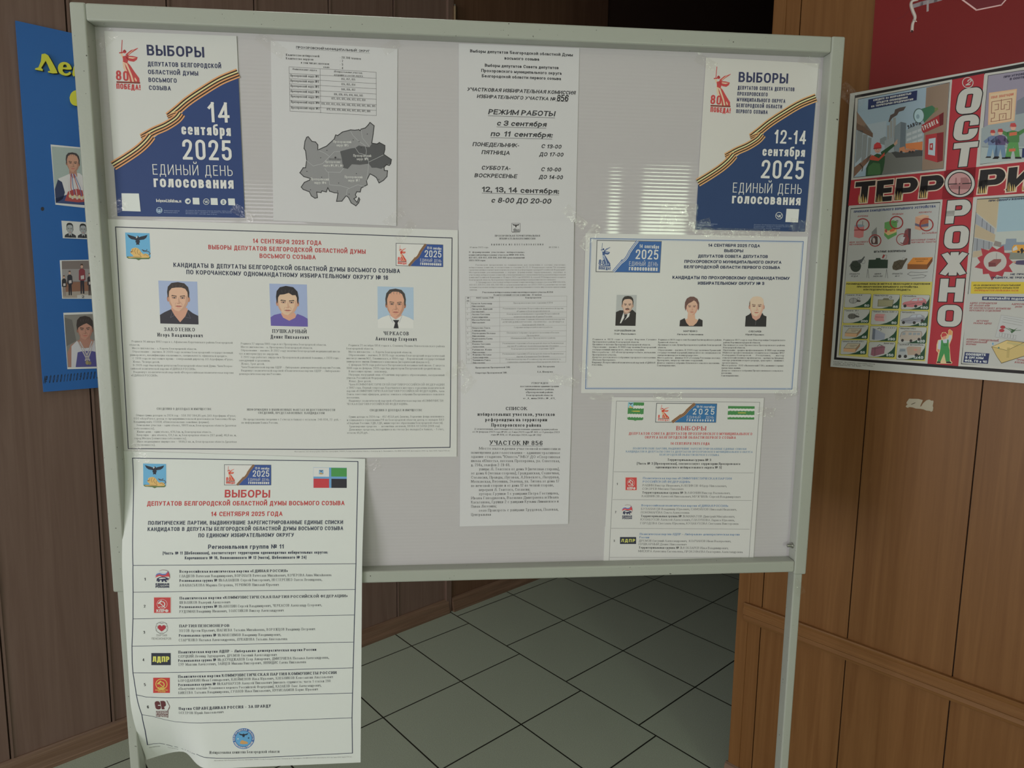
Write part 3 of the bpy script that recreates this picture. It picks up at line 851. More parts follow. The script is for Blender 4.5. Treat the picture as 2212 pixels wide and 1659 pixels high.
def smooth(P, n=6):
    """Catmull-Rom through the points"""
    Q = []
    for i in range(len(P)-1):
        p0 = P[max(0, i-1)]; p1 = P[i]; p2 = P[i+1]; p3 = P[min(len(P)-1, i+2)]
        for k in range(n):
            t = k/n
            Q.append(tuple(.5*((2*p1[j])+(-p0[j]+p2[j])*t+(2*p0[j]-5*p1[j]+4*p2[j]-p3[j])*t*t+(-p0[j]+3*p1[j]-3*p2[j]+p3[j])*t**3) for j in (0, 1)))
    return Q+[P[-1]]
def george_ribbon(p, sh, a=(190, 136, 92), b=(50, 33, 26), c=(214, 180, 130)):
    S = sh.st; w = abs(S(1, .5)[0]-S(0, .5)[0])
    cols = [a, b, a, b, c, b, a]
    segs = [([(-.004, .722), (.098, .677), (.195, .630), (.262, .588), (.305, .552)], .072, 5),
            ([(.225, .566), (.262, .553), (.30, .545)], .030, 4),
            ([(.232, .566), (.325, .528), (.42, .497), (.505, .458), (.545, .425)], .070, 3),
            ([(.435, .447), (.475, .434), (.52, .422)], .028, 2),
            ([(.445, .447), (.52, .405), (.60, .358), (.715, .303), (.859, .241), (1.0, .198)], .072, 1)]
    for pts, ww, l in segs:
        P = smooth([S(*q) for q in pts])
        n = len(P)
        tp = [1.0]*n
        p.ribbon(P, ww*w, cols if ww > .05 else [b, a, b, a], l*2+2, tp)
def arms(p, m, blue=(92, 148, 180), gold=(205, 155, 95), dark=(35, 38, 48), green=(80, 98, 60), layer=2, mono=False):
    """shield: dark eagle above a lying lion; unit box"""
    sh = [(0, 0), (1, 0), (1, .86), (.98, .91), (.92, .945), (.60, .955), (.50, 1.0), (.40, .955), (.08, .945), (.02, .91), (0, .86)]
    p.poly(m, sh, blue, layer)
    if mono: p.line(m, sh, .035, dark, layer+1, True)
    else:
        p.poly(m, [(.03, .865), (.97, .85), (.98, .91), (.92, .945), (.60, .955), (.50, 1.0), (.40, .955), (.08, .945), (.02, .91)], green, layer+1)
    P = lambda pts, c, l: p.poly(m, pts, c, layer+l)
    P([(.08, .06), (.22, .10), (.36, .13), (.43, .16), (.47, .11), (.53, .11), (.57, .16), (.64, .13), (.78, .10), (.92, .06), (.86, .17), (.76, .235), (.62, .255),
       (.57, .28), (.60, .33), (.56, .36), (.565, .44), (.50, .42), (.435, .44), (.44, .36), (.40, .33), (.43, .28), (.38, .255), (.24, .235), (.14, .17)], dark, 1)
    if not mono: P([(.455, .13), (.49, .115), (.505, .15), (.47, .19), (.44, .20)], (205, 205, 205), 2)
    # lion
    P([(.05, .90), (.14, .87), (.30, .86), (.26, .80), (.20, .76), (.17, .70), (.22, .66), (.22, .60), (.29, .56), (.40, .535), (.50, .56), (.57, .62), (.62, .70), (.70, .77),
       (.80, .74), (.90, .77), (.95, .84), (.93, .89), (.70, .905), (.40, .90), (.16, .92)], gold, 2)
    if not mono:
        D = (110, 70, 40)
        for a_ in ([(.30, .60), (.26, .66), (.30, .70)], [(.40, .57), (.35, .66), (.40, .76)], [(.50, .60), (.46, .70), (.52, .80)], [(.58, .70), (.56, .80), (.62, .87)], [(.72, .80), (.80, .78), (.90, .84)], [(.14, .885), (.40, .875), (.60, .88)]):
            p.line(m, a_, .014, D, layer+3)
        P([(.18, .69), (.25, .67), (.26, .70), (.20, .72)], D, 3)
    else:
        p.line(m, [(.22, .66), (.30, .57), (.42, .55), (.56, .62), (.66, .74), (.82, .74), (.94, .86), (.5, .9), (.1, .92)], .02, dark, layer+3)
    p.line(m, [(.93, .80), (.99, .74), (.93, .67), (.72, .66), (.67, .61), (.78, .645), (.86, .63), (.86, .59)], .028, dark if mono else (70, 70, 78), layer+2)
def banner(p, m, date, blue=(48, 72, 128), red=(188, 62, 50), pale=(212, 168, 140), rib=True, mono=False, layer=2, tx=WHT):
    """date badge: statue at left, slanting blue field with the year; unit box"""
    p.poly(m, [(0, 0), (1, 0), (1, 1), (0, 1)], (192, 189, 186), layer)
    p.line(m, [(0, 0), (1, 0), (1, 1), (0, 1)], .012, (95, 95, 98), layer+1, True)
    p.poly(m, [(.635, .01), (1, .01), (1, 1), (.29, 1), (.33, .86), (.40, .70), (.44, .62), (.50, .46), (.54, .30), (.60, .10)], blue, layer+2)
    cen = [(.275, 1.0), (.32, .88), (.385, .72), (.42, .62)], [(.395, .70), (.46, .58), (.505, .42), (.525, .32)], [(.505, .40), (.56, .22), (.635, .0)]
    for i, c in enumerate(cen):
        P = smooth([p.ab(m, *q) for q in c], 4)
        w = abs(p.ab(m, .05, .5)[0]-p.ab(m, 0, .5)[0])
        p.ribbon(P, w, [blue, (192, 189, 186), blue, (192, 189, 186), blue] if mono else stripes(5, (150, 112, 80), (60, 45, 38)), layer+4+i)
    statue(p, lambda x, y: m(.035+.19*x, .08+.86*y), red, pale, layer+3, red if mono else (110, 50, 42))
    p.text(m, date, .665, .215, .965, .23, .115, 'condm', tx, layer+5, lo=.2, grow=.012)
    p.text(m, '2025', .61, .575, .965, .585, .31, 'din', tx, layer+5, lo=.2)
    p.text(m, 'ЕДИНЫЙ ДЕНЬ', .515, .79, .965, .80, .135, 'condl', tx, layer+5, lo=.2)
    p.text(m, 'голосования', .515, .945, .965, .955, .15, 'cond', tx, layer+5, lo=.2)
SKIN, SKIN2 = (196, 152, 128), (168, 122, 100)
def face(par, m, cx, cy, rx, ry, skin, shade, hair, hairpts, brow, layer=4, tache=False, bald=False, grey=False, mode=0):
    """portrait head: face, hair and features as sub-parts of the portrait"""
    f = par.sub('printed_face'); h = par.sub('printed_hair')
    U = lambda x, y: m(cx+x*rx, cy+y*ry)
    # ears, head, jaw
    for s in (-1, 1): f.disc(U, s*1.0, .08, .13, shade, layer, .22, 12)
    hd = [(-.98, -.35), (-.90, -.72), (-.55, -.96), (0, -1.02), (.55, -.96), (.90, -.72), (.98, -.35), (.97, .10), (.88, .45), (.66, .74), (.36, .95), (0, 1.02), (-.36, .95), (-.66, .74), (-.88, .45), (-.97, .10)]
    f.poly(U, hd, skin, layer+1)
    sd = tuple(int(a*.88) for a in skin)
    f.poly(U, [(.98, -.35), (.97, .10), (.88, .45), (.66, .74), (.36, .95), (.0, 1.02), (.40, .72), (.66, .35), (.74, -.10)], sd, layer+2)
    f.poly(U, [(-.98, -.3), (-.97, .10), (-.88, .45), (-.66, .74), (-.62, .60), (-.80, .3), (-.86, -.1)], sd, layer+2)
    for s in (-1, 1):
        f.poly(U, [(s*.16, -.17), (s*.62, -.22), (s*.70, -.13), (s*.40, -.14), (s*.16, -.10)], brow, layer+3)
        f.poly(U, [(s*.16, -.08), (s*.66, -.08), (s*.60, .06), (s*.22, .07)], shade, layer+2)
        f.poly(U, [(s*.22, -.01), (s*.40, -.055), (s*.58, -.01), (s*.40, .035)], (205, 196, 190) if mode == 0 else (170, 165, 160), layer+3)
        f.disc(U, s*.40, -.008, .085, (45, 34, 30), layer+4, .042, 8)
        f.line(U, [(s*.20, -.02), (s*.40, -.07), (s*.60, -.02)], .035, (70, 48, 40), layer+4)
        f.line(U, [(s*.24, .36), (s*.36, .52)], .03, shade, layer+2)
    f.poly(U, [(.05, -.12), (.12, .22), (.24, .36), (.10, .40), (-.02, .38), (-.02, .1)], sd, layer+3)
    f.poly(U, [(-.20, .36), (-.08, .39), (.10, .40), (.20, .36), (.10, .44), (-.10, .44)], shade, layer+4)
    f.poly(U, [(-.36, .62), (-.10, .575), (0, .59), (.10, .575), (.36, .62), (.0, .635)], (150, 88, 80), layer+3)
    f.poly(U, [(-.36, .62), (0, .635), (.36, .62), (.14, .70), (-.14, .70)], (176, 110, 98), layer+3)
    f.line(U, [(-.36, .62), (0, .635), (.36, .62)], .022, (100, 58, 52), layer+4)
    f.line(U, [(-.2, .80), (0, .77), (.2, .80)], .03, sd, layer+3)
    if tache: f.poly(U, [(-.46, .56), (-.30, .45), (0, .43), (.30, .45), (.46, .56), (.20, .58), (0, .55), (-.20, .58)], (52, 42, 40), layer+5)
    h.poly(U, hairpts, hair, layer+4)
    hl = tuple(min(255, int(a*1.35+10)) for a in hair)
    if not bald:
        for x in (-.5, -.15, .25, .55): h.line(U, [(x, -1.02), (x*.9-.08, -.90), (x*.85-.04, -.80)], .035, hl, layer+5)
SHORT = [(-1.04, .0), (-1.08, -.45), (-.98, -.85), (-.62, -1.14), (0, -1.22), (.62, -1.14), (.98, -.85), (1.08, -.45), (1.04, .0), (.95, -.10), (.90, -.48), (.70, -.72), (.30, -.82), (-.20, -.80), (-.62, -.74), (-.88, -.50), (-.94, -.10)]
FULL = [(-1.05, .12), (-1.10, -.45), (-1.02, -.90), (-.70, -1.22), (-.1, -1.34), (.60, -1.25), (1.0, -.90), (1.10, -.40), (1.05, .12), (.96, .0), (.92, -.42), (.80, -.62), (.50, -.60), (.15, -.78), (-.30, -.66), (-.72, -.62), (-.90, -.40), (-.96, .0)]
RECED = [(-1.05, .15), (-1.12, -.40), (-1.0, -.85), (-.65, -1.15), (0, -1.24), (.65, -1.15), (1.0, -.85), (1.12, -.40), (1.05, .15), (.95, .05), (.92, -.40), (.72, -.80), (.30, -1.0), (-.30, -1.0), (-.72, -.78), (-.92, -.40), (-.95, .05)]
BOB = [(-1.10, .50), (-1.24, .05), (-1.20, -.55), (-.90, -1.02), (-.35, -1.26), (.30, -1.26), (.90, -1.0), (1.20, -.50), (1.22, .10), (1.08, .45), (.98, .2), (.94, -.30), (.66, -.66), (.30, -.80), (-.10, -.60), (-.60, -.42), (-.90, -.12), (-.98, .2)]
BALD = [(-1.02, .05), (-1.06, -.30), (-.98, -.60), (-.93, -.30), (-.96, .0), (-.98, .05)]
def portrait(sh, m, kind, label):
    p = sh.part('portrait', label)
    L = 2
    bgc = {'polo': (142, 152, 178), 'tee': (140, 150, 178), 'tie': (150, 166, 190), 'suit': (150, 150, 150)}.get(kind)
    if bgc: p.poly(m, [(0, 0), (1, 0), (1, 1), (0, 1)], bgc, L)
    c = p.sub('printed_clothing'); 
    if kind == 'polo':
        p.poly(m, [(.30, .62), (.72, .62), (.76, .86), (.53, .97), (.28, .80)], (178, 132, 112), L+1)
        c.poly(m, [(0, 1), (0, .80), (.13, .73), (.30, .66), (.38, .80), (.52, .96), (.66, .82), (.74, .66), (.86, .74), (1, .80), (1, 1)], (48, 45, 52), L+2)
        c.line(m, [(.33, .72), (.27, .86), (.38, .80)], .012, (78, 75, 84), L+3); c.line(m, [(.73, .72), (.80, .86), (.66, .84)], .012, (78, 75, 84), L+3)
        face(p, m, .50, .395, .265, .305, SKIN, (160, 112, 92), (52, 44, 42), SHORT, (70, 54, 46))
    elif kind == 'tee':
        p.poly(m, [(.30, .68), (.66, .68), (.72, .82), (.5, .92), (.26, .82)], (186, 138, 116), L+1)
        c.poly(m, [(0, 1), (0, .80), (.10, .74), (.28, .70), (.34, .80), (.50, .87), (.66, .80), (.72, .70), (.88, .75), (1, .81), (1, 1)], (92, 80, 142), L+2)
        face(p, m, .47, .44, .275, .295, (204, 160, 134), (170, 122, 100), (40, 36, 38), FULL, (52, 42, 38))
    elif kind == 'tie':
        p.poly(m, [(.34, .62), (.66, .62), (.66, .78), (.36, .78)], (184, 138, 120), L+1)
        c.poly(m, [(0, 1), (0, .80), (.12, .74), (.32, .68), (.50, .79), (.68, .68), (.88, .74), (1, .80), (1, 1)], (190, 188, 190), L+2)
        c.poly(m, [(.42, .80), (.60, .80), (.55, .87), (.58, 1), (.44, 1), (.48, .87)], (42, 40, 44), L+4)
        for a, b in (((.32, .68), (.42, .86)), ((.68, .68), (.60, .86))): c.line(m, [a, b], .014, (150, 150, 156), L+3)
        face(p, m, .50, .42, .255, .305, (190, 142, 118), (150, 102, 84), (62, 56, 54), RECED, (98, 80, 70))
    elif kind == 'suit':
        p.poly(m, [(.36, .50), (.74, .46), (.80, .62), (.45, .70)], (150, 118, 104), L+1)
        c.poly(m, [(0, 1), (0, .56), (.20, .50), (.36, .50), (.40, .62), (.62, .60), (.80, .47), (1, .58), (1, 1)], (44, 40, 40), L+2)
        c.poly(m, [(.38, .56), (.40, .64), (.70, .58), (.66, .70), (.28, .92), (.22, .92)], (188, 186, 186), L+3)
        c.poly(m, [(.42, .64), (.58, .62), (.54, .72), (.30, .98), (.26, .94), (.42, .74)], (46, 42, 44), L+4)
        face(p, m, .56, .33, .265, .245, (184, 150, 134), (150, 112, 98), (48, 42, 40), SHORT, (52, 44, 42), tache=True)
    elif kind == 'woman':
        p.poly(m, [(.36, .55), (.66, .55), (.68, .74), (.86, .80), (.66, 1.0), (.36, 1.0), (.16, .80), (.34, .74)], (190, 142, 122), L+1)
        c.poly(m, [(0, 1), (.02, .80), (.22, .72), (.30, .88), (.42, .98), (.60, .98), (.74, .88), (.84, .73), (1, .79), (1, 1)], (44, 40, 42), L+2)
        face(p, m, .53, .34, .255, .275, (198, 146, 128), (168, 112, 96), (92, 66, 62), BOB, (120, 86, 76))
    elif kind == 'jacket':
        p.poly(m, [(.26, .52), (.78, .52), (.74, .80), (.50, .88), (.28, .78)], (172, 130, 116), L+1)
        c.poly(m, [(0, 1), (.02, .66), (.18, .60), (.26, .54), (.34, .72), (.50, .80), (.68, .72), (.80, .54), (.86, .62), (1, .66), (1, 1)], (40, 38, 40), L+2)
        c.line(m, [(.50, .80), (.49, .95)], .014, (92, 90, 94), L+3)
        face(p, m, .52, .33, .335, .325, (200, 158, 140), (160, 114, 100), (96, 74, 64), BALD, (112, 84, 72), bald=True)
    return p
def party(p, crop, x, y, w, h, kind, L=3):
    m = quadmap(crop, [(x, y), (x+w, y), (x+w, y+h), (x, y+h)])
    if kind == 'bear':
        for k, c in enumerate(((178, 182, 192), (92, 102, 150), (178, 62, 66))):
            d = .075*k
            pts = [(.02, .30+d), (.14, .16+d), (.32, .12+d), (.50, .17+d), (.70, .16+d), (.90, .06+d*.4), (.98, .30+d), (.92, .24+d), (.72, .24+d), (.50, .25+d), (.30, .20+d), (.16, .25+d)]
            p.poly(m, pts, c, L+k)
        p.line(m, [(.30, .08), (.52, .02), (.80, .06), (.96, .26), (.98, .44), (.84, .62)], .02, (110, 60, 70), L+4)
        D = (48, 48, 72)
        p.poly(m, [(.12, .62), (.14, .50), (.26, .44), (.44, .40), (.66, .41), (.82, .47), (.92, .50), (.84, .57), (.72, .57), (.80, .68), (.70, .69), (.60, .58), (.54, .68), (.46, .68), (.44, .58), (.34, .58), (.30, .68), (.20, .68), (.24, .56), (.16, .66)], D, L+3)
        p.poly(m, [(.26, .49), (.44, .44), (.66, .45), (.74, .50), (.60, .50), (.44, .52), (.30, .53)], (186, 184, 184), L+4)
        p.text(m, 'ЕДИНАЯ', .06, .865, .93, .865, .115, 'heavy', D, L+4, lo=.3)
        p.text(m, 'РОССИЯ', .06, 1.0, .93, 1.0, .115, 'heavy', D, L+4, lo=.3)
    elif kind == 'kprf':
        R = (170, 62, 62); Y = (216, 196, 190)
        p.poly(m, [(0, 0), (1, 0), (1, 1), (0, 1)], (204, 170, 162), L); p.poly(m, [(.03, .03), (.97, .03), (.97, .97), (.03, .97)], R, L+1)
        p.disc(m, .49, .43, .30, Y, L+2, .30, 24, .94); sickle(p, m, .49, .43, .24, Y, L+3)
        p.text(m, 'КПРФ', .17, .93, .85, .93, .18, 'heavy', Y, L+3, lo=.3)
    elif kind == 'pens':
        D = (112, 108, 106)
        p.disc(m, .50, .33, .31, D, L, .33, 28, .95)
        for s in (-1, 1):
            p.line(m, [(.5+s*.28, .12), (.5+s*.18, .06), (.5+s*.02, .10), (.5-s*.10, .04)], .012, D, L)
            p.line(m, [(.5+s*.30, .46), (.5+s*.24, .54), (.5+s*.10, .62), (.5-s*.02, .60)], .012, D, L)
            p.line(m, [(.5+s*.31, .30), (.5+s*.22, .22), (.5+s*.20, .34), (.5+s*.26, .44)], .010, D, L)
        p.poly(m, [(.50, .26), (.56, .19), (.64, .19), (.70, .26), (.69, .36), (.60, .46), (.50, .53), (.40, .46), (.31, .36), (.30, .26), (.36, .19), (.44, .19)], (150, 46, 56), L+1)
        p.text(m, 'ПАРТИЯ', .24, .80, .76, .80, .115, 'condl', D, L+1, lo=.3); p.text(m, 'ПЕНСИОНЕРОВ', .0, .98, .98, .98, .115, 'condl', D, L+1, lo=.3)
    elif kind == 'ldpr':
        p.poly(m, [(0, 0), (1, 0), (1, 1), (0, 1)], (44, 46, 58), L); p.text(m, 'ЛДПР', .07, .72, .93, .72, .44, 'cond', (214, 186, 92), L+1, lo=.3, hi=1.8, grow=.02)
    elif kind == 'kr':
        R = (172, 58, 54); Y = (214, 170, 84)
        p.poly(m, [(0, 0), (1, 0), (1, 1), (0, 1)], R, L); p.disc(m, .5, .42, .36, Y, L+1, .36, 24, .88); sickle(p, m, .5, .44, .26, Y, L+2); p.poly(m, [(.34, .68), (.68, .68), (.6, .74), (.4, .74)], Y, L+2)
        p.text(m, 'КОММУНИСТЫ', .14, .845, .88, .845, .085, 'sansb', Y, L+2, lo=.3); p.text(m, 'РОССИИ', .30, .955, .74, .955, .08, 'sansb', Y, L+2, lo=.3)
    elif kind == 'sr':
        D = (88, 48, 50)
        p.text(m, 'СР', .02, .50, .72, .48, .42, 'cond', D, L, lo=.3, hi=2.4, grow=.05)
        p.line(m, [(.76, .02), (.97, .34), (.82, .62)], .035, D, L); p.poly(m, [(.80, .60), (.97, .34), (.97, .42), (.80, .68)], D, L)
        p.poly(m, [(.0, .60), (.88, .60), (.86, .97), (.0, .92)], D, L)
        for i, t in enumerate(('СПРАВЕДЛИВАЯ', 'РОССИЯ', 'ПАТРИОТЫ', 'ЗА ПРАВДУ')):
            p.text(m, t, .03, (.67, .775, .865, .935)[i], .84, (.67, .775, .875, .955)[i], (.05, .085, .065, .06)[i], 'sansb', (196, 188, 186), L+1, lo=.2)
def sickle(p, m, cx, cy, r, col, L):
    P = [(cx+r*(.75*math.cos(t)), cy+r*(.05+.8*math.sin(t))) for t in [math.radians(a) for a in range(-95, 130, 15)]]
    Q = [(cx+r*(.56*math.cos(t)-.04), cy+r*(.05+.62*math.sin(t))) for t in [math.radians(a) for a in range(130, -96, -15)]]
    p.poly(m, P+Q, col, L)
    p.line(m, [(cx-r*.5, cy-r*.25), (cx+r*.75, cy+r*.95)], r*.2, col, L); p.line(m, [(cx-r*.85, cy-r*.15), (cx-r*.15, cy-r*.85)], r*.34, col, L)
    p.line(m, [(cx-r*.55, cy+r*.72), (cx-r*.85, cy+r*.95)], r*.2, col, L)
# ------------------------------------------------------------------ crops of the photograph used for measuring
def cp(x0, y0, s): return (x0, y0, s)
A_ = cp(150, 50, 3.8575); M_ = cp(560, 70, 3.95); C_ = cp(980, 80, 4.1464); B_ = cp(1480, 110, 4.1469)
F1 = cp(235, 480, 5.7455); F2 = cp(600, 500, 5.53); F3 = cp(260, 725, 6.5077); F4 = cp(500, 735, 6.5077); F5 = cp(730, 735, 6.3815)
D1 = cp(980, 470, 8.1926); D2 = cp(980, 630, 8.1926); E_ = cp(980, 810, 5.0259)
G1 = cp(1250, 490, 4.3373); G2 = cp(1270, 720, 8.848); G3 = cp(1500, 720, 8.848)
H1 = cp(1300, 850, 6.1444); H2 = cp(1300, 1010, 6.1444)
I1 = cp(260, 970, 4.0963); I2 = cp(280, 1210, 4.3373); I3 = cp(260, 1430, 4.0963)
J1 = cp(1780, 130, 4.8796); J2 = cp(1780, 420, 7.9); J3 = cp(1780, 600, 7.2143); J4 = cp(2020, 400, 6.9115); J5 = cp(2010, 600, 6.9109)
K1 = cp(0, 30, 3.858); K2 = cp(0, 430, 3.858); R_ = cp(1640, 0, 3.867)
PX = cp(0, 0, 1.0)
def px(c, x, y): return (c[0]+x/c[2], c[1]+y/c[2])
def bowed(amp, seed):
    """slight waviness of a taped sheet"""
    r = random.Random(seed); f = [(r.uniform(3, 9), r.uniform(3, 9), r.uniform(0, 6)) for _ in range(3)]
    return lambda a, b: amp*sum(math.sin(p*a+q*b+s) for p, q, s in f)/3
BLUE = (39, 56, 98)

# ------------------------------------------------------------------ two tall election posters
def tall_poster(label, crop, corners, texts, emb, seed, ref, blue, qr, extra):
    s = Sheet(PB, 'election_poster', label, 'poster', [px(crop, *c) for c in corners], .0012, col=(176, 174, 169) if ref is None else (168, 164, 158), ref=ref, bump=bowed(.0006, seed), nx=14, ny=18, part='paper_sheet', rough=.34)
    p = s.part('blue_field', 'dark blue printed field')
    S = s.st
    top = smooth([S(*q) for q in [(0, .735), (.098, .69), (.195, .64), (.30, .575), (.42, .51), (.52, .455), (.60, .37), (.715, .315), (.859, .252), (1, .21)]], 5)
    n = len(top)
    bot = [S(min(1, i/(n-1)), 1) for i in range(n)]
    # strip fill that follows the sheet
    for i in range(n-1):
        for k in range(6):
            q = lambda P, Q, t: (P[0]+(Q[0]-P[0])*t, P[1]+(Q[1]-P[1])*t)
            a, b = top[i], top[i+1]; c, d = bot[i+1], bot[i]
            p.polym([q(a, d, k/6), q(b, c, k/6), q(b, c, (k+1)/6), q(a, d, (k+1)/6)], blue, 1)
    p = s.part('striped_ribbon', 'orange and black striped ribbon')
    george_ribbon(p, s)
    p = s.part('statue_emblem', 'red statue emblem'); statue(p, quadmap(crop, emb), (160, 58, 58), (208, 158, 132))
    h = s.part('heading_text'); d = s.part('date_text')
    for t in texts:
        (d if t[7] == WHT else h).text(crop, t[0], t[1], t[2], t[3], t[4], t[5], t[6], t[7], 12 if t[7] == WHT else 2, lo=.4, hi=1.8)
    extra(s)
    s.build()
    return s
def exA(s):
    c = (186, 190, 200); L = 12
    for q in [(435, 1418, 580, 1420, 595, 1570, 442, 1565), (1027, 1455, 1082, 1456, 1086, 1512, 1030, 1510), (1177, 1458, 1234, 1459, 1238, 1516, 1180, 1514), (1322, 1461, 1378, 1462, 1382, 1519, 1326, 1517)]:
        p = s.part('blank_square', 'blank white printed square'); p.poly(A_, [(q[i], q[i+1]) for i in (0, 2, 4, 6)], c, L)
    p = s.part('paper_plane_icon'); p.disc(A_, 988, 1484, 24, c, L); p.poly(A_, [(972, 1486), (1004, 1472), (998, 1498), (988, 1492), (984, 1498), (982, 1488)], BLUE, L+1)
    p = s.part('letter_icon'); p.disc(A_, 1141, 1488, 26, c, L, r0=.84); p.line(A_, [(1128, 1480), (1134, 1494), (1141, 1497), (1141, 1480)], 5, c, L); p.line(A_, [(1154, 1480), (1144, 1489), (1155, 1498)], 5, c, L)
    p = s.part('round_icon'); p.disc(A_, 1284, 1491, 25, c, L); p.disc(A_, 1284, 1483, 8, BLUE, L+1, r0=.45); p.line(A_, [(1274, 1494), (1284, 1498), (1294, 1494)], 4, BLUE, L+1); p.line(A_, [(1276, 1507), (1284, 1498), (1292, 1507)], 4, BLUE, L+1)
    p = s.part('owl_seal'); p.disc(A_, 750, 1560, 26, (150, 166, 196), L, r0=.82); p.poly(A_, [(730, 1552), (770, 1552), (766, 1570), (750, 1578), (734, 1570)], (150, 166, 196), L); p.disc(A_, 742, 1560, 5, BLUE, L+1); p.disc(A_, 758, 1560, 5, BLUE, L+1)
    q = s.part('imprint_text'); c = (140, 150, 176)
    for i, t in enumerate(('Избирательная комиссия', 'Белгородской области')): q.text(A_, t, 790, 1566+15*i, 918-i*14, 1569+15*i, 9, 'sans', c, L, lo=.3)
    for i, (t, w) in enumerate((('Изготовитель: ЗАО «Белгородская областная типография», 308002, Россия,', 380), ('Белгородская область, г. Белгород, пр-т Б. Хмельницкого, 111а, ИНН 3123137122', 384), ('Дата выпуска 2025 г., заказ 3294, тираж 15 000 экз.', 262))):
        q.text(A_, t, 970, 1564+13*i, 970+w, 1572+13*i, 8, 'sans', c, L, lo=.2)
tall_poster('white and navy election poster with a red statue and 14 сентября, top left of the panel', A_, [(290, 65), (1392, 107), (1462, 1622), (400, 1608)],
    [('ВЫБОРЫ', 647, 268, 1125, 287, 88, 'cond', NAVY), ('ДЕПУТАТОВ БЕЛГОРОДСКОЙ', 653, 358, 1265, 377, 38, 'cond', NAVY), ('ОБЛАСТНОЙ ДУМЫ', 656, 424, 1074, 438, 37, 'cond', NAVY),
     ('ВОСЬМОГО', 660, 490, 895, 498, 37, 'cond', NAVY), ('СОЗЫВА', 664, 556, 846, 562, 37, 'cond', NAVY),
     ('14', 1160, 826, 1338, 830, 168, 'din', WHT), ('сентября', 936, 928, 1347, 942, 90, 'cond', WHT), ('2025', 948, 1137, 1355, 1146, 168, 'din', WHT),
     ('ЕДИНЫЙ ДЕНЬ', 697, 1262, 1362, 1274, 86, 'condl', WHT), ('голосования', 705, 1366, 1370, 1381, 96, 'cond', WHT), ('belgorod.izbirkom.ru', 725, 1491, 933, 1496, 26, 'sansb', WHT)],
    [(385, 138), (588, 146), (592, 560), (389, 552)], 1, None, BLUE, None, exA)
def exB(s):
    c = (176, 178, 184); L = 12
    p = s.part('blank_square', 'blank white printed square'); p.poly(B_, [(907, 1414), (1020, 1418), (1010, 1537), (896, 1533)], c, L)
    p = s.part('letter_icon'); p.disc(B_, 840, 1477, 33, c, L, r0=.86); p.line(B_, [(820, 1468), (828, 1484), (840, 1490), (840, 1468)], 6, c, L); p.line(B_, [(860, 1468), (845, 1480), (858, 1492)], 6, c, L)
    q = s.part('imprint_text'); c = (128, 138, 158)
    for i, (t, w) in enumerate((('Избирательная', 52), ('комиссия Прохоровского муниципального', 160), ('округа Белгородской области', 122))): q.text(B_, t, 128-i*2, 1540+14*i, 128+w, 1542+14*i, 9, 'sans', c, L, lo=.2)
    for i, (t, w) in enumerate((('Изготовитель: ЗАО «Белгородская областная типография», 308002, Россия,', 350), ('Белгородская область, г. Белгород, пр-т Б. Хмельницкого, 111а, ИНН 3123137122', 350), ('Дата выпуска 2025 г., заказ 3294, тираж 200 экз.', 235))):
        q.text(B_, t, 616-i*2, 1560+14*i, 616+w, 1566+14*i, 8, 'sans', c, L, lo=.2)
tall_poster('white and navy election poster with a red statue and 12-14 сентября, top right of the panel', B_, [(187, 58), (1197, 112), (1073, 1620), (90, 1600)],
    [('ВЫБОРЫ', 477, 278, 920, 293, 90, 'cond', NAVY), ('ДЕПУТАТОВ СОВЕТА ДЕПУТАТОВ', 470, 346, 978, 362, 34, 'cond', NAVY), ('ПРОХОРОВСКОГО', 467, 400, 738, 408, 34, 'cond', NAVY),
     ('МУНИЦИПАЛЬНОГО ОКРУГА', 463, 452, 896, 467, 34, 'cond', NAVY), ('БЕЛГОРОДСКОЙ ОБЛАСТИ', 459, 504, 867, 517, 34, 'cond', NAVY), ('ПЕРВОГО СОЗЫВА', 456, 557, 738, 566, 34, 'cond', NAVY),
     ('12-14', 795, 828, 1078, 838, 122, 'din', WHT), ('сентября', 690, 940, 1070, 950, 84, 'cond', WHT), ('2025', 677, 1140, 1057, 1152, 164, 'din', WHT),
     ('ЕДИНЫЙ ДЕНЬ', 425, 1268, 1040, 1282, 88, 'condl', WHT), ('голосования', 417, 1366, 1030, 1384, 92, 'cond', WHT)],
    [(232, 138), (428, 146), (404, 560), (222, 552)], 2, (170, 167, 162), (35, 52, 85), None, exB)

# ------------------------------------------------------------------ district map
s = Sheet(PB, 'district_map_sheet', 'white sheet with a district table and a grey map of the district', 'notice', [px(M_, *c) for c in [(97, 70), (1180, 140), (1170, 1652), (120, 1605)]], .0010, bump=bowed(.0006, 3), nx=12, ny=16, part='paper_sheet', col=(176, 173, 172))
p = s.part('heading_text')
p.text(M_, 'ПРОХОРОВСКИЙ МУНИЦИПАЛЬНЫЙ  ОКРУГ', 315, 136, 943, 170, 19, 'sansb', BLK, under=.35)
G = (72, 70, 70)
for t in [('Количество избирателей', 228, 200, 512, 212), ('- 20 798 человек', 688, 222, 868, 234), ('Количество округов', 228, 230, 462, 240), ('- 7', 688, 253, 716, 254), ('в том числе: поселок', 357, 266, 597, 278), ('- 3', 688, 283, 716, 284), ('село', 548, 304, 598, 306), ('- 4', 688, 313, 716, 314)]:
    p.text(M_, *t, 19, 'serifb', G)
p = s.part('district_table')
ly = [293, 350, 394, 438, 483, 530, 580, 630, 672]; ry = [340, 392, 437, 481, 526, 570, 617, 665, 710]
for a, b, i in zip(ly, ry, range(9)): p.line(M_, [(255+i, a), (998, b)], 2.6, G, 1)
for xa, xb, a, b in ((255, 262, 293, 672), (519, 524, 310, 688), (998, 1000, 340, 710)): p.line(M_, [(xa, a), (xb, b)], 2.6, G, 1)
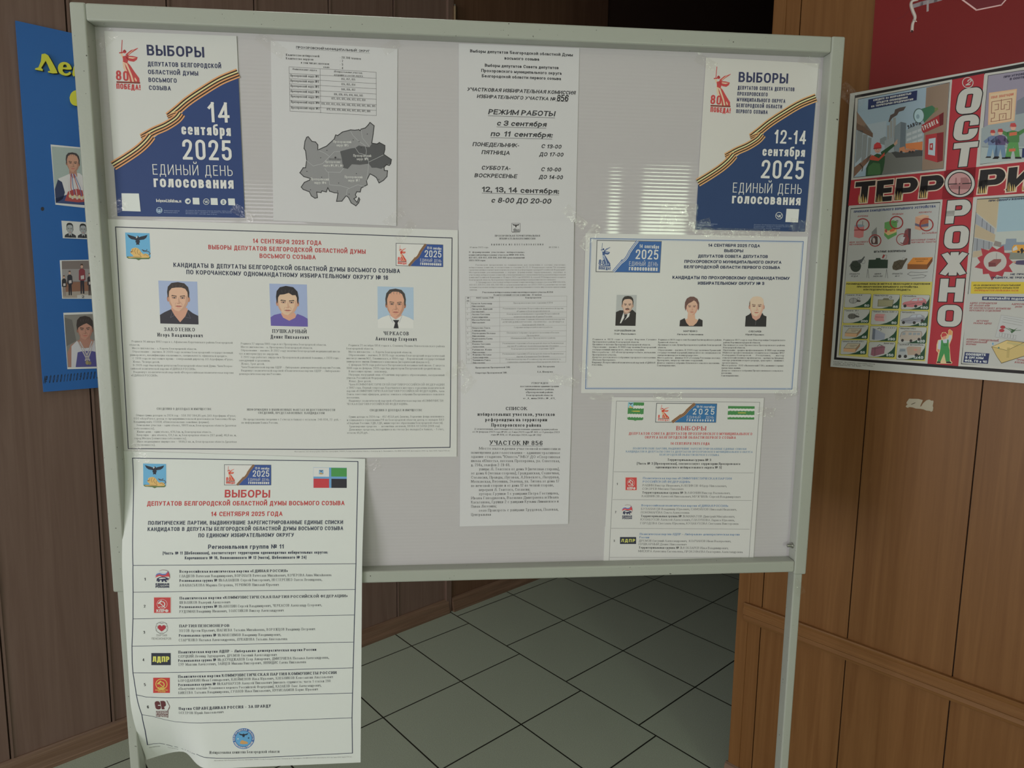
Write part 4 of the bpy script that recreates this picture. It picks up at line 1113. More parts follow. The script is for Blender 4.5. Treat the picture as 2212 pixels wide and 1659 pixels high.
p.text(M_, 'Наименование округа', 283, 320, 490, 331, 17, 'serifi', G)
p.text(M_, 'Избирательные участки,', 638, 341, 880, 354, 17, 'serifi', G); p.text(M_, 'входящие в состав округа', 638, 369, 882, 380, 17, 'serifi', G)
num = [('851, 852, 855', 702, 406, 818, 411), ('824, 853, 854', 702, 450, 818, 455), ('849, 856, 857', 702, 494, 818, 498), ('819, 820, 835, 836, 844, 845', 638, 536, 884, 548), ('822, 823, 825, 826, 827, 837, 859', 617, 572, 905, 586), ('831, 832, 833, 834, 846, 848, 850, 860, 863, 864, 865', 532, 616, 990, 638), ('829, 830, 839, 840, 841, 842, 861, 862, 866', 577, 664, 947, 682)]
for i, n_ in enumerate(num):
    y = (376, 420, 464, 509, 553, 601, 649)[i]
    p.text(M_, 'Прохоровский округ №%d' % (i+1), 266+i, y, 508+i, y+10, 19, 'serifb', G); p.text(M_, *n_, 18, 'serifb', G)
p = s.part('district_map', 'grey printed map with one darker district')
mp = [(945, 768), (980, 797), (972, 870), (960, 945), (1005, 952), (1025, 940), (1072, 965), (1072, 1000), (1062, 1040), (1128, 1085), (1122, 1120), (1110, 1135), (1085, 1130), (1065, 1150), (1068, 1178), (1095, 1180), (1090, 1230), (1060, 1262), (1022, 1285), (1000, 1240), (980, 1225), (945, 1207), (915, 1265), (922, 1300), (870, 1328), (862, 1362), (832, 1360), (820, 1385), (830, 1405), (808, 1420), (835, 1450), (850, 1410), (858, 1425), (848, 1455), (825, 1480), (785, 1455), (762, 1410), (742, 1393), (705, 1440), (660, 1442), (672, 1370), (640, 1368), (600, 1355), (585, 1325), (572, 1362), (535, 1352), (528, 1367), (490, 1362), (497, 1410), (475, 1415), (445, 1395), (428, 1360), (375, 1340), (358, 1320), (385, 1280), (430, 1260), (437, 1248), (415, 1240), (380, 1230), (347, 1198), (375, 1155), (395, 1155), (405, 1090), (395, 1010), (382, 990), (390, 930), (405, 895), (418, 890), (450, 930), (480, 935), (500, 960), (500, 1005), (540, 985), (575, 970), (640, 910), (652, 875), (670, 880), (710, 850), (780, 832), (815, 835), (850, 830), (860, 838), (870, 825), (905, 815), (930, 790)]
p.poly(M_, mp, (124, 122, 122), 1); p.line(M_, mp, 7, (50, 49, 50), 3, True)
dk = [(690, 1015), (780, 990), (820, 985), (850, 965), (905, 975), (940, 980), (960, 950), (1005, 952), (1025, 940), (1072, 965), (1072, 1000), (1062, 1040), (1128, 1085), (1122, 1120), (1085, 1130), (1065, 1150), (1040, 1165), (1000, 1155), (960, 1155), (935, 1120), (860, 1130), (790, 1125), (755, 1165), (715, 1155), (705, 1080)]
p.poly(M_, dk, (76, 75, 76), 2)
for a in ([(820, 985), (850, 1030), (905, 1045), (935, 1105), (1000, 1075), (1060, 1045)], [(905, 975), (915, 1010), (910, 1045)], [(935, 1105), (930, 1160), (915, 1265)], [(500, 1005), (560, 1030), (600, 1060), (640, 1018), (690, 1015)], [(400, 1090), (460, 1140), (540, 1120), (600, 1060)], [(780, 845), (800, 880), (850, 930), (910, 970)], [(870, 830), (880, 900), (940, 975)], [(560, 1160), (580, 1190), (690, 1195), (720, 1160)], [(590, 1190), (600, 1300), (700, 1310), (770, 1330), (840, 1300), (915, 1320)], [(742, 1393), (750, 1340), (770, 1330)]):
    p.line(M_, a, 3, (158, 157, 156), 4)
for x, y, r in [(650, 1068, 8), (578, 1007, 4), (525, 1070, 4), (407, 1186, 4), (533, 1236, 4), (678, 1285, 4), (668, 1354, 4), (767, 1380, 4), (829, 1205, 4), (1020, 1255, 4), (802, 917, 4), (852, 932, 4), (922, 867, 4), (870, 984, 4), (437, 1343, 4)]: p.disc(M_, x, y, r, (45, 44, 45), 5, n=10)
for t, x, y, x2, y2, h in [('Прохоровский', 632, 941, 785, 945, 21), ('округ №5', 660, 972, 762, 974, 21), ('Прохоровский', 803, 1060, 955, 1063, 21), ('округ №6', 832, 1090, 932, 1091, 21), ('Прохоровские', 565, 1112, 692, 1114, 18), ('округа №1, №3, №3', 548, 1143, 718, 1147, 18), ('Прохоровский', 440, 1260, 592, 1264, 21), ('округ №4', 470, 1291, 572, 1294, 21), ('Прохоровский', 730, 1242, 880, 1245, 21), ('округ №7', 758, 1272, 858, 1274, 21)]:
    p.text(M_, t, x, y, x2, y2, h, 'serif', (196, 194, 192), 6)
p.text(M_, 'ПРОХОРОВКА', 597, 1090, 700, 1091, 15, 'sans', (70, 69, 70), 5)
s.build()

# ------------------------------------------------------------------ opening hours
s = Sheet(PB, 'opening_hours_sheet', 'white sheet of opening hours in bold slanted black type, top of the middle column', 'notice', [px(C_, *c) for c in [(45, 58), (1127, 100), (1092, 1658), (45, 1652)]], .0010, bump=bowed(.0005, 4), nx=12, ny=16, part='paper_sheet', col=(176, 173, 172))
p = s.part('heading_text')
for t in [('Выборы депутатов Белгородской областной Думы', 147, 138, 1067, 174), ('восьмого созыва', 455, 202, 767, 213), ('Выборы депутатов Совета депутатов', 279, 266, 940, 289), ('Прохоровского муниципального округа', 247, 313, 967, 339), ('Белгородской области первого созыва', 252, 361, 962, 387)]: p.text(C_, *t, 28, 'sansb', BLK)
p.text(C_, 'УЧАСТКОВАЯ ИЗБИРАТЕЛЬНАЯ КОМИССИЯ', 120, 483, 1088, 517, 33, 'sansi', BLK); p.text(C_, 'ИЗБИРАТЕЛЬНОГО УЧАСТКА №', 207, 546, 908, 571, 32, 'sansi', BLK)
p = s.part('handwritten_number', 'thick black marker digits'); p.line(C_, [(912, 574), (1022, 580)], 3, BLK); p.text(C_, '856', 922, 575, 1025, 577, 58, 'brush', (26, 25, 27))
p = s.part('hours_text')
for t, x, y, x2, y2, h, u in [('РЕЖИМ РАБОТЫ', 308, 692, 905, 711, 47, .28), ('с 3 сентября', 385, 793, 828, 805, 47, .25), ('по 11 сентября:', 330, 888, 882, 901, 47, .28), ('ПОНЕДЕЛЬНИК-', 168, 977, 583, 989, 36, 0), ('С 13-00', 783, 995, 962, 1001, 36, 0), ('ПЯТНИЦА', 248, 1049, 500, 1056, 36, 0), ('ДО 17-00', 765, 1067, 980, 1072, 36, 0), ('СУББОТА-', 248, 1188, 505, 1194, 36, 0), ('С 10-00', 781, 1202, 958, 1206, 36, 0), ('ВОСКРЕСЕНЬЕ', 185, 1256, 565, 1265, 36, 0), ('ДО 14-00', 762, 1270, 975, 1275, 36, 0), ('с 8-00 ДО 20-00', 335, 1483, 870, 1494, 46, 0)]:
    p.text(C_, t, x, y, x2, y2, h, 'sansi', BLK, under=u or None)
p.text(C_, '12, 13, 14 сентября:', 253, 1387, 943, 1404, 47, 'sansb', BLK, under=.22)
s.build()

# ------------------------------------------------------------------ extract from the ruling
s = Sheet(PB, 'commission_list_sheet', 'white sheet with a small black crest and a table of commission members, middle column', 'notice', [px(D1, 82, 42), px(D1, 2130, 58), px(D2, 2098, 1490), px(D2, 125, 1490)], .0018, bump=bowed(.0005, 5), nx=12, ny=16, part='paper_sheet', col=(177, 174, 173))
p = s.part('coat_of_arms', 'small black and white crest'); arms(p, quadmap(D1, [(1027, 102), (1177, 102), (1174, 268), (1026, 268)]), (176, 173, 172), (120, 118, 118), (56, 52, 54), mono=True)
p = s.part('heading_text')
p.text(D1, 'ПРОХОРОВСКАЯ ТЕРРИТОРИАЛЬНАЯ', 730, 337, 1525, 336, 30, 'serifb', BLK); p.text(D1, 'ИЗБИРАТЕЛЬНАЯ КОМИССИЯ', 810, 387, 1443, 387, 30, 'serifb', BLK)
p.text(D1, 'В Ы П И С К А  И З  П О С Т А Н О В Л Е Н И Я', 665, 492, 1585, 490, 28, 'serifb', BLK, hi=1.0)
p.text(D1, '01 июня 2023 года', 285, 540, 610, 540, 28, 'serif', GRY); p.text(D1, '№ 17/96-1', 1687, 540, 1858, 540, 28, 'serif', GRY)
p.para(D1, (270, 625), (1253, 625), (270, 771), (1253, 771), ['О  формировании  участковых  избирательных', 'комиссий избирательных участков №№ 819-820,', '822-827, 829-837, 839-846, 848-866 срока полномочий', ('2023-2028 годов', 0, .295)], 27, 'serifb', BLK)
p = s.part('body_text')
p.para(D1, (270, 850), (1977, 848), (280, 1290), (1980, 1284), [('Рассмотрев предложения по кандидатурам для назначения в составы участковых', .07, 1), 'избирательных  комиссий,  в соответствии со статьями 20, 22, 27 Федерального закона "Об основных', 'гарантиях избирательных прав и права на участие в референдуме граждан Российской Федерации",', 'Методическими рекомендациями о порядке формирования территориальных, окружных и', 'участковых избирательных комиссий, утвержденными постановлением Центральной избирательной', 'комиссии Российской Федерации от 15 марта 2023 года N111/863-8, статьей 31 Избирательного кодекса', ('Белгородской области, Прохоровская территориальная избирательная комиссия постановляет:', 0, .90), ('1. Сформировать участковые избирательные комиссии избирательных участков №№ 819-820,', .07, 1), '822-827, 829-837, 839-846, 848-866 со сроком полномочий пять лет (2023-2028 гг.), назначив в их составы', 'членами участковых избирательных комиссий с правом решающего голоса лиц согласно прилагаемым', ('спискам.', 0, .08)], 25, 'serif', (104, 98, 98))
p.text(D1, 'Участковая избирательная комиссия избирательного участка N 856', 505, 1335, 1757, 1332, 27, 'serifb', BLK); p.text(D1, 'Количественный состав комиссии - 11 членов', 710, 1382, 1555, 1379, 27, 'serifb', BLK)
p = s.part('member_table')
rl = [90, 180, 277, 373, 470, 612, 708, 803, 897, 998, 1087, 1182, 1275]; rr = [75, 165, 265, 360, 455, 595, 692, 785, 878, 972, 1060, 1158, 1247]
TG = (116, 110, 110)
for i, (a, b) in enumerate(zip(rl, rr)): p.line(D2, [(208+i*1.4, a), (2003-i*1.3, b)], 3.2, TG, 1)
for a, b, y0, y1 in ((208, 225, 90, 1275), (300, 315, 89, 1274), (810, 820, 85, 1266), (2003, 1987, 75, 1247)): p.line(D2, [(a, y0), (b, y1)], 3.2, TG, 1)
for t in [('№', 240, 123, 278, 123), ('пп', 232, 171, 274, 171), ('ФИО члена УИК', 395, 122, 712, 120), ('Кем предложен', 1270, 119, 1547, 117)]: p.text(D2, *t, 26, 'serifb', BLK)
nm = [('Булатов Александр', 'Николаевич'), ('Лихарчук Дмитрий', 'Евгеньевич'), ('Лахова Светлана', 'Александровна'), ('Маслов Вячеслав', 'Николаевич'), ('Некрасова Ольга', 'Геннадьевна'), ('Переведкина Наталья', 'Николаевна'), ('Надбельцева Елена', 'Ивановна'), ('Попова Светлана', 'Алексеевна'), ('Рыбникова Жанна', 'Николаевна'), ('Фоменко Наталья', 'Александровна'), ('Чернышова Раиса', 'Николаевна')]
nw = [(680, 548), (683, 538), (642, 606), (645, 550), (645, 562), (735, 550), (686, 510), (650, 540), (674, 553), (663, 612), (648, 555)]
by = [[('Прохоровское местное отделение КПРФ', 1060, 1755)], [('Региональное отделение Всероссийской политической партии', 873, 1938), ('«Родина» в Белгородской области', 1115, 1700)], [('Белгородское региональное отделение Всероссийской', 942, 1868), ('политической партии «Единая Россия»', 1066, 1745)], [('Региональное отделение Социалистическая политическая партия', 848, 1962), ('«СПРАВЕДЛИВАЯ РОССИЯ – ПАТРИОТЫ – ЗА ПРАВДУ» в', 865, 1948), ('Белгородской области', 1220, 1597)], [('Собрание избирателей по месту работы', 1066, 1745)], [('Поселковое собрание городского поселения «Поселок', 942, 1865), ('Прохоровка»', 1295, 1517)], [('Муниципальный совет Прохоровского района', 1015, 1798)], [('Региональное отделение в Белгородской области Политическая', 866, 1942), ('партия «Российская экологическая партия «Зеленые»', 950, 1857)], [('Белгородское региональное отделение ЛДПР', 1022, 1787)], [('Региональное отделение в Белгородской области Политическая', 866, 1942), ('партия «Гражданская Платформа»', 1115, 1697)], [('Политическая партия «Российская партия пенсионеров за', 918, 1893), ('социальную справедливость» в Белгородской области', 946, 1860)]]
for i in range(11):
    y = rl[i+1]+40; x = 318+i*1.6
    p.text(D2, str(i+1), 232+i*1.4, y, 248+i*1.4+(20 if i > 8 else 0), y, 25, 'serif', GRY)
    p.text(D2, nm[i][0], x, y+2, nw[i][0], y+1, 26, 'serifb', BLK); p.text(D2, nm[i][1], x+4, y+49, nw[i][1], y+48, 26, 'serifb', BLK)
    for j, (t, a, b) in enumerate(by[i]): 
        yy = (rl[i+1]*.4+rr[i+1]*.6)+40+47*j
        p.text(D2, t, a, yy+2, b, yy-3, 25, 'serif', GRY)
for q in [(('Председатель Прохоровской ТИК', 385, 1357, 998, 1350), ('Н.М. Погорелова', 1483, 1340, 1788, 1337)), (('Секретарь Прохоровской ТИК', 385, 1451, 942, 1446), ('Е.А. Шокурова', 1483, 1432, 1752, 1430))]:
    p = s.part('signature_line')
    for t in q: p.text(D2, *t, 27, 'serifb', BLK)
s.build()

# ------------------------------------------------------------------ precinct notice
s = Sheet(PB, 'precinct_notice_sheet', 'white sheet headed СПИСОК with a list of streets, bottom of the middle column', 'notice', [px(E_, 75, -8), px(E_, 1290, -3), px(E_, 1243, 1617), px(E_, 65, 1645)], .0013, bump=bowed(.0006, 6), nx=12, ny=16, part='paper_sheet', col=(179, 176, 175))
p = s.part('heading_text')
for t in [('УТВЕРЖДЕН', 843, 97, 1023, 97), ('постановлением администрации', 724, 131, 1140, 131), ('муниципального района', 776, 163, 1086, 164), ('«Прохоровский район»', 783, 196, 1078, 196), ('Белгородской области', 790, 228, 1072, 228), ('от _9_ июня 2018 г. № _471_', 753, 262, 1108, 262)]: p.text(E_, *t, 18, 'serifb', BLK)
for t in [('СПИСОК', 565, 382, 798, 382), ('избирательных участков, участков', 260, 443, 1098, 445), ('референдума на территории', 343, 502, 1013, 503), ('Прохоровского района', 408, 560, 948, 562)]: p.text(E_, *t, 36, 'serifb', BLK)
for t in [('(с изменениями, внесенными постановлениями администрации района', 225, 594, 1128, 599), ('от 14 февраля 2023 года № 82, от 5 мая 2023 года № 380, от 5 декабря 2023', 203, 625, 1148, 630), ('года № 904, от 18 декабря 2024 года № 788)', 405, 656, 945, 661)]: p.text(E_, *t, 18, 'serifi', BLK)
p.text(E_, 'УЧАСТОК № 856', 388, 758, 965, 762, 47, 'serifb', BLK, under=.20)
p = s.part('body_text')
p.para(E_, (190, 810), (1155, 815), (190, 1530), (1133, 1515), [('Место нахождения участковой комиссии и', .09, 1), 'помещения для голосования – административное', 'здание стадиона "Юность" МБУ ДО «Спортивная', 'школа «Юность», поселок Прохоровка, ул. Советская,', ('д. 256а, телефон 2-29-68.', 0, .44), ('улицы: Л. Толстого от дома 9 (нечетная сторона),', .09, 1), 'от дома 6 (четная сторона), Гражданская, Солнечная,', 'Согласия, Правды, Луговая, А.Невского, Лазурная,', 'Московская, Весенняя, Зеленая, ул. Титова от дома 17', ('по нечетной стороне и от дома 12 по четной стороне,', 0, .94), ('переулок Л. Толстого, Согласия;', .09, .67), ('хутора: Грушки-1 с улицами Петра Гостищева,', .09, 1), 'Ивана Гнездилова, Василия Дмитриева и Ивана', 'Касатонова, Грушки-2 с улицами Кузьмы Лиманского и', ('Павла Легезина;', 0, .29), ('село Правороть с улицами Трудовая, Полевая,', .09, 1), ('Центральная', 0, .225)], 29, 'serif', (74, 72, 72))
s.build()

# ------------------------------------------------------------------ large candidates' poster
s = Sheet(PB, 'candidate_poster', 'wide white poster with a dark border and three colour portraits of men', 'poster', [(232+.6, 473.2), (1005*.0+989, 497), (986.5, 986.5), (262.5, 993.5)], .0013, bump=bowed(.0007, 7), nx=18, ny=14, part='paper_sheet', col=(183, 181, 176))
p = s.part('border_line')
p.line(PX, [px(F1, 84, 60), (460, 496.7), (700, 504), px(F2, 2082, 78), (px(F5, 1545, 1476)), (700, 971), px(F3, 112, 1588)], 2.0, (46, 48, 62), 1, True, 6)
p = s.part('coat_of_arms', 'blue crest with an eagle above a lion'); arms(p, quadmap(F1, [(203, 128), (505, 137), (522, 478), (219, 470)]))
p = s.part('date_badge', 'blue date badge'); banner(p, quadmap(F2, [(1413, 141), (1973, 160), (1973, 422), (1413, 407)]), '12-14 сентября')
p = s.part('heading_text'); c = (158, 62, 62)
for t in [('14 СЕНТЯБРЯ 2025 ГОДА', *px(F1, 1790, 258), *px(F2, 523, 163)), ('ВЫБОРЫ ДЕПУТАТОВ БЕЛГОРОДСКОЙ ОБЛАСТНОЙ ДУМЫ', *px(F1, 1236, 335), *px(F2, 1050, 268)), ('ВОСЬМОГО СОЗЫВА', *px(F1, 1872, 444), *px(F2, 453, 335))]: p.text(PX, *t, 9.6, 'cond', c, lo=.5, hi=1.7)
for t in [('КАНДИДАТЫ В ДЕПУТАТЫ БЕЛГОРОДСКОЙ ОБЛАСТНОЙ ДУМЫ ВОСЬМОГО СОЗЫВА', *px(F1, 803, 556), *px(F2, 1460, 498)), ('ПО КОРОЧАНСКОМУ ОДНОМАНДАТНОМУ ИЗБИРАТЕЛЬНОМУ ОКРУГУ № 16', *px(F1, 964, 645), *px(F2, 1318, 578))]: p.text(PX, *t, 9.4, 'cond', (48, 50, 66), lo=.5, hi=1.7)
portrait(s, quadmap(F1, [(615, 724), (1098, 738), (1114, 1269), (640, 1257)]), 'polo', 'portrait of a short-haired man in a dark polo shirt')
portrait(s, quadmap(PX, [px(F1, 1992, 762), px(F2, 348, 634), px(F2, 359, 1138), px(F1, 2012, 1285)]), 'tee', 'portrait of a dark-haired man in a violet t-shirt')
portrait(s, quadmap(F2, [(1191, 656), (1622, 668), (1624, 1159), (1196, 1154)]), 'tie', 'portrait of an older man in a white shirt and black tie')
c = (70, 70, 74)
for i, t in enumerate([('ЗАКОТЕНКО', *px(F1, 688, 1350), *px(F1, 1070, 1356)), ('Игорь Владимирович', *px(F1, 604, 1418), *px(F1, 1165, 1428)), ('ПУШКАРНЫЙ', *px(F1, 2030, 1373), *px(F2, 345, 1217)), ('Денис Николаевич', *px(F1, 2008, 1442), *px(F2, 370, 1285)), ('ЧЕРКАСОВ', *px(F2, 1263, 1237), *px(F2, 1568, 1242)), ('Александр Егорович', *px(F2, 1169, 1300), *px(F2, 1658, 1308))]):
    if i % 2 == 0: p = s.part('caption_text')
    p.text(PX, *t, 7.9, 'serifb', c)
p = s.part('biography_text'); c = (104, 104, 102); hh = 4.3
p.para(PX, px(F3, 125, 92), px(F3, 1577, 113), px(F3, 153, 571), px(F3, 1590, 582), [('Родился 14 января 1987 года в с. Афанасово Корочанского района Белгородской', .025, 1), ('области.', 0, .10), ('Место жительства – г. Короча Белгородской области.', .025, .65), ('Образование – высшее. В 2009 году окончил Белгородский государственный', .025, 1), ('университет, квалификация «экономист», специальность «финансы и кредит».', 0, .945), ('С 2010 года по настоящее время – генеральный директор АО Агрофирма «Русь».', .025, 1), ('Женат. Четверо детей.', .025, .285), ('В 2020 году был избран депутатом Белгородской областной Думы. Член Всерос-', .025, 1), ('сийской политической партии «ЕДИНАЯ РОССИЯ».', 0, .635), ('Выдвинут политической партией «Всероссийская политическая партия', .025, 1), ('«ЕДИНАЯ РОССИЯ».', 0, .262)], hh, 'serif', c)
p.text(PX, 'СВЕДЕНИЯ О ДОХОДАХ И ИМУЩЕСТВЕ', *px(F3, 512, 1042), *px(F3, 1280, 1047), hh*1.05, 'serifb', c)
p.para(PX, px(F3, 185, 1132), px(F3, 1620, 1140), px(F3, 204, 1548), px(F3, 1634, 1550), [('Общая сумма доходов за 2024 год – 558 707 384,95 руб. (АО Агрофирма «Русь»;', .025, 1), 'ООО «АгроРусь»; доход от предпринимательской деятельности Закотенко Игорь', ('Владимирович; ССПОК «Новооскольские семейные фермы»).', 0, .74), ('Земельные участки – один объект, 16611 кв.м, Белгородская область (долевая', .025, 1), ('собственность).', 0, .20), ('Жилые дома – один объект, 476,1 кв. м, Белгородская область.', .025, .76), ('Квартиры – два объекта, 131,1 кв. м, Белгородская область (1/2 доли); 40,6 кв. м,', .025, 1), ('город Москва (совместная собственность).', 0, .51), ('Иное недвижимое имущество – 1808,5 кв. м, Белгородская область (долевая', .025, 1), ('собственность).', 0, .20)], hh, 'serif', c)
p.para(PX, px(F4, 105, 58), px(F4, 1532, 80), px(F4, 110, 485), px(F4, 1534, 491), [('Родился 27 апреля 1993 года в пгт Прохоровка Белгородской области.', .02, .86), ('Место жительства – п. Прохоровка Белгородской области.', .02, .725), ('Образование – высшее. В 2017 году окончил Белгородский медицинский инсти-', .02, 1), ('тут и интернатуру по хирургии.', 0, .39), ('С 2017 года работает хирургом в Прохоровской районной больнице, с 2020 года –', .02, 1), ('заведующий отделением.', 0, .305), ('Женат. Трое детей.', .02, .25), ('Член Политической партии ЛДПР – Либерально-демократической партии России.', .02, 1), ('Выдвинут политической партией «Политическая партия ЛДПР – Либерально-', .02, 1), ('демократическая партия России».', 0, .415)], hh, 'serif', c)
for t in [('ИНФОРМАЦИЯ О ВЫЯВЛЕННЫХ ФАКТАХ НЕДОСТОВЕРНОСТИ', *px(F4, 220, 989), *px(F4, 1456, 995)), ('СВЕДЕНИЙ, ПРЕДСТАВЛЕННЫХ  КАНДИДАТОМ', *px(F4, 376, 1034), *px(F4, 1308, 1038))]: p.text(PX, *t, hh*1.05, 'serifb', c)
p.text(PX, 'Не представлены сведения о 7 счетах в банках с остатком  246 838, 72  руб. –', *px(F4, 172, 1124), *px(F4, 1540, 1128), hh, 'serif', c); p.text(PX, 'по информации Банка России.', *px(F4, 142, 1170), *px(F4, 655, 1172), hh, 'serif', c)
p.para(PX, px(F5, 118, 80), px(F5, 1471, 95), px(F5, 124, 892), px(F5, 1462, 890), [('Родился 21 октября 1954 года в с. Солонец-Поляна Новооскольского района', .022, 1), ('Белгородской области.', 0, .275), ('Место жительства – г. Короча Белгородской области.', .022, .665), ('Образование – высшее. В 1976 году окончил Белгородский педагогический', .022, 1), 'институт имени М.С. Ольминского, в 1984 году – Воронежский государственный', ('университет имени Ленинского комсомола (исторический факультет).', 0, .85), ('С февраля 1978 года работал в Погореловской восьмилетней школе. С августа', .022, 1), ('1980 года по февраль 2020 года был директором Погореловской средней школы.', 0, .965), ('В настоящее время – пенсионер.', .022, .415), ('Награды: нагрудный знак «Отличник народного образования», заслуженный', .022, 1), ('учитель Российской Федерации.', 0, .39), ('Женат. Двое детей.', .022, .25), ('Член КОММУНИСТИЧЕСКОЙ ПАРТИИ РОССИЙСКОЙ ФЕДЕРАЦИИ', .022, 1), 'с 1982 года. Первый секретарь Корочанского местного отделения политической', 'партии «КОММУНИСТИЧЕСКАЯ ПАРТИЯ РОССИЙСКОЙ ФЕДЕРАЦИИ», член', 'Союза советских офицеров, депутат земского собрания Погореловского сельского', ('поселения.', 0, .13), ('Выдвинут политической партией «Политическая партия «КОММУНИСТИ-', .022, 1), ('ЧЕСКАЯ ПАРТИЯ РОССИЙСКОЙ ФЕДЕРАЦИИ».', 0, .63)], hh, 'serif', c)
p.text(PX, 'СВЕДЕНИЯ О ДОХОДАХ И ИМУЩЕСТВЕ', *px(F5, 440, 978), *px(F5, 1160, 977), hh*1.05, 'serifb', c)
p.para(PX, px(F5, 124, 1068), px(F5, 1462, 1063), px(F5, 128, 1288), px(F5, 1460, 1282), [('Сумма дохода за 2024 год – 457 453,6 руб. (пенсия, Отделение фонда пенсионного', .022, 1), 'и социального страхования РФ по Белгородской области; доход от вкладов ПАО', ('«Сбербанк России»; ЕДВ, ЕДК, министерство образования Белгородской области).', 0, .99), ('Транспортные средства  –  автомобиль легковой, SKODA OCTAVIA (2019 год).', .022, .96), ('Денежные средства, находящиеся на счетах (во вкладах) в банках, – 1 счет,', .022, 1), ('остаток 49,26 руб.', 0, .215)], hh, 'serif', c)
p = s.part('imprint_text'); p.text(PX, 'Изготовитель: ЗАО «Белгородская областная типография», 308002, Россия, Белгородская область, г. Белгород, пр. Б. Хмельницкого, 111а ИНН 3123137122. Дата выпуска 2025 год. Заказ 4564. Тираж 2750 экз.', *px(F4, 888, 1573), *px(F5, 1545, 1530), 2.6, 'serif', (120, 118, 116), lo=.3)
s.build()

# ------------------------------------------------------------------ smaller candidates' poster on the right
RW = (172, 169, 167)
s = Sheet(PB, 'candidate_poster', 'landscape white poster with a thin blue double border and three small portraits', 'poster', [px(G1, 66, 60), px(G1, 2147, 92), px(G1, 2040, 1560), px(G1, 22, 1558)], .0014, ref=RW, col=(170, 167, 166), bump=bowed(.0006, 8), nx=14, ny=12, part='paper_sheet', rough=.3)
p = s.part('border_line', 'blue double border')
bd = [(112, 108), (1100, 124), (2105, 138), (1998, 1520), (1000, 1518), (64, 1516)]
p.line(G1, bd, 7, (72, 96, 138), 1, True, 5)
p.line(G1, [(122, 119), (1100, 134), (2093, 149), (1988, 1510), (1000, 1508), (76, 1506)], 2.5, (110, 128, 158), 1, True, 5)
p = s.part('date_badge', 'blue date badge'); banner(p, quadmap(G1, [(172, 127), (775, 138), (758, 428), (163, 420)]), '14 сентября', (52, 84, 134), (58, 76, 116), (150, 156, 170), mono=True)
p = s.part('heading_text'); c = (40, 46, 70)
for t in [('14 СЕНТЯБРЯ 2025 ГОДА', 1214, 186, 1698, 192, 28), ('ВЫБОРЫ', 1363, 237, 1541, 239, 28), ('ДЕПУТАТОВ СОВЕТА ДЕПУТАТОВ', 1118, 288, 1771, 293, 28), ('ПРОХОРОВСКОГО МУНИЦИПАЛЬНОГО ОКРУГА', 990, 338, 1899, 347, 28), ('БЕЛГОРОДСКОЙ ОБЛАСТИ ПЕРВОГО СОЗЫВА', 987, 389, 1886, 396, 28), ('КАНДИДАТЫ ПО ПРОХОРОВСКОМУ ОДНОМАНДАТНОМУ', 878, 488, 1976, 497, 29), ('ИЗБИРАТЕЛЬНОМУ ОКРУГУ № 3', 1116, 542, 1738, 545, 29)]: p.text(G1, *t, 'heavy', c)
portrait(s, quadmap(G1, [(356, 637), (545, 639), (532, 928), (343, 926)]), 'suit', 'portrait of a man with a moustache in a dark suit')
portrait(s, quadmap(G1, [(948, 655), (1164, 657), (1160, 934), (944, 932)]), 'woman', 'portrait of a woman with brown hair in a black top')
portrait(s, quadmap(G1, [(1567, 650), (1766, 652), (1756, 936), (1558, 934)]), 'jacket', 'portrait of a balding man in a black jacket')
for i, t in enumerate([('КОРОБЕЙНИКОВ', 336, 980, 531, 981, 16), ('Олег Васильевич', 331, 1009, 534, 1011, 15), ('МАРЧЕНКО', 981, 985, 1111, 986, 16), ('Наталья Алексеевна', 923, 1014, 1167, 1016, 15), ('СЛЕСАРЕВ', 1592, 988, 1710, 989, 16), ('Юрий Юрьевич', 1563, 1016, 1735, 1018, 15)]):
    if i % 2 == 0: p = s.part('caption_text')
    p.text(G1, *t, 'sansb', BLK)
p = s.part('biography_text'); c = (72, 70, 72); hh = 3.4
p.para(PX, px(G2, 92, 128), px(G2, 1308, 134), px(G2, 78, 618), px(G2, 1282, 626), ['Родился в 1970 году в хуторе Верхняя Гусынка', ('Прохоровского района Белгородской области.', 0, .73), ('Проживает в поселке Прохоровка Белгородской области.', 0, .91), 'Образование – высшее. В 1998 году окончил Белгородский', ('государственный университет, учитель географии.', 0, .82), 'Место работы – АО «Белгородэнергосбыт», начальник', ('Прохоровского участка.', 0, .385), 'Депутат поселкового собрания городского поселения', ('«Поселок Прохоровка».', 0, .375), 'Выдвинут Всероссийской политической партией «ЕДИНАЯ', ('РОССИЯ».', 0, .17)], hh, 'serifb', c)
p.para(PX, px(G2, 1345, 136), px(G3, 515, 140), px(G2, 1320, 628), px(G3, 480, 634), ['Родилась в 1973 году в селе Казанки Бахчисарайского района', ('Крымской области.', 0, .31), 'Проживает в селе Лучки Прохоровского района Белгородской', ('области.', 0, .13), 'Образование – высшее. В 2001 году окончила Крымский', 'государственный аграрный университет по специальности', ('«плодоовощеводство и виноградарство».', 0, .65), 'Место работы – филиал ООО «Хохланд Руссланд» поселка', ('Прохоровка, оператор очистных сооружений.', 0, .73), ('Депутат земского собрания Лучковского сельского поселения.', 0, 1), ('Самовыдвижение.', 0, .30)], hh, 'serifb', c)
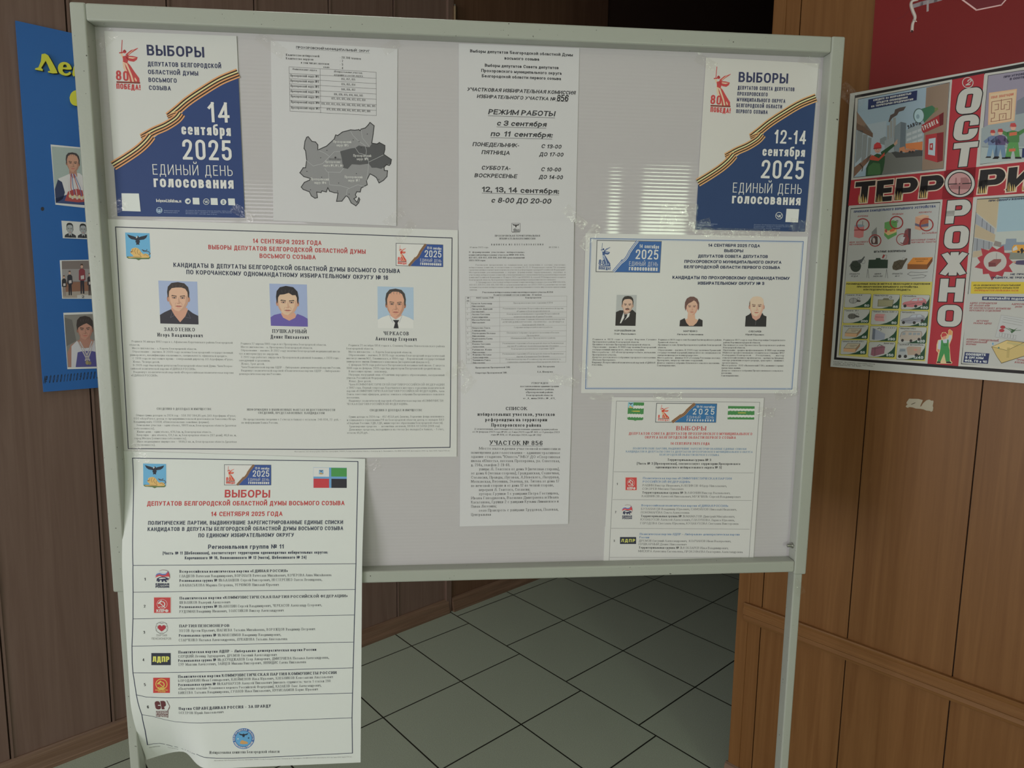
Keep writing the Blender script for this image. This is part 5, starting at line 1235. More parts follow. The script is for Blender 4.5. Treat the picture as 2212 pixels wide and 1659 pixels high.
p.para(PX, px(G3, 556, 140), px(G3, 1735, 146), px(G3, 512, 822), px(G3, 1686, 828), ['Родился в 1977 году в селе Новоборовицы Свердловского', ('района Ворошиловоградской области.', 0, .60), 'Проживает в селе Прелестное Прохоровского района', ('Белгородской области.', 0, .36), ('Образование - среднее профессиональное. В 1998 году окончил', 0, 1), 'Майское профессионально-техническое училище №17', 'Кабардино-Балкарской Республики, мастер', 'сельскохозяйственного производства – арендатор (фермер),', 'слесарь-ремонтник второго разряда, тракторист – машинист', ('третьего класса.', 0, .255), 'Место работы - ООО «Яковлевский ГОК», машинист горных', ('выемочных машин.', 0, .31), 'Депутат земского собрания Прелестненского сельского', ('поселения.', 0, .17), ('Самовыдвижение.', 0, .29)], hh, 'serifb', c)
s.build()

# ------------------------------------------------------------------ party lists on the right (tucked behind the lower rail)
zr_in = zr0
s = Sheet(PB, 'party_list_sheet', 'white sheet headed ВЫБОРЫ in red with a green crest and flag, tucked behind the bottom rail', 'notice', [px(H1, 133, 47), px(H1, 2152, 60), px(H2, 2010, 1232), px(H2, 22, 1240)], .0012, ref=RW, col=(172, 169, 168), bump=bowed(.0005, 9), nx=12, ny=14, part='paper_sheet')
p = s.part('border_line')
for a in ([px(H1, 195, 100), px(H1, 2097, 117)], [px(H1, 195, 100), px(H2, 97, 1230)], [px(H1, 2097, 117), px(H2, 1952, 1215)]): p.line(PX, a, 1.0, (112, 110, 112), 1, False, 8)
for a, b in (((160, 1040), (2012, 1054)),): p.line(H1, [a, b], 5, (120, 118, 120), 1, False, 8)
for a, b in (((145, 424), (1988, 438)), ((125, 806), (1960, 818)), ((108, 1192), (1932, 1195))): p.line(H2, [a, b], 5, (120, 118, 120), 1, False, 8)
p = s.part('coat_of_arms', 'green crest with white wavy bands')
m = quadmap(H1, [(350, 116), (562, 120), (548, 366), (337, 360)])
GN, GD = (62, 112, 66), (196, 160, 70)
p.poly(m, [(0, 0), (1, 0), (1, .90), (.94, .955), (.6, .965), (.5, 1), (.4, .965), (.06, .955), (0, .90)], GN, 1)
def wavy(p, m, y0, y1, x0, x1, n, col, L):
    k = 4*n
    top = [(x0+(x1-x0)*i/k, y0+.012*math.sin(2*math.pi*n*i/k)) for i in range(k+1)]; bot = [(x0+(x1-x0)*i/k, y1+.02*math.sin(2*math.pi*n*i/k)) for i in range(k+1)]
    for i in range(k): p.poly(m, [top[i], top[i+1], bot[i+1], bot[i]], col, L)
wavy(p, m, .17, .33, .33, 1, 4, (190, 188, 184), 2); wavy(p, m, .63, .81, .0, 1, 6, (190, 188, 184), 2)
p.poly(m, [(.33, .46), (.76, .45), (.76, .50), (.33, .50)], GD, 2); p.line(m, [(.24, .48), (.33, .48)], .02, GD, 2)
arms(p, lambda x, y: m(.01+.32*x, .0+.34*y), (120, 160, 196), layer=3)
p = s.part('date_badge', 'blue date badge'); banner(p, quadmap(H1, [(728, 130), (1526, 137), (1512, 383), (713, 379)]), '13-14 сентября', (46, 92, 136))
p = s.part('green_flag', 'green flag with white wavy stripes'); m = quadmap(H1, [(1676, 166), (2029, 170), (2022, 346), (1668, 343)])
p.poly(m, [(0, 0), (1, 0), (1, 1), (0, 1)], GN, 1); wavy(p, m, .19, .36, 0, 1, 8, (184, 184, 180), 2); wavy(p, m, .66, .84, 0, 1, 8, (184, 184, 180), 2); p.poly(m, [(.38, .48), (.68, .48), (.68, .53), (.38, .53)], GD, 2)
p = s.part('heading_text'); c = (158, 66, 66)
p.text(H1, 'ВЫБОРЫ', 988, 488, 1383, 491, 56, 'serifb', c)
for t in [('ДЕПУТАТОВ СОВЕТА ДЕПУТАТОВ ПРОХОРОВСКОГО МУНИЦИПАЛЬНОГО', 358, 547, 1995, 553), ('ОКРУГА БЕЛГОРОДСКОЙ ОБЛАСТИ ПЕРВОГО СОЗЫВА', 570, 597, 1778, 601), ('14 СЕНТЯБРЯ 2025 ГОДА', 912, 679, 1430, 682)]: p.text(H1, *t, 33, 'serifb', c)
c = (98, 118, 142)
for t in [('ПОЛИТИЧЕСКИЕ ПАРТИИ, ВЫДВИНУВШИЕ ЗАРЕГИСТРИРОВАННЫЕ ЕДИНЫЕ СПИСКИ', 413, 741, 1915, 749), ('КАНДИДАТОВ В ДЕПУТАТЫ СОВЕТА ДЕПУТАТОВ ПРОХОРОВСКОГО МУНИЦИПАЛЬНОГО ОКРУГА', 320, 782, 2000, 789), ('БЕЛГОРОДСКОЙ ОБЛАСТИ ПЕРВОГО СОЗЫВА', 767, 824, 1555, 829)]: p.text(H1, *t, 25, 'serifb', c, lo=.6)
for t in [('Территориальная группа № 3', 870, 893, 1450, 897), ('(Часть № 3 (Прохоровская), соответствует территории Прохоровского', 466, 943, 1836, 948), ('одномандатного избирательного округа № 3)', 713, 992, 1588, 996)]: p.text(H1, *t, 30, 'serifb', BLK)
for q, (x, y, w, h, k) in enumerate([(310, 126, 158, 178, 'kprf'), (262, 488, 146, 196, 'bear'), (241, 922, 214, 92, 'ldpr')]):
    p = s.part('party_emblem', ('red party emblem', 'striped bear party emblem', 'dark party emblem with yellow letters')[q]); party(p, H2, x, y, w, h, k)
p = s.part('party_text'); c = (82, 106, 140); k = (84, 82, 84)
def mixed(p, crop, bold, rest, xl, yl, xm, xr, yr, h, kb, kr, fb='serifb', fr='serif'):
    """a line that starts bold and goes on plain"""
    ym = yl+(yr-yl)*(xm-xl)/(xr-xl)
    p.text(crop, bold, xl, yl, xm, ym, h, fb, kb); p.text(crop, rest, xm+h*.35, ym, xr, yr, h, fr, kr)
for t in [('Политическая партия «КОММУНИСТИЧЕСКАЯ ПАРТИЯ', 546, 153, 1722, 160), ('РОССИЙСКОЙ ФЕДЕРАЦИИ»', 543, 199, 1172, 203), ('Всероссийская политическая партия «ЕДИНАЯ РОССИЯ»', 526, 514, 1677, 522), ('Политическая партия ЛДПР – Либерально-демократическая партия', 502, 895, 1826, 901), ('России', 498, 938, 627, 939)]: p.text(H2, *t, 27, 'serifb', c)
for t in [('РАШИН Виктор Иванович, КЛЕПИКОВ Фёдор Николаевич,', 540, 248, 1657, 258), ('СОКОРЕВ Михаил Павлович', 536, 294, 1080, 298), ('КАШНИКОВ Алексей Николаевич, МУЖЧИЛЬ Сергей Владимирович', 531, 392, 1838, 402), ('БУЗАНАКОВ Владимир Юрьевич, САМОЙЛОВ Николай Иванович,', 521, 561, 1787, 570), ('ПОНОМАРЁВА Ольга Алексеевна', 519, 608, 1160, 612), ('КУЛАБУХОВ Алексей Алексеевич, ГЛАЗУНОВА Лариса Юрьевна,', 514, 702, 1762, 712), ('ГОРОДОВА Светлана Юрьевна, КУЛАБУХОВА Светлана Викторовна', 511, 751, 1811, 759), ('ДРЕМОВ Евгений Александрович,  КОЛЧАНОВ Иван Валерьевич,', 492, 984, 1713, 991), ('ПУШКАРНЫЙ Денис Николаевич', 489, 1029, 1122, 1033), ('МИСЮРА Алевтина Евгеньевна, ПРОКОФЬЕВА Екатерина Александровна', 485, 1122, 1868, 1134)]: p.text(H2, *t, 28, 'serif', k)
mixed(p, H2, 'Территориальная группа № 3:', 'АФОНИН Виктор Васильевич,', 535, 344, 1128, 1703, 352, 28, BLK, k); mixed(p, H2, 'Территориальная группа № 3:', 'МАМАТОВ Дмитрий Михайлович,', 517, 656, 1107, 1763, 664, 28, BLK, k); mixed(p, H2, 'Территориальная группа № 3:', 'КОБЗАРЕВ Илья Владимирович,', 488, 1074, 1072, 1678, 1083, 28, BLK, k)
for t in [('1', 196, 231, 211, 231), ('2', 174, 604, 191, 604), ('3', 155, 986, 173, 986)]: p.text(H2, *t, 28, 'serifb', BLK)
s.build()
# second sheet showing behind it at the left
s = Sheet(PB, 'spare_sheet', 'blank white paper edge showing behind the sheet with the green crest', 'paper', [(1306.5, 1138), (1340, 1138), (1338, 1214), (1303.2, 1214)], .0006, ref=RW, col=(172, 169, 170), part='paper_sheet')
s.build()

# ------------------------------------------------------------------ long party-list poster that hangs over the bottom rail
HF = .0315
pT = PB.un(266.5, 974, .0026); pT2 = PB.un(788.8, 991, .0026)
zT = PB.un(520, 985, .0026)[1]; zRail = fa(520, 1236)[1]
pl_, pr_ = PB.un(269.2, 1320, HF), PB.un(786.0, 1230, HF); pb_ = PB.un(778.8, 1647, HF)
PB_low = PB.un(620, 1650, HF)[1]
kl = (pl_[0]-pT[0])/(pl_[1]-pT[1]); aL = pT[0]+kl*(PB_low-pT[1])
def curl(a, b):
    q = max(0.0, min(1.0, (PB_low+.150-b)/.150)); q = q*q*(1.6-.6*q)
    x = a-aL
    if x < .05: w = .62+.38*math.sin(max(0, x)/.05*math.pi/2)
    elif x < .135:
        r = (x-.05)/.085; w = 1-r*r*(3-2*r)
    else: w = 0
    return q*w
def hang(a, b):
    t = max(0.0, min(1.0, (zT-b)/(zT-zRail))); t = t*t*(3-2*t)
    return (HF-.0026)*t-.052*curl(a, b)
def slide(a, b): return .011*curl(a, b)*(1 if a-aL < .05 else max(0, 1-(a-aL-.05)/.08))
s = Sheet(PB, 'party_list_poster', 'long white poster headed ВЫБОРЫ in red with a four-colour flag, hanging over the bottom rail', 'poster', None, .0026, bump=hang, nx=44, ny=90, part='paper_sheet', col=(185, 186, 180), fine=.009, shift=slide,
          plane_corners=[pT, pT2, pb_, (aL, PB_low-.002)])
sx_ = [s.st(x, y) for x, y in ((0, 0), (1, 0), (1, 1), (0, 1))]
NB = (44, 48, 68)
p = s.part('border_line')
le, rs = [], []
L0 = [px(I1, 108, 80), px(I1, 112, 1030), px(I2, 33, 300), px(I2, 32, 550), px(I2, 22, 806), px(I3, 105, 10), px(I3, 112, 95), px(I3, 142, 290), px(I3, 163, 385), px(I3, 190, 466), px(I3, 218, 600), px(I3, 241, 733)]
R0 = [px(I1, 2102, 110), px(I1, 2085, 1015), px(I3, 2060, 50), px(I3, 2055, 280), px(I3, 2050, 495), px(I3, 2054, 806)]
B0 = [px(I3, 241, 733), px(I3, 290, 724), px(I3, 345, 720), px(I3, 400, 728), px(I3, 470, 748), px(I3, 560, 776), px(I3, 680, 818), px(I3, 772, 847), px(I3, 850, 852), px(I3, 1000, 852), px(I3, 1400, 838), px(I3, 2054, 806)]
p.line(PX, [L0[0], R0[0]], 1.8, NB, 1, False, 24)
p.line(PX, L0, 1.8, NB, 1, False, 8); p.line(PX, R0, 1.8, NB, 1, False, 8); p.line(PX, B0, 1.8, NB, 1, False, 4)
for crop, pts in ((I1, [(112, 1030), (2080, 1015)]), (I2, [(33, 300), (2110, 275)]), (I2, [(32, 550), (2105, 514)]), (I2, [(22, 806), (2095, 768)]), (I3, [(112, 95), (300, 96), (700, 88), (2060, 52)]), (I3, [(142, 290), (230, 310), (400, 318), (560, 316), (2055, 275)]), (I3, [(190, 466), (280, 480), (400, 512), (480, 528), (600, 537), (760, 538), (1000, 532), (2050, 494)])):
    p.line(crop, pts, 5.2, NB, 1, False, 14)
p = s.part('coat_of_arms', 'blue crest with an eagle above a lion'); arms(p, quadmap(I1, [(201, 128), (405, 132), (405, 350), (203, 344)]))
p = s.part('date_badge', 'blue date badge'); banner(p, quadmap(I1, [(921, 138), (1332, 141), (1332, 318), (921, 318)]), '12-14 сентября')
p = s.part('regional_flag', 'flag in four colours with a blue cross'); m = quadmap(I1, [(1708, 162), (2003, 166), (2003, 344), (1708, 343)])
p.poly(m, [(0, 0), (1, 0), (1, 1), (0, 1)], (96, 138, 176), 1)
for x0_, y0_, x1_, y1_, c in ((0, 0, .47, .45), (.54, 0, 1, .45), (0, .55, .47, 1), (.54, .55, 1, 1)) and [(.005, .01, .47, .45, (188, 186, 182)), (.535, .01, 1, .44, (66, 128, 68)), (.005, .55, .47, 1, (170, 54, 60)), (.54, .55, 1, 1, (40, 38, 44))]: p.poly(m, [(x0_, y0_), (x1_, y0_), (x1_, y1_), (x0_, y1_)], c, 2)
arms(p, lambda x, y: m(.17+.13*x, .12+.22*y), (110, 150, 186), layer=3)
p = s.part('heading_text'); c = (164, 58, 58)
p.text(I1, 'ВЫБОРЫ', 923, 428, 1324, 430, 68, 'cond', c, hi=1.8); p.text(I1, 'ДЕПУТАТОВ БЕЛГОРОДСКОЙ ОБЛАСТНОЙ ДУМЫ ВОСЬМОГО СОЗЫВА', 236, 502, 1983, 497, 40, 'cond', c, hi=1.8); p.text(I1, '14 СЕНТЯБРЯ 2025 ГОДА', 803, 594, 1434, 592, 40, 'cond', c, hi=1.8)
c = (48, 52, 68)
for t in [('ПОЛИТИЧЕСКИЕ ПАРТИИ, ВЫДВИНУВШИЕ ЗАРЕГИСТРИРОВАННЫЕ ЕДИНЫЕ СПИСКИ', 245, 671, 1970, 663), ('КАНДИДАТОВ В ДЕПУТАТЫ БЕЛГОРОДСКОЙ ОБЛАСТНОЙ ДУМЫ ВОСЬМОГО СОЗЫВА', 241, 726, 1971, 717), ('ПО ЕДИНОМУ ИЗБИРАТЕЛЬНОМУ ОКРУГУ', 690, 781, 1535, 776)]: p.text(I1, *t, 34, 'cond', c, hi=1.8)
p.text(I1, 'Региональная группа № 11', 776, 884, 1446, 880, 38, 'cond', c, hi=1.8); p.text(I1, '(Часть № 11 (Шебекинская), соответствует территориям одномандатных избирательных округов:', 376, 934, 1836, 925, 26, 'cond', c, hi=1.8); p.text(I1, 'Корочанского № 16, Волоконовского № 12 (части), Шебекинского № 24)', 570, 976, 1645, 970, 26, 'cond', c, hi=1.8)
for q, (cr, x, y, w, h, kd) in enumerate([(I2, 236, 86, 144, 172, 'bear'), (I2, 225, 345, 164, 152, 'kprf'), (I2, 208, 576, 186, 172, 'pens'), (I2, 204, 870, 181, 113, 'ldpr'), (I3, 291, 139, 147, 134, 'kr'), (I3, 316, 338, 125, 158, 'sr')]):
    p = s.part('party_emblem', ('striped bear party emblem', 'red party emblem', 'red heart party emblem', 'dark party emblem with yellow letters', 'red and gold party emblem', 'maroon party emblem')[q]); party(p, cr, x, y, w, h, kd)
p = s.part('party_text'); k = (92, 92, 94); b = (56, 56, 66)
for t in [('Всероссийская политическая партия «ЕДИНАЯ РОССИЯ»', 468, 118, 1482, 111), ('Политическая партия «КОММУНИСТИЧЕСКАЯ ПАРТИЯ РОССИЙСКОЙ ФЕДЕРАЦИИ»', 469, 368, 2042, 346), ('ПАРТИЯ ПЕНСИОНЕРОВ', 466, 629, 936, 625), ('Политическая партия ЛДПР – Либерально-демократическая партия России', 457, 874, 1748, 848)]: p.text(I2, *t, 25, 'serifb', b)
for t in [('ГЛАДКОВ Вячеслав Владимирович, ВОРОБЬЕВ Вячеслав Михайлович, КОЧЕРОВА Анна Михайловна', 468, 161, 1890, 149), ('АФАНАСЬКОВА Марина Петровна, УГРЮМОВ Николай Юрьевич', 468, 247, 1397, 240), ('ШЕВЛЯКОВ Валерий Алексеевич', 468, 409, 941, 404), ('РУДОМАН Владимир Иванович, ТОЛСТИКОВ Виктор Александрович', 468, 493, 1442, 480), ('ЗОТОВ Артем Юрьевич, ШАГИЕВА Татьяна Михайловна, ВОРОЖЦОВ Владимир Петрович', 464, 673, 1736, 655), ('СТАРЧЕНКО Наталья Александровна, ЛУКАШОВА Татьяна Анатольевна', 461, 761, 1476, 748), ('СЛУЦКИЙ Леонид Эдуардович, ДРЕМОВ Евгений Александрович', 456, 914, 1378, 896), ('ТУР Максим Алексеевич, ЗАЙЦЕВ Михаил Викторович, ЯННИДИС Елена Николаевна', 456, 990, 1652, 964)]: p.text(I2, *t, 24, 'serif', k)
mixed(p, I2, 'Региональная группа № 11:', 'БАЛАШОВ Сергей Викторович, НЕСТЕРЕНКО Олеся Леонидовна,', 468, 203, 870, 1803, 192, 24, b, k); mixed(p, I2, 'Региональная группа № 11:', 'АНОХИН Сергей Владимирович, ЧЕРКАСОВ Александр Егорович,', 468, 450, 870, 1800, 430, 24, b, k); mixed(p, I2, 'Региональная группа № 11:', 'МАКСИМОВ Владимир Владимирович,', 463, 717, 860, 1418, 708, 24, b, k); mixed(p, I2, 'Региональная группа № 11:', 'АХУНДЖАНОВ Егор Анварович, ДМИТРИЕВА Наталья Александровна,', 456, 953, 860, 1868, 922, 24, b, k)
p.text(I3, 'Политическая партия КОММУНИСТИЧЕСКАЯ ПАРТИЯ КОММУНИСТЫ РОССИИ', 512, 141, 1912, 105, 24, 'serifb', b)
for t in [('БОРОДАВКИН Иван Геннадьевич, КЛЕЙМЕНОВ Илья Юрьевич, ХЛЕБНИКОВ Константин Анатольевич', 512, 177, 1880, 141), ('«Получение взятки» Уголовного кодекса Российской Федерации), КАЗАКОВ Олег Александрович,', 514, 247, 1777, 216), ('БИКЕЕВА Татьяна Владимировна, ГУЛЛОВ Илья Николаевич, НУРИСЛАМОВ Борис Юрьевич', 514, 284, 1747, 250), ('ОСЕТРОВ Юрий Анатольевич', 518, 459, 912, 451)]: p.text(I3, *t, 22, 'serif', k)
mixed(p, I3, 'Региональная группа № 11:', 'КАРНАУХОВ Алексей Николаевич (имелась судимость: часть 1 статьи 290', 513, 213, 890, 1860, 177, 22, b, k)
p.text(I3, 'Партия СПРАВЕДЛИВАЯ РОССИЯ – ЗА ПРАВДУ', 519, 423, 1332, 400, 25, 'serifb', b)
for cr, t, x, y in ((I2, '1', 137, 190), (I2, '2', 133, 444), (I2, '3', 129, 688), (I2, '4', 121, 945), (I3, '5', 209, 212), (I3, '6', 237, 410)): p.text(cr, t, x, y, x+17, y, 25, 'serifb', BLK)
p = s.part('round_seal', 'round blue seal with an eagle and a lion'); m = quadmap(I3, [(993, 588), (1188, 583), (1188, 768), (993, 773)])
p.disc(m, .5, .5, .5, (96, 134, 176), 1, n=32); p.disc(m, .5, .5, .49, (62, 92, 142), 2, r0=.76, n=32); p.disc(m, .5, .5, .37, (86, 140, 176), 3, n=28)
def arc_text(p, m, txt, r, a0, a1, h, flip, col, L):
    for i, ch in enumerate(txt):
        if ch == ' ': continue
        t = math.radians(a0+(a1-a0)*(i+.5)/len(txt)); w = abs(math.radians(a1-a0))*r/len(txt)*.42
        cx_, cy_ = .5+r*math.cos(t), .5-r*math.sin(t)
        tx_, ty_ = math.sin(t), math.cos(t)
        if flip: tx_, ty_ = -tx_, -ty_
        p.text(m, ch, cx_-tx_*w, cy_-ty_*w, cx_+tx_*w, cy_+ty_*w, h, 'sansb', col, L, lo=.3)
arc_text(p, m, 'БЕЛГОРОДСКАЯ ОБЛАСТЬ', .40, 192, -12, .072, False, (190, 200, 214), 4)
arc_text(p, m, 'ИЗБИРАТЕЛЬНАЯ КОМИССИЯ', .465, 200, 340, .072, True, (190, 200, 214), 4)
q_ = lambda x, y: m(.22+.56*x, .20+.58*y)
P_ = lambda pts, c, l: p.poly(q_, pts, c, l)
P_([(.10, .05), (.30, .12), (.44, .14), (.5, .08), (.56, .14), (.70, .12), (.90, .05), (.80, .20), (.60, .25), (.56, .40), (.5, .36), (.44, .40), (.40, .25), (.20, .20)], (38, 42, 54), 4)
P_([(.20, .92), (.26, .70), (.42, .62), (.58, .72), (.72, .74), (.86, .84), (.84, .94), (.50, .97)], (176, 134, 84), 4)
p.disc(m, .25, .50, .03, (190, 200, 210), 4, n=10); p.disc(m, .73, .47, .035, (48, 56, 76), 4, n=10)
p = s.part('imprint_text')
p.text(I3, 'Избирательная комиссия Белгородской области', 790, 813, 1406, 802, 25, 'serif', (70, 70, 72))
p.text(I3, 'Изготовитель: ЗАО «Белгородская областная типография», 308002, Россия, Белгородская область, г. Белгород, пр. Б. Хмельницкого, 111а ИНН 3123137122. Дата выпуска 2025 год. Заказ 4564. Тираж 2750 экз.', 832, 876, 2050, 842, 9, 'serif', (128, 126, 124), lo=.2)
p.text(I3, 'Заказчик: Избирательная комиссия', 255, 760, 352, 746, 8, 'serif', (128, 126, 124), lo=.2); p.text(I3, 'Белгородской области', 420, 758, 552, 796, 7, 'serif', (128, 126, 124), lo=.2)
s.build()
# ------------------------------------------------------------------ safety poster on the right wall
TR_ = (164, 162, 154)
s = Sheet(PR, 'safety_poster', 'large illustrated red and white poster reading ОСТОРОЖНО and ТЕРРОРИЗМ on the wood wall', 'poster', [px(J1, 275, 352), (2420, 95), (2420, 846), px(J3, 100, 1385)], .006, col=(150, 150, 141), ref=TR_, thick=.0035, part='poster_board', rough=.38)
K = (26, 23, 23); WH = (152, 150, 140); RD = (134, 36, 42); NV = (32, 40, 72)
p = s.part('black_border'); 
p.poly(PX, [px(J1, 325, 372), (2400, 101), (2400, 822), px(J3, 155, 1275)], K, 1)
p.poly(PX, [px(J1, 357, 398), (2400, 110), (2400, 814), px(J3, 195, 1240)], WH, 2)
p = s.part('red_field', 'red printed cross bands')
p.poly(PX, [px(J1, 1352, 205), px(J1, 1690, 140), px(J5, 415, 1320), px(J3, 1612, 1340)], RD, 3)
p.poly(PX, [px(J1, 285, 1265), (2400, 330), (2400, 406), px(J1, 255, 1535)], RD, 3)
def panel(name, label, outer, inner, fill=WH):
    p = s.part(name, label); p.poly(PX, outer, WH, 4); p.poly(PX, inner, (44, 44, 42), 5)
    c = [sum(q[i] for q in inner)/4 for i in (0, 1)]
    p.poly(PX, [(x+(c[0]-x)*.008, y+(c[1]-y)*.012) for x, y in inner], fill, 6)
    return p
# worker pointing at the siren
p = panel('illustration', 'picture of a worker pointing at a loudspeaker by a factory', [px(J1, *q) for q in [(330, 400), (1350, 203), (1283, 1165), (287, 1262)]], [px(J1, *q) for q in [(358, 410), (1328, 232), (1262, 1145), (310, 1240)]], (126, 142, 150))
L = 7
J = lambda pts, c, l=L: p.poly(J1, pts, c, l)
J([(345, 700), (660, 640), (640, 980), (320, 1232)], (138, 148, 152)); J([(1080, 290), (1322, 238), (1258, 1140), (1032, 1162)], (116, 98, 82))
J([(650, 965), (1040, 950), (1034, 1160), (600, 1205)], (92, 92, 86)); J([(700, 960), (1040, 945), (1038, 1010), (760, 1030)], (58, 58, 56), L+1)
J([(345, 540), (515, 770), (510, 815), (345, 730)], (112, 92, 76)); J([(345, 660), (515, 770), (515, 815), (345, 735)], (92, 72, 58), L+1)
for a, b, y in ((350, 410, 735), (412, 460, 780), (468, 502, 812)): J([(a, y), (b, y+8), (b-15, 1020), (a-20, 1090)], (112, 116, 114), L+1)
J([(320, 1130), (500, 990), (500, 1035), (315, 1232)], (104, 78, 62), L+1); p.line(J1, [(375, 1090), (410, 1130), (400, 1170)], 8, (50, 40, 34), L+2)
J([(590, 830), (640, 805), (660, 810), (660, 900), (590, 880)], (108, 114, 114), L+1)
for a, b, y in ((665, 690, 690), (695, 722, 640), (728, 758, 610)): J([(a, y), (b, y-6), (b, 840), (a, 850)], (124, 124, 120), L+1)
J([(745, 700), (810, 650), (870, 665), (850, 980), (740, 960)], (104, 112, 114), L+2); J([(640, 850), (750, 800), (745, 965), (690, 975), (640, 950)], (124, 130, 130), L+2)
J([(810, 650), (862, 662), (860, 970), (800, 940)], (84, 92, 96), L+3)
J([(860, 740), (1045, 660), (1040, 940), (860, 940)], (124, 132, 132), L+2)
for i in range(3):
    for j in range(3): J([(872+58*i, 775+55*j-22*i), (922+58*i, 757+55*j-22*i), (922+58*i, 785+55*j-22*i), (872+58*i, 803+55*j-22*i)], (146, 150, 148), L+3)
p.text(J1, 'ЗАВОД', 885, 728, 1025, 668, 42, 'sansb', (48, 48, 48), L+3)
J([(680, 650), (700, 580), (740, 560), (750, 520), (800, 500), (865, 488), (840, 530), (790, 545), (770, 580), (720, 610), (690, 655)], (72, 62, 58), L+2)
J([(860, 880), (1042, 858), (1036, 950), (862, 932)], (168, 100, 58), L+4); J([(795, 925), (850, 908), (860, 965), (795, 972)], (160, 106, 74), L+5); J([(850, 940), (960, 935), (960, 960), (850, 975)], (150, 100, 76), L+4)
for x in (815, 905, 935): p.disc(J1, x, 968, 14, (52, 46, 44), L+6, n=12)
# megaphone
J([(1010, 520), (1140, 478), (1168, 500), (1165, 545), (1055, 660)], (52, 92, 66), L+4); J([(1140, 505), (1200, 500), (1205, 520), (1160, 555), (1130, 545)], (96, 100, 60), L+3)
p.disc(J1, 1000, 585, 58, (66, 84, 80), L+5, 78); p.disc(J1, 1002, 587, 50, (140, 160, 164), L+6, 70); p.disc(J1, 990, 595, 18, (110, 130, 136), L+7, 24)
J([(1030, 685), (1262, 548), (1258, 680), (1050, 770), (1030, 740)], (130, 40, 42), L+6); J([(1215, 580), (1262, 548), (1258, 680), (1220, 695)], (84, 26, 30), L+7)
p.text(J1, 'ТРЕВОГА', 1046, 744, 1208, 664, 50, 'condm', (178, 168, 158), L+8, lo=.3)
J([(1070, 790), (1262, 758), (1252, 1060), (1196, 1078), (1064, 1042)], (140, 44, 46), L+6); J([(1190, 770), (1262, 758), (1252, 1060), (1196, 1078)], (104, 30, 34), L+7)
J([(1105, 830), (1178, 818), (1170, 1008), (1098, 995)], (146, 158, 164), L+8); J([(1114, 880), (1150, 874), (1148, 950), (1112, 945)], (136, 46, 48), L+9); J([(1126, 895), (1138, 893), (1136, 925), (1125, 922)], (170, 168, 160), L+10)
# worker
G1c, G2c = (38, 64, 40), (56, 86, 52)
J([(440, 1226), (445, 1140), (480, 1060), (500, 1020), (560, 985), (620, 1000), (645, 1010), (640, 1080), (625, 1160), (610, 1205)], G1c, L+8); J([(460, 1210), (470, 1120), (520, 1080), (590, 1090), (600, 1180), (590, 1207)], G2c, L+9)
J([(600, 970), (700, 900), (735, 880), (745, 905), (690, 950), (640, 1000), (610, 1010)], G1c, L+8); J([(735, 882), (760, 850), (780, 832), (772, 860), (778, 875), (748, 904)], (150, 120, 100), L+9)
J([(480, 1035), (510, 1000), (580, 1035), (640, 970), (640, 1005), (575, 1062), (490, 1052)], (150, 62, 46), L+10)
p.disc(J1, 566, 938, 34, (162, 126, 110), L+10, 40); J([(525, 925), (530, 890), (560, 866), (590, 872), (608, 905), (606, 925), (570, 930)], (160, 52, 52), L+11); J([(520, 928), (606, 920), (608, 930), (526, 940)], (130, 40, 42), L+12)
for x in (555, 580): p.disc(J1, x, 942, 3.5, (50, 40, 38), L+12, n=8)
p.line(J1, [(555, 962), (570, 966), (582, 961)], 3, (120, 70, 64), L+12)
J([(470, 330+85), (985, 320), (978, 422), (465, 522)], NV, L+12)
for t in [('СЛЕДИТЕ ЗА ИСПРАВНОСТЬЮ', 520, 434, 920, 362), ('СРЕДСТВ ОПОВЕЩЕНИЯ', 554, 460, 882, 402), ('НА ТЕРРИТОРИИ ПРЕДПРИЯТИЯ', 498, 500, 940, 422)]: p.text(J1, *t, 20, 'heavy', (170, 172, 172), L+13)
# evacuation picture, cut by the edge of the view
p = panel('illustration', 'picture of workers beside an evacuation plan', [px(J1, 1698, 140), (2400, 118), (2400, 325), px(J1, 1618, 1125)], [px(J1, 1728, 160), (2390, 124), (2390, 320), px(J1, 1645, 1100)], (118, 112, 122))
J([(1660, 720), (2108, 500), (2900, 330), (2880, 960), (1645, 1095)], (120, 128, 126)); J([(1660, 915), (2900, 905), (2880, 960), (1645, 1095)], (134, 142, 136), L+1); p.line(J1, [(1665, 915), (2120, 932)], 5, (70, 76, 78), L+2)
J([(2035, 430), (2108, 385), (2300, 360), (2300, 520), (2020, 575)], (96, 100, 106), L+1)
J([(1740, 345), (2035, 302), (2008, 640), (1728, 685)], (186, 140, 108), L+3); J([(1755, 358), (2020, 318), (1996, 628), (1745, 668)], (196, 150, 118), L+4)
p.text(J1, 'ПЛАН ЭВАКУАЦИИ', 1762, 408, 1995, 372, 26, 'condm', (150, 60, 50), L+5, lo=.3)
for a in ([(1770, 440), (1980, 405)], [(1770, 440), (1765, 560), (1800, 555), (1795, 610), (1765, 615), (1760, 650), (1970, 618), (1980, 405)], [(1870, 415), (1868, 520), (1900, 515), (1902, 470), (1930, 468)], [(1800, 470), (1840, 462), (1838, 520), (1800, 526)], [(1850, 640), (1850, 570), (1920, 560), (1918, 622)], [(1930, 440), (1960, 436), (1955, 520), (1920, 524)], [(1885, 610), (1890, 580)]): p.line(J1, a, 7, (120, 76, 62), L+5)
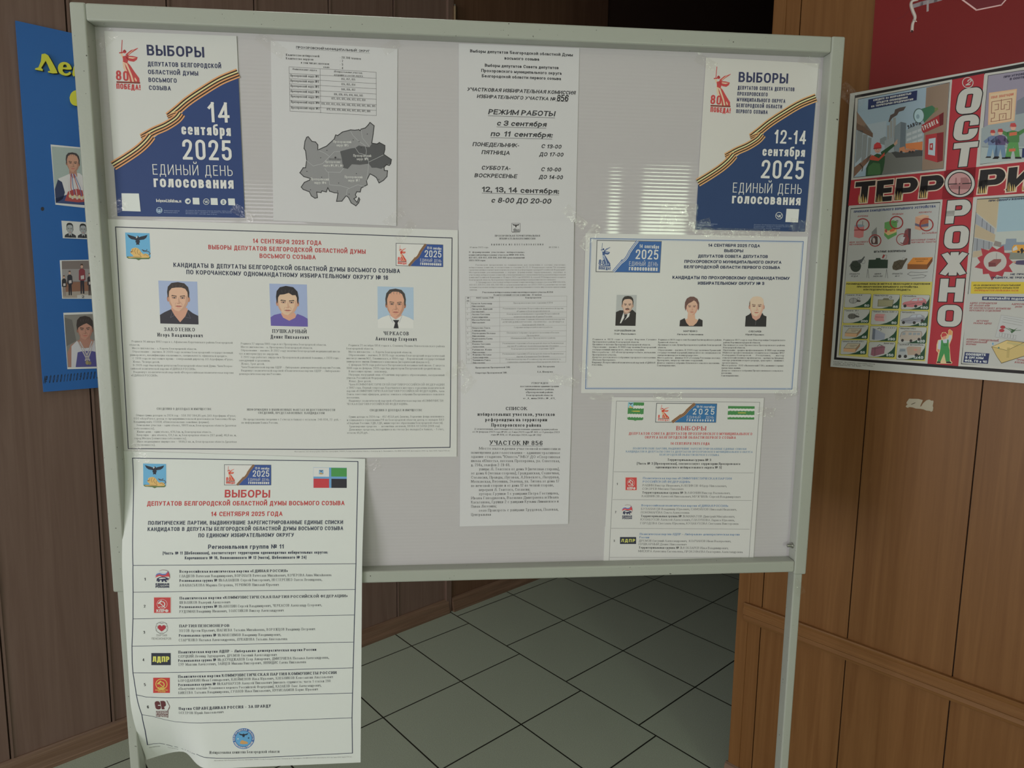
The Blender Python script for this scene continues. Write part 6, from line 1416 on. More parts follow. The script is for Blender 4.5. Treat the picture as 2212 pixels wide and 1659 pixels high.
def small_man(x, y, k, top, legs, cap, pt):
    P = lambda q, c, l: p.poly(J1, [(x+a*k, y+b*k) for a, b in q], c, l)
    P([(-.16, .50), (.16, .50), (.22, 1.0), (.06, 1.0), (.0, .66), (-.08, 1.0), (-.26, 1.0)], legs, L+6); P([(-.2, .18), (0, .12), (.2, .18), (.2, .52), (-.2, .52)], top, L+7)
    if pt: P([(.14, .18), (.56, -.04), (.58, .04), (.2, .30)], top, L+7); P([(-.16, .2), (-.42, .10), (-.44, .18), (-.2, .34)], top, L+7)
    else: P([(-.18, .2), (-.40, .36), (-.30, .46), (-.14, .34)], top, L+7); P([(.18, .2), (.36, .40), (.28, .48), (.12, .34)], top, L+7)
    p.disc(J1, x, y+.02*k, .09*k, (176, 132, 112), L+8, .11*k, 12); P([(-.11, .0), (-.08, -.11), (.06, -.12), (.11, -.02), (.0, .0)], cap, L+9); P([(-.16, .02), (.11, -.02), (.10, .01)], cap, L+9)
    P([(.06, 1.0), (.26, 1.0), (.28, 1.06), (.06, 1.06)], K, L+7); P([(-.26, 1.0), (-.08, 1.0), (-.08, 1.06), (-.32, 1.06)], K, L+7)
small_man(1780, 765, 250, (84, 96, 120), (96, 120, 136), (140, 52, 50), 0); small_man(1860, 755, 270, (74, 62, 88), (86, 106, 124), (140, 52, 50), 0); small_man(1995, 700, 320, (60, 100, 56), (70, 116, 62), (150, 56, 54), 1)
J([(1955, 765), (2035, 755), (2032, 790), (1955, 800)], (160, 84, 58), L+9); J([(1950, 935), (2020, 930), (2018, 960), (1950, 965)], (160, 84, 58), L+9); J([(2092, 930), (2300, 900), (2300, 1000), (2085, 1030)], NV, L+9)
for t in [('ПРИ УГРОЗЕ', 1893, 190, 2112, 155), ('В СООТВ', 1958, 212, 2112, 190)]: p.text(J1, *t, 22, 'heavy', (52, 48, 62), L+9)
# the big letters
def big(t, cr, a, b, c, d, h, fc=WH, oc=K, l=6, gr=.035, lo=.4, hi=2.6):
    p = s.part('block_letter', 'white block capital' if fc == WH else 'black block capital with flames')
    p.text(cr, t, a, b, c, d, h, 'block', oc, l, grow=gr, lo=lo, hi=hi); p.text(cr, t, a, b, c, d, h, 'block', fc, l+2, lo=lo, hi=hi)
for t in [('О', J1, 1378, 575, 1630, 552, 262), ('С', J1, 1352, 855, 1604, 832, 258), ('Т', J1, 1336, 1132, 1590, 1112, 250), ('Р', J4, 150, 577, 505, 560, 345), ('О', J4, 122, 952, 480, 942, 335), ('Ж', J4, 80, 1350, 445, 1345, 345), ('Н', J5, 118, 355, 478, 360, 342), ('О', J5, 92, 724, 450, 735, 322)]: big(*t)
p = s.part('number_badge'); p.disc(J1, 1516, 237, 60, WH, 7, 58, 28, .86); p.text(J1, '2', 1490, 268, 1540, 262, 62, 'heavyi', WH, 7, hi=2)
FL = ((150, 118, 66), (176, 152, 96))
def flame(cr, x0, x1, y):
    n = 4
    for i in range(n):
        xa = x0+(x1-x0)*i/n; xb = x0+(x1-x0)*(i+1)/n; r = random.Random(int(x0)+i)
        hgt = r.uniform(60, 105)
        p.poly(cr, [(xa+3, y), (xb-3, y), (xb-6, y-hgt*.5), ((xa+xb)/2+r.uniform(-8, 8), y-hgt), (xa+5, y-hgt*.45)], FL[i % 2], 10+i % 2)
for t in [('Т', 312, 1508, 520, 1494, 220), ('Е', 542, 1496, 712, 1482, 222), ('Р', 742, 1478, 972, 1462, 226), ('Р', 1000, 1455, 1245, 1438, 228), ('Р', 1618, 1408, 1890, 1388, 248), ('И', 1922, 1388, 2200, 1362, 252), ('З', 2225, 1360, 2450, 1345, 255)]: big(t[0], J1, *t[1:], fc=K, oc=(176, 152, 132), l=6, gr=.05)
for a, b, y in ((356, 452, 1500), (552, 618, 1490), (750, 825, 1472), (1008, 1092, 1448), (1626, 1716, 1402), (1930, 2020, 1380), (2080, 2180, 1370)):
    p = s.part('flame_print', 'printed yellow flames'); flame(J1, a, b, y)
p = s.part('crosshair_emblem', 'round rifle sight emblem'); p.disc(J1, 1432, 1300, 164, K, 7, 150, 36); p.disc(J1, 1432, 1300, 156, WH, 8, 142, 36); p.disc(J1, 1432, 1300, 128, K, 9, 122, 36); p.disc(J1, 1432, 1300, 118, (150, 112, 108), 10, 112, 36)
p.poly(J1, [(1330, 1320), (1380, 1310), (1385, 1240), (1400, 1240), (1402, 1300), (1440, 1290), (1440, 1240), (1500, 1235), (1530, 1260), (1530, 1300), (1545, 1310), (1530, 1360), (1330, 1360)], (124, 84, 82), 11)
for a in ([(1310, 1308), (1400, 1304)], [(1460, 1302), (1552, 1296)], [(1424, 1412), (1428, 1330)]): p.line(J1, a, 11, K, 12)
p.disc(J1, 1430, 1302, 6, K, 12, n=8)
# signs of a device
p = panel('illustration', 'panel of suspicious objects and grenades', [px(J2, 418, 207), px(J2, 2025, 88), px(J3, 1610, 1340), px(J3, 195, 1240)], [px(J2, 455, 238), px(J2, 1985, 127), px(J3, 1575, 1302), px(J3, 228, 1208)], (147, 147, 140))
J = lambda pts, c, l=L: p.poly(J2, pts, c, l)
RI = (124, 44, 42)
p.text(J2, 'ПРИЗНАКИ САМОДЕЛЬНОГО ВЗРЫВНОГО УСТРОЙСТВА', 508, 315, 1905, 222, 38, 'heavy', (52, 62, 92), L)
for t in [('АНТЕННА', 568, 388, 750, 382), ('ПРОВОДА', 1158, 354, 1350, 344), ('ИЗОЛЕНТА', 1615, 323, 1832, 312), ('БАТАРЕЙКИ', 1670, 678, 1916, 668), ('ЗВУК ЧАСОВОГО', 428, 832, 748, 822), ('МЕХАНИЗМА', 428, 868, 680, 862), ('БЕСХОЗНЫЕ СУМКИ,', 1482, 795, 1905, 780), ('ПОРТФЕЛИ, ПАКЕТЫ', 1480, 835, 1903, 820)]: p.text(J2, *t, 27, 'heavyi', (128, 56, 56), L)
J([(520, 540), (688, 530), (672, 725), (600, 748), (512, 725)], (160, 100, 96)); p.disc(J2, 604, 535, 84, (110, 122, 128), L+1, 24); J([(515, 600), (684, 590), (682, 610), (514, 620)], (130, 66, 64), L+1); p.line(J2, [(660, 520), (662, 455)], 7, (70, 60, 56), L+2)
p.disc(J2, 664, 514, 116, RI, L+3, 108, 30, .82)
J([(815, 640), (900, 555), (912, 850), (800, 850)], (104, 104, 100)); J([(800, 790), (860, 705), (915, 720), (918, 850), (820, 850)], (70, 52, 48), L+1); p.disc(J2, 852, 785, 22, (150, 140, 134), L+2, 46); p.disc(J2, 872, 787, 108, RI, L+3, 105, 30, .84)
J([(1035, 480), (1180, 440), (1250, 460), (1240, 690), (1095, 770), (1028, 700)], (80, 122, 68)); J([(1035, 580), (1095, 620), (1240, 560), (1238, 640), (1095, 700), (1030, 650)], (172, 140, 96), L+1); J([(1120, 610), (1200, 565), (1230, 590), (1190, 630), (1130, 640)], (166, 84, 52), L+2); p.disc(J2, 1060, 620, 20, (140, 66, 60), L+2, 30)
p.line(J2, [(1180, 480), (1225, 470), (1245, 440), (1265, 450), (1255, 480)], 8, (60, 66, 48), L+2); p.disc(J2, 1237, 480, 118, RI, L+3, 114, 30, .82)
J([(1365, 690), (1380, 620), (1430, 580), (1480, 590), (1470, 850), (1380, 865), (1300, 830)], (104, 60, 60)); J([(1440, 580), (1485, 585), (1474, 850), (1440, 858)], (66, 46, 48), L+1); J([(1320, 720), (1385, 730), (1345, 830), (1290, 815)], (156, 154, 150), L+2); p.line(J2, [(1385, 640), (1395, 590), (1420, 580)], 7, (70, 60, 60), L+1); p.disc(J2, 1340, 768, 108, RI, L+3, 103, 30, .88)
J([(1560, 385), (1690, 342), (1788, 362), (1780, 560), (1640, 615), (1552, 590)], (166, 124, 98)); J([(1560, 385), (1660, 410), (1788, 362), (1690, 342)], (178, 140, 114), L+1); J([(1555, 490), (1650, 520), (1784, 490), (1782, 545), (1645, 560), (1553, 530)], (82, 78, 96), L+2); J([(1640, 440), (1784, 410), (1784, 490), (1650, 518)], (140, 76, 52), L+2); p.disc(J2, 1750, 517, 122, RI, L+3, 114, 30, .82)
p.text(J2, 'ШТАТНЫЕ БОЕПРИПАСЫ', 852, 995, 1395, 980, 34, 'heavy', (38, 38, 40), L)
OD = (46, 52, 44)
p.disc(J2, 540, 1225, 92, OD, L, 100, 18); J([(560, 1130), (640, 1105), (690, 1052), (698, 1070), (640, 1170), (600, 1180)], (70, 72, 70), L+1); p.disc(J2, 668, 1146, 36, (92, 92, 90), L+1, 40, 18, .86); p.line(J2, [(432, 1230), (490, 1140), (550, 1130)], 12, (80, 82, 80), L+1); p.line(J2, [(455, 1190), (545, 1245), (635, 1215)], 5, (28, 32, 28), L+1)
J([(765, 1115), (880, 1112), (890, 1085), (960, 1085), (970, 1110), (1092, 1115), (1085, 1260), (750, 1262)], (38, 50, 40)); J([(990, 1080), (1015, 1020), (1045, 1040), (1010, 1095)], (120, 48, 46), L+1); p.line(J2, [(1045, 1030), (1075, 1040), (1065, 1090), (1030, 1110)], 5, (90, 60, 58), L+1)
for x in (755, 1075): p.line(J2, [(x-28, 1420), (x-5, 1270), (x+12, 1430)], 5, (64, 64, 62), L+1)
J([(1165, 1235), (1195, 1150), (1290, 1115), (1360, 1120), (1410, 1085), (1425, 1100), (1370, 1190), (1330, 1270), (1230, 1295), (1175, 1280)], (70, 62, 48))
for a in ([(1190, 1200), (1270, 1285)], [(1240, 1140), (1320, 1240)], [(1180, 1260), (1330, 1130)], [(1230, 1290), (1360, 1180)]): p.line(J2, a, 5, (44, 38, 30), L+1)
p.disc(J2, 1360, 1100, 26, (92, 92, 90), L+1, 24, 14, .84)
J([(1425, 1190), (1520, 1078), (1855, 1072), (1760, 1195)], (170, 108, 46)); J([(1425, 1190), (1760, 1195), (1762, 1278), (1422, 1276)], (112, 68, 34)); J([(1760, 1195), (1855, 1072), (1852, 1140), (1762, 1278)], (92, 54, 28))
p.text(J2, 'ТРОТИЛОВАЯ', 1550, 1116, 1770, 1112, 18, 'sansb', (96, 60, 28), L+1); p.text(J2, 'ШАШКА', 1575, 1150, 1700, 1148, 18, 'sansb', (96, 60, 28), L+1)
p.line(J2, [(1770, 1320), (1640, 1335), (1480, 1325), (1425, 1360), (1480, 1385), (1680, 1370), (1745, 1385), (1700, 1420), (1500, 1432)], 8, (80, 80, 78), L)
for t in [('ГРАНАТА', 433, 1372, 605, 1368), ('РГД-5', 460, 1410, 572, 1407), ('МИНА', 862, 1370, 975, 1366), ('МОН-50', 840, 1410, 993, 1408), ('ГРАНАТА', 1160, 1368, 1335, 1364), ('Ф-1', 1208, 1408, 1278, 1406)]: p.text(J2, *t, 25, 'heavyi', (52, 52, 52), L)
# distance table
p = s.part('distance_table', 'yellow table of evacuation distances')
YL = (160, 150, 72)
p.poly(J3, [(345, 60), (1690, 62), (1575, 1302), (232, 1208)], YL, 8)
for t in [('РЕКОМЕНДУЕМЫЕ ЗОНЫ (В МЕТРАХ) ЭВАКУАЦИИ И ОЦЕПЛЕНИЯ', 348, 108, 1652, 110), ('ПРИ ОБНАРУЖЕНИИ ВЗРЫВНОГО УСТРОЙСТВА', 513, 153, 1465, 158), ('ИЛИ ПОДОЗРИТЕЛЬНОГО ПРЕДМЕТА', 614, 197, 1350, 203)]: p.text(J3, *t, 26, 'heavy', (40, 38, 26), 9)
cells = [[(330, 250, 740, 465), (768, 255, 1188, 480), (1215, 262, 1655, 495)], [(312, 492, 718, 708), (745, 505, 1165, 730), (1192, 515, 1632, 755)], [(292, 735, 698, 955), (722, 750, 1142, 985), (1168, 765, 1608, 1020)], [(272, 970, 676, 1195), (702, 995, 1118, 1235), (1142, 1015, 1585, 1275)]]
nums = ['50', '85', '460', '200', '60', '580', '45', '230', '920', '55', '350', '1240']
caps = ['Граната РГД-5', 'Мина МОН-50', 'Автомобиль', 'Граната Ф-1', 'Пивная банка 0,33 л', 'Автомобиль', 'Шашка массой 200 г', 'Чемодан', 'Микроавтобус', 'Шашка массой 400 г', 'Дорожный чемодан', 'Грузовой автомобиль']
for r in range(4):
    for c in range(3):
        x0_, y0_, x1_, y1_ = cells[r][c]; w, h = x1_-x0_, y1_-y0_; i = r*3+c
        q = lambda x, y, x0_=x0_, y0_=y0_, w=w, h=h: (J3[0]+(x0_+x*w-18*y)/J3[2], J3[1]+(y0_+y*h+ (6 if c else 0)*x)/J3[2])
        bx_ = [(.03, 0), (.97, 0), (1, .06), (1, .94), (.97, 1), (.03, 1), (0, .94), (0, .06)]
        p.poly(q, bx_, (44, 52, 40), 9); p.poly(q, [(.5+(x-.5)*.985, .5+(y-.5)*.97) for x, y in bx_], (148, 148, 140), 10)
        arc = [(.16, 1)]+[(.16+.84*math.sin(t*math.pi/2/6), 1-.97*(1-math.cos(t*math.pi/2/6))) for t in range(1, 7)]+[(1, .94), (.97, 1)]
        p.poly(q, arc, (34, 60, 42), 11)
        p.text(q, nums[i], .96-.085*len(nums[i])-.02, .93, .95, .94, .165, 'heavy', (160, 164, 156), 12, lo=.5, hi=2)
        p.text(q, caps[i], .05 if i not in (7, 10) else (.40 if i == 7 else .56), .13, min(.93, .05+.046*len(caps[i])) if i not in (7, 10) else .93, .14, .085, 'heavyi', (52, 50, 46), 12, lo=.3)
        D = (60, 58, 54); PK = (160, 112, 108)
        P = lambda pts, col, l=12: p.poly(q, pts, col, l)
        if i in (0, 3):
            p.disc(q, .33, .50, .16, (130, 130, 124) if i == 0 else (92, 90, 82), 12, .20, 16); p.disc(q, .33, .50, .16, D, 13, .20, 16, .9); P([(.46, .44), (.62, .50), (.60, .58), (.46, .58)], D, 12); p.disc(q, .53, .36, .06, D, 13, .10, 12, .84)
            if i: 
                for x in (.24, .33, .42): p.line(q, [(x, .32), (x, .68)], .014, D, 13)
                p.line(q, [(.18, .45), (.50, .45)], .014, D, 13); p.line(q, [(.18, .57), (.50, .57)], .014, D, 13)
            else: p.line(q, [(.33, .30), (.33, .70)], .012, D, 13)
        elif i == 1: P([(.20, .38), (.78, .38), (.74, .84), (.20, .84)], (124, 120, 92)); p.line(q, [(.20, .38), (.78, .38), (.74, .84), (.20, .84)], .012, D, 13, True); P([(.36, .38), (.40, .26), (.58, .26), (.62, .38)], (100, 98, 76)); p.disc(q, .66, .20, .05, D, 13, .09, 10, .7)
        elif i == 4: P([(.14, .30), (.20, .24), (.50, .26), (.56, .36), (.56, .64), (.50, .76), (.18, .74), (.12, .62)], PK); p.disc(q, .52, .50, .05, (150, 140, 134), 13, .24, 14); p.line(q, [(.16, .46), (.46, .48)], .012, D, 13)
        elif i in (6, 9): P([(.12, .56), (.26, .22), (.74, .24), (.58, .60)], (150, 140, 118)); P([(.12, .56), (.58, .60), (.56, .86), (.11, .80)], (166, 132, 98)); P([(.58, .60), (.74, .24), (.73, .46), (.56, .86)], (128, 98, 72)); p.line(q, [(.12, .56), (.26, .22), (.74, .24), (.58, .60)], .012, D, 13, True); p.line(q, [(.34, .36), (.62, .38)], .012, D, 13); p.line(q, [(.36, .46), (.52, .47)], .012, D, 13)
        elif i == 7: P([(.10, .14), (.20, .20), (.20, .92), (.10, .88)], (84, 88, 96)); P([(.20, .20), (.58, .52), (.56, .90), (.20, .92)], (122, 126, 134)); p.line(q, [(.28, .20), (.34, .12), (.42, .20), (.40, .30)], .02, D, 13)
        elif i == 10: P([(.12, .40), (.52, .24), (.62, .32), (.60, .76), (.22, .94), (.10, .86)], (116, 76, 84)); p.line(q, [(.24, .36), (.26, .92)], .014, D, 13); p.line(q, [(.12, .40), (.22, .46), (.62, .32)], .012, D, 13); p.line(q, [(.32, .30), (.40, .18), (.50, .24)], .02, D, 13)
        elif i in (2, 5):
            bc = (156, 96, 96) if i == 2 else (122, 122, 124)
            P([(.04, .62), (.10, .50), (.30, .42), (.42, .24), (.72, .20), (.86, .32), (.90, .52), (.84, .66), (.62, .72), (.40, .84), (.10, .78)], bc); P([(.34, .42), (.44, .27), (.58, .25), (.56, .42)], (146, 150, 150), 13); P([(.60, .40), (.61, .25), (.72, .23), (.78, .36)], (146, 150, 150), 13)
            for x, y in ((.14, .76), (.52, .76), (.80, .62)): p.disc(q, x, y, .055, (46, 44, 42), 14, .10, 12)
            p.line(q, [(.04, .62), (.24, .66), (.40, .60), (.88, .46)], .010, D, 13)
        elif i == 8:
            P([(.06, .62), (.12, .32), (.24, .24), (.80, .26), (.84, .40), (.82, .74), (.40, .86), (.10, .82)], (146, 136, 122)); p.line(q, [(.06, .62), (.12, .32), (.24, .24), (.80, .26), (.84, .40), (.82, .74)], .012, D, 13)
            for x in (.14, .36, .52, .66): P([(x, .34), (x+.11, .34), (x+.11, .48), (x, .50)], (118, 124, 124), 13)
            for x, y in ((.16, .82), (.46, .84), (.74, .74)): p.disc(q, x, y, .05, (46, 44, 42), 14, .09, 12)
        else:
            P([(.34, .28), (.42, .20), (.86, .22), (.84, .70), (.40, .72)], (140, 122, 104)); P([(.06, .52), (.10, .32), (.34, .32), (.36, .74), (.06, .76)], (136, 138, 134), 13); P([(.12, .36), (.30, .36), (.30, .50), (.10, .52)], (104, 112, 114), 14); P([(.60, .34), (.72, .34), (.71, .46), (.60, .46)], (160, 112, 98), 13)
            for x, y in ((.12, .80), (.32, .80), (.70, .72)): p.disc(q, x, y, .06, (46, 44, 42), 14, .10, 12)
p = s.part('credit_text')
for i, t in enumerate(('Консультант – М.А. Рябченок, генерал-майор ФСБ РФ', 'Художник – М.А. Иванова, Верстка – А.П. Зайцева', 'Компьютерная верстка – А.В. Орлова')): p.text(J3, t, 148-i, 1312+i*24, (792, 762, 578)[i], 1356+i*26 if i < 2 else 1388, 15, 'serifb', (60, 58, 54), 1, lo=.3)
# what to do with a found object
p = panel('illustration', 'picture of a parcel bomb with a red burst and warnings', [px(J4, 590, 175), (2400, 405), (2400, 808), px(J5, 415, 1320)], [px(J4, 628, 205), (2392, 412), (2392, 800), px(J5, 455, 1290)], (146, 146, 136))
J = lambda pts, c, l=L: p.poly(J4, pts, c, l)
J([(960, 195), (2600, 130), (2600, 960), (900, 960)], (124, 144, 148), L); J([(890, 700), (2600, 600), (2600, 960), (890, 960)], (146, 150, 140), L+1)
J([(630, 215), (955, 200), (910, 645), (612, 405)], (150, 136, 108), L+2); J([(612, 420), (888, 650), (880, 730), (605, 580)], (124, 126, 128), L+2); J([(605, 585), (900, 740), (885, 850), (585, 775)], (146, 132, 106), L+2); J([(582, 785), (862, 855), (855, 950), (570, 985)], (120, 122, 122), L+2); J([(570, 990), (860, 950), (870, 1040), (560, 1080)], (146, 132, 108), L+2)
for a in ([(708, 500), (700, 620)], [(775, 560), (768, 670)], [(830, 605), (826, 700)], [(632, 800), (622, 980)], [(728, 825), (722, 965)], [(808, 845), (804, 955)]): p.line(J4, a, 7, (66, 68, 70), L+3)
J([(895, 830), (990, 855), (985, 930), (870, 900)], (112, 104, 96), L+2); J([(985, 890), (1050, 880), (1060, 800), (1215, 798), (1215, 850), (1700, 850), (1700, 960), (980, 975)], (106, 116, 124), L+2)
J([(560, 1090), (870, 1040), (2600, 960), (2600, 1450), (545, 1450)], (150, 148, 138), L+2); J([(870, 1040), (1140, 1000), (2600, 960), (2600, 1100), (1000, 1110)], (104, 106, 94), L+3)
J([(1150, 930), (1180, 890), (1700, 885), (1700, 1005), (1240, 1010), (1150, 1005)], (186, 124, 52), L+4); J([(1165, 940), (1215, 900), (1235, 960), (1160, 985)], (160, 160, 152), L+5); p.disc(J4, 1245, 995, 22, (44, 40, 38), L+5, 16, 12); J([(1270, 960), (1300, 935), (1330, 980), (1290, 1030)], (40, 36, 34), L+6)
J([(1150, 1145), (1240, 1125), (1500, 1110), (1500, 1200), (1220, 1185)], (62, 54, 76), L+5); J([(1145, 1150), (1210, 1135), (1200, 1165)], (160, 120, 100), L+6)
bst = []
for i in range(22):
    t = 2*math.pi*i/22; r = 1.0 if i % 2 else (1.45 if i % 4 else 1.25)
    bst.append((893+218*r*math.cos(t), 1150+190*r*math.sin(t)))
J(bst, (134, 44, 50), L+6); p.disc(J4, 897, 1142, 172, (150, 146, 136), L+7, 152, 32)
J([(797, 1155), (880, 1105), (988, 1103), (985, 1140), (905, 1215), (800, 1218)], (112, 62, 58), L+8); J([(797, 1155), (905, 1160), (905, 1215), (800, 1218)], (92, 46, 46), L+9); p.line(J4, [(915, 1105), (920, 1015)], 5, (90, 84, 80), L+9)
for t in [('ПРИ ОБНАРУЖЕНИИ П', 800, 250, 1380, 208, 30), ('НЕ ПРИБ', 1126, 1345, 1370, 1342, 28), ('ПРЕДМЕТУ, НЕ ТРОГАТЬ', 840, 1394, 1400, 1394, 28)]: p.text(J4, *t[:5], t[5], 'heavy', (42, 46, 60), L+10)
J = lambda pts, c, l=L+6: p.poly(J5, pts, c, l)
J([(612, 58), (2100, 68), (2100, 240), (600, 238)], (166, 146, 48))
for t, c in [(('ИЗ-ЗА ВОЗМОЖНОСТИ СРАБАТЫВАНИЯ', 640, 124, 1338, 124), (42, 38, 24)), (('РАДИОУПРАВЛЯЕМОГО ВЗРЫВАТЕЛЯ', 655, 164, 1312, 164), (42, 38, 24)), (('ЗАПРЕЩАЕТСЯ ПОЛЬЗОВАТЬСЯ:', 652, 200, 1310, 204), (150, 62, 34))]: p.text(J5, *t, 24, 'heavyi', c, L+7)
J([(545, 245), (2100, 245), (2100, 1400), (470, 1280)], (148, 147, 138), L+4)
J([(775, 280), (2100, 296), (2100, 356), (770, 335)], NV, L+7); p.text(J5, 'НЕ ВСКРЫВАЙТЕ ПОДОЗР', 795, 320, 1400, 334, 30, 'heavy', (160, 162, 158), L+8)
for t in [('АДРЕС ОТПРАВИТЕЛЯ', 586, 390, 985, 396), ('НЕ УКАЗАН ИЛИ', 584, 427, 880, 430), ('НЕ СООТВЕТСТВУЕТ ШТЕМПЕЛЮ', 580, 463, 1194, 476), ('ПОЧТОВОГО ОТДЕЛЕНИЯ', 577, 500, 1042, 508), ('АДРЕСОВ', 1208, 405, 1400, 408), ('(ИЛИ', 1262, 445, 1362, 447), ('НЕТОЧНО', 685, 657, 862, 660), ('УКАЗАН АДРЕС', 636, 690, 910, 697), ('КОНВЕРТ САМОДЕЛЬНЫЙ,', 536, 930, 1020, 954), ('НЕПРАВИЛЬНОЙ', 532, 968, 838, 980), ('ФОРМЫ', 526, 1003, 678, 1008), ('ПРОЩ', 1285, 1235, 1400, 1244), ('ВЛОЖЕ', 1253, 1272, 1400, 1284)]: p.text(J5, *t, 26, 'heavyi', (122, 60, 60), L+7)
J([(1055, 553), (1500, 620), (1420, 960), (962, 886)], (124, 122, 116)); J([(1058, 558), (1496, 624), (1416, 954), (968, 882)], (148, 148, 142), L+7)
for a in ([(1090, 590), (1380, 640)], [(1080, 620), (1380, 675)], [(1075, 660), (1365, 715)]): p.line(J5, a, 4, (96, 94, 90), L+8)
p.disc(J5, 1080, 738, 38, (132, 44, 48), L+8, 26, 16); p.disc(J5, 1065, 788, 40, (132, 44, 48), L+8, 24, 16); p.line(J5, [(1115, 745), (1200, 790), (1350, 785)], 9, (62, 84, 56), L+8); J([(1145, 745), (1250, 775), (1305, 745), (1240, 800)], (52, 78, 50), L+8); J([(1190, 800), (1280, 780), (1215, 830)], (52, 78, 50), L+8)
for i in range(6): p.line(J5, [(1035+42*i, 820+7*i), (1070+42*i, 826+7*i), (1060+42*i, 884+7*i), (1028+42*i, 878+7*i)], 4, (110, 108, 104), L+8, True)
J([(910, 1030), (1140, 930), (1500, 975), (1500, 1140), (1060, 1280), (990, 1180)], (70, 58, 36), L+8); J([(918, 1030), (1142, 936), (1500, 982), (1500, 1132), (1062, 1270), (996, 1178)], (160, 140, 88), L+9); J([(918, 1030), (1142, 1085), (1260, 1030), (1142, 936)], (170, 150, 98), L+10); p.line(J5, [(918, 1030), (1142, 1085), (1400, 965)], 6, (70, 58, 36), L+11)
p.line(J5, [(1150, 970), (1400, 1010)], 34, (150, 138, 92), L+11); p.line(J5, [(1165, 1050), (1155, 1185)], 40, (148, 130, 80), L+11); p.disc(J5, 1020, 1045, 14, (70, 100, 92), L+12, n=10); p.disc(J5, 932, 985, 12, (90, 130, 150), L+12, 18, 10)
J([(515, 1108), (882, 1130), (858, 1285), (490, 1262)], NV, L+8)
for i, t in enumerate((('СООБЩИТЕ', 530, 1158, 825, 1168), ('В ОРГАНЫ', 522, 1205, 790, 1216), ('ФСБ, ГО и ЧС', 512, 1252, 842, 1272))): p.text(J5, *t, 34, 'heavy', (164, 166, 160), L+9)
# little worker in green dungarees at the foot of the column
p = s.part('worker_figure', 'small printed worker in green dungarees')
J = lambda pts, c, l=L: p.poly(J5, pts, c, l)
HALO = (176, 150, 110)
J([(150, 860), (175, 815), (225, 812), (262, 850), (268, 780), (290, 765), (332, 800), (325, 900), (285, 1000), (292, 1100), (305, 1240), (328, 1262), (318, 1285), (85, 1280), (95, 1240), (115, 1120), (88, 1090), (92, 1000), (112, 930), (165, 920)], HALO, 6)
J([(112, 1000), (125, 935), (190, 925), (262, 905), (282, 858), (318, 862), (300, 940), (262, 990), (255, 1040), (150, 1050), (140, 1075), (110, 1070)], (152, 156, 158), 7)
J([(160, 930), (182, 928), (195, 975), (245, 975), (250, 920), (272, 925), (272, 1030), (285, 1080), (290, 1250), (230, 1250), (205, 1130), (180, 1180), (150, 1250), (105, 1250), (150, 1060)], (52, 110, 58), 8); p.line(J5, [(205, 990), (205, 1012), (240, 1012), (240, 990)], 5, (30, 70, 36), 9)
p.disc(J5, 205, 880, 32, (176, 116, 96), 8, 40, 16); J([(165, 880), (168, 835), (200, 818), (235, 830), (248, 860), (220, 868), (180, 885)], (150, 50, 50), 9)
J([(268, 850), (275, 790), (290, 770), (322, 805), (318, 850)], (178, 116, 70), 8); J([(100, 1065), (135, 1070), (130, 1110), (108, 1105)], (170, 110, 80), 8)
J([(98, 1250), (150, 1252), (150, 1272), (92, 1272)], K, 9); J([(232, 1252), (292, 1250), (318, 1268), (310, 1278), (236, 1274)], K, 9)
s.build()

# ------------------------------------------------------------------ red banner above it
s = Sheet(PR, 'red_banner', 'plain red glossy banner on the wood wall above the safety poster', 'banner', [(1895, -60), (2420, -120), (2420, 130), px(R_, 916, 758)], .0025, col=(92, 21, 21), ref=TR_, thick=.002, part='banner_sheet', rough=.3)
p = s.part('hexagon_outline', 'pale hexagon outline'); p.poly(R_, [(1680, -16), (1815, 82), (2020, 42), (2080, -24)], (84, 26, 30), 1); p.line(R_, [(1670, -22), (1815, 84), (2022, 42), (2085, -30)], 11, (172, 140, 134), 2)
p = s.part('cord_picture', 'printed grey pipe with a white cord'); p.line(R_, [(1285, 52), (1360, 28), (1470, 2), (1520, -12)], 34, (112, 104, 104), 1); p.line(R_, [(1408, 10), (1407, 92)], 17, (126, 116, 112), 2)
P = smooth([p.ab(R_, *q) for q in [(1330, -8), (1280, 8), (1268, 40), (1282, 90), (1300, 135), (1298, 165), (1282, 200), (1276, 262)]], 5)
p.ribbon(P, .0062, [(122, 112, 104), (166, 156, 144), (150, 140, 128)], 3); p.line(R_, [(1262, 75), (1205, 140), (1150, 160)], 5, (84, 24, 28), 1); p.line(R_, [(1285, 165), (1315, 180)], 7, (166, 156, 144), 3); p.disc(R_, 1277, 262, 9, (50, 20, 20), 4, 12, 10)
s.build()

# torn scrap of backing paper left on the wood
V_ = cp(1930, 840, 20.74)
s = Sheet(PR, 'paper_scrap', 'torn scrap of pale backing paper stuck to the wood under the safety poster', 'paper scrap', [(1958, 862), (2015, 862), (2015, 888), (1958, 888)], .0007, ref=TR_, thick=.0002)
p = Ink(s, 'scrap', None); s.parts = []
pts = [(700, 440), (1130, 450), (1320, 505), (1215, 735), (1200, 800), (1240, 780), (1330, 640), (1480, 510), (1600, 480), (1740, 540), (1765, 510), (1800, 570), (1760, 760), (1785, 840), (1765, 980), (1690, 1030), (1640, 990), (1470, 970), (1350, 920), (1220, 895), (1000, 880), (860, 830), (700, 815), (650, 850), (560, 815), (555, 770), (660, 665), (600, 690), (580, 610)]
p.poly(V_, pts, (132, 124, 104), 0); n0 = len(p.V)
hole = [(785, 690), (900, 640), (985, 605), (990, 625), (880, 680), (800, 705)]; p.poly(V_, hole, (52, 38, 24), 1)
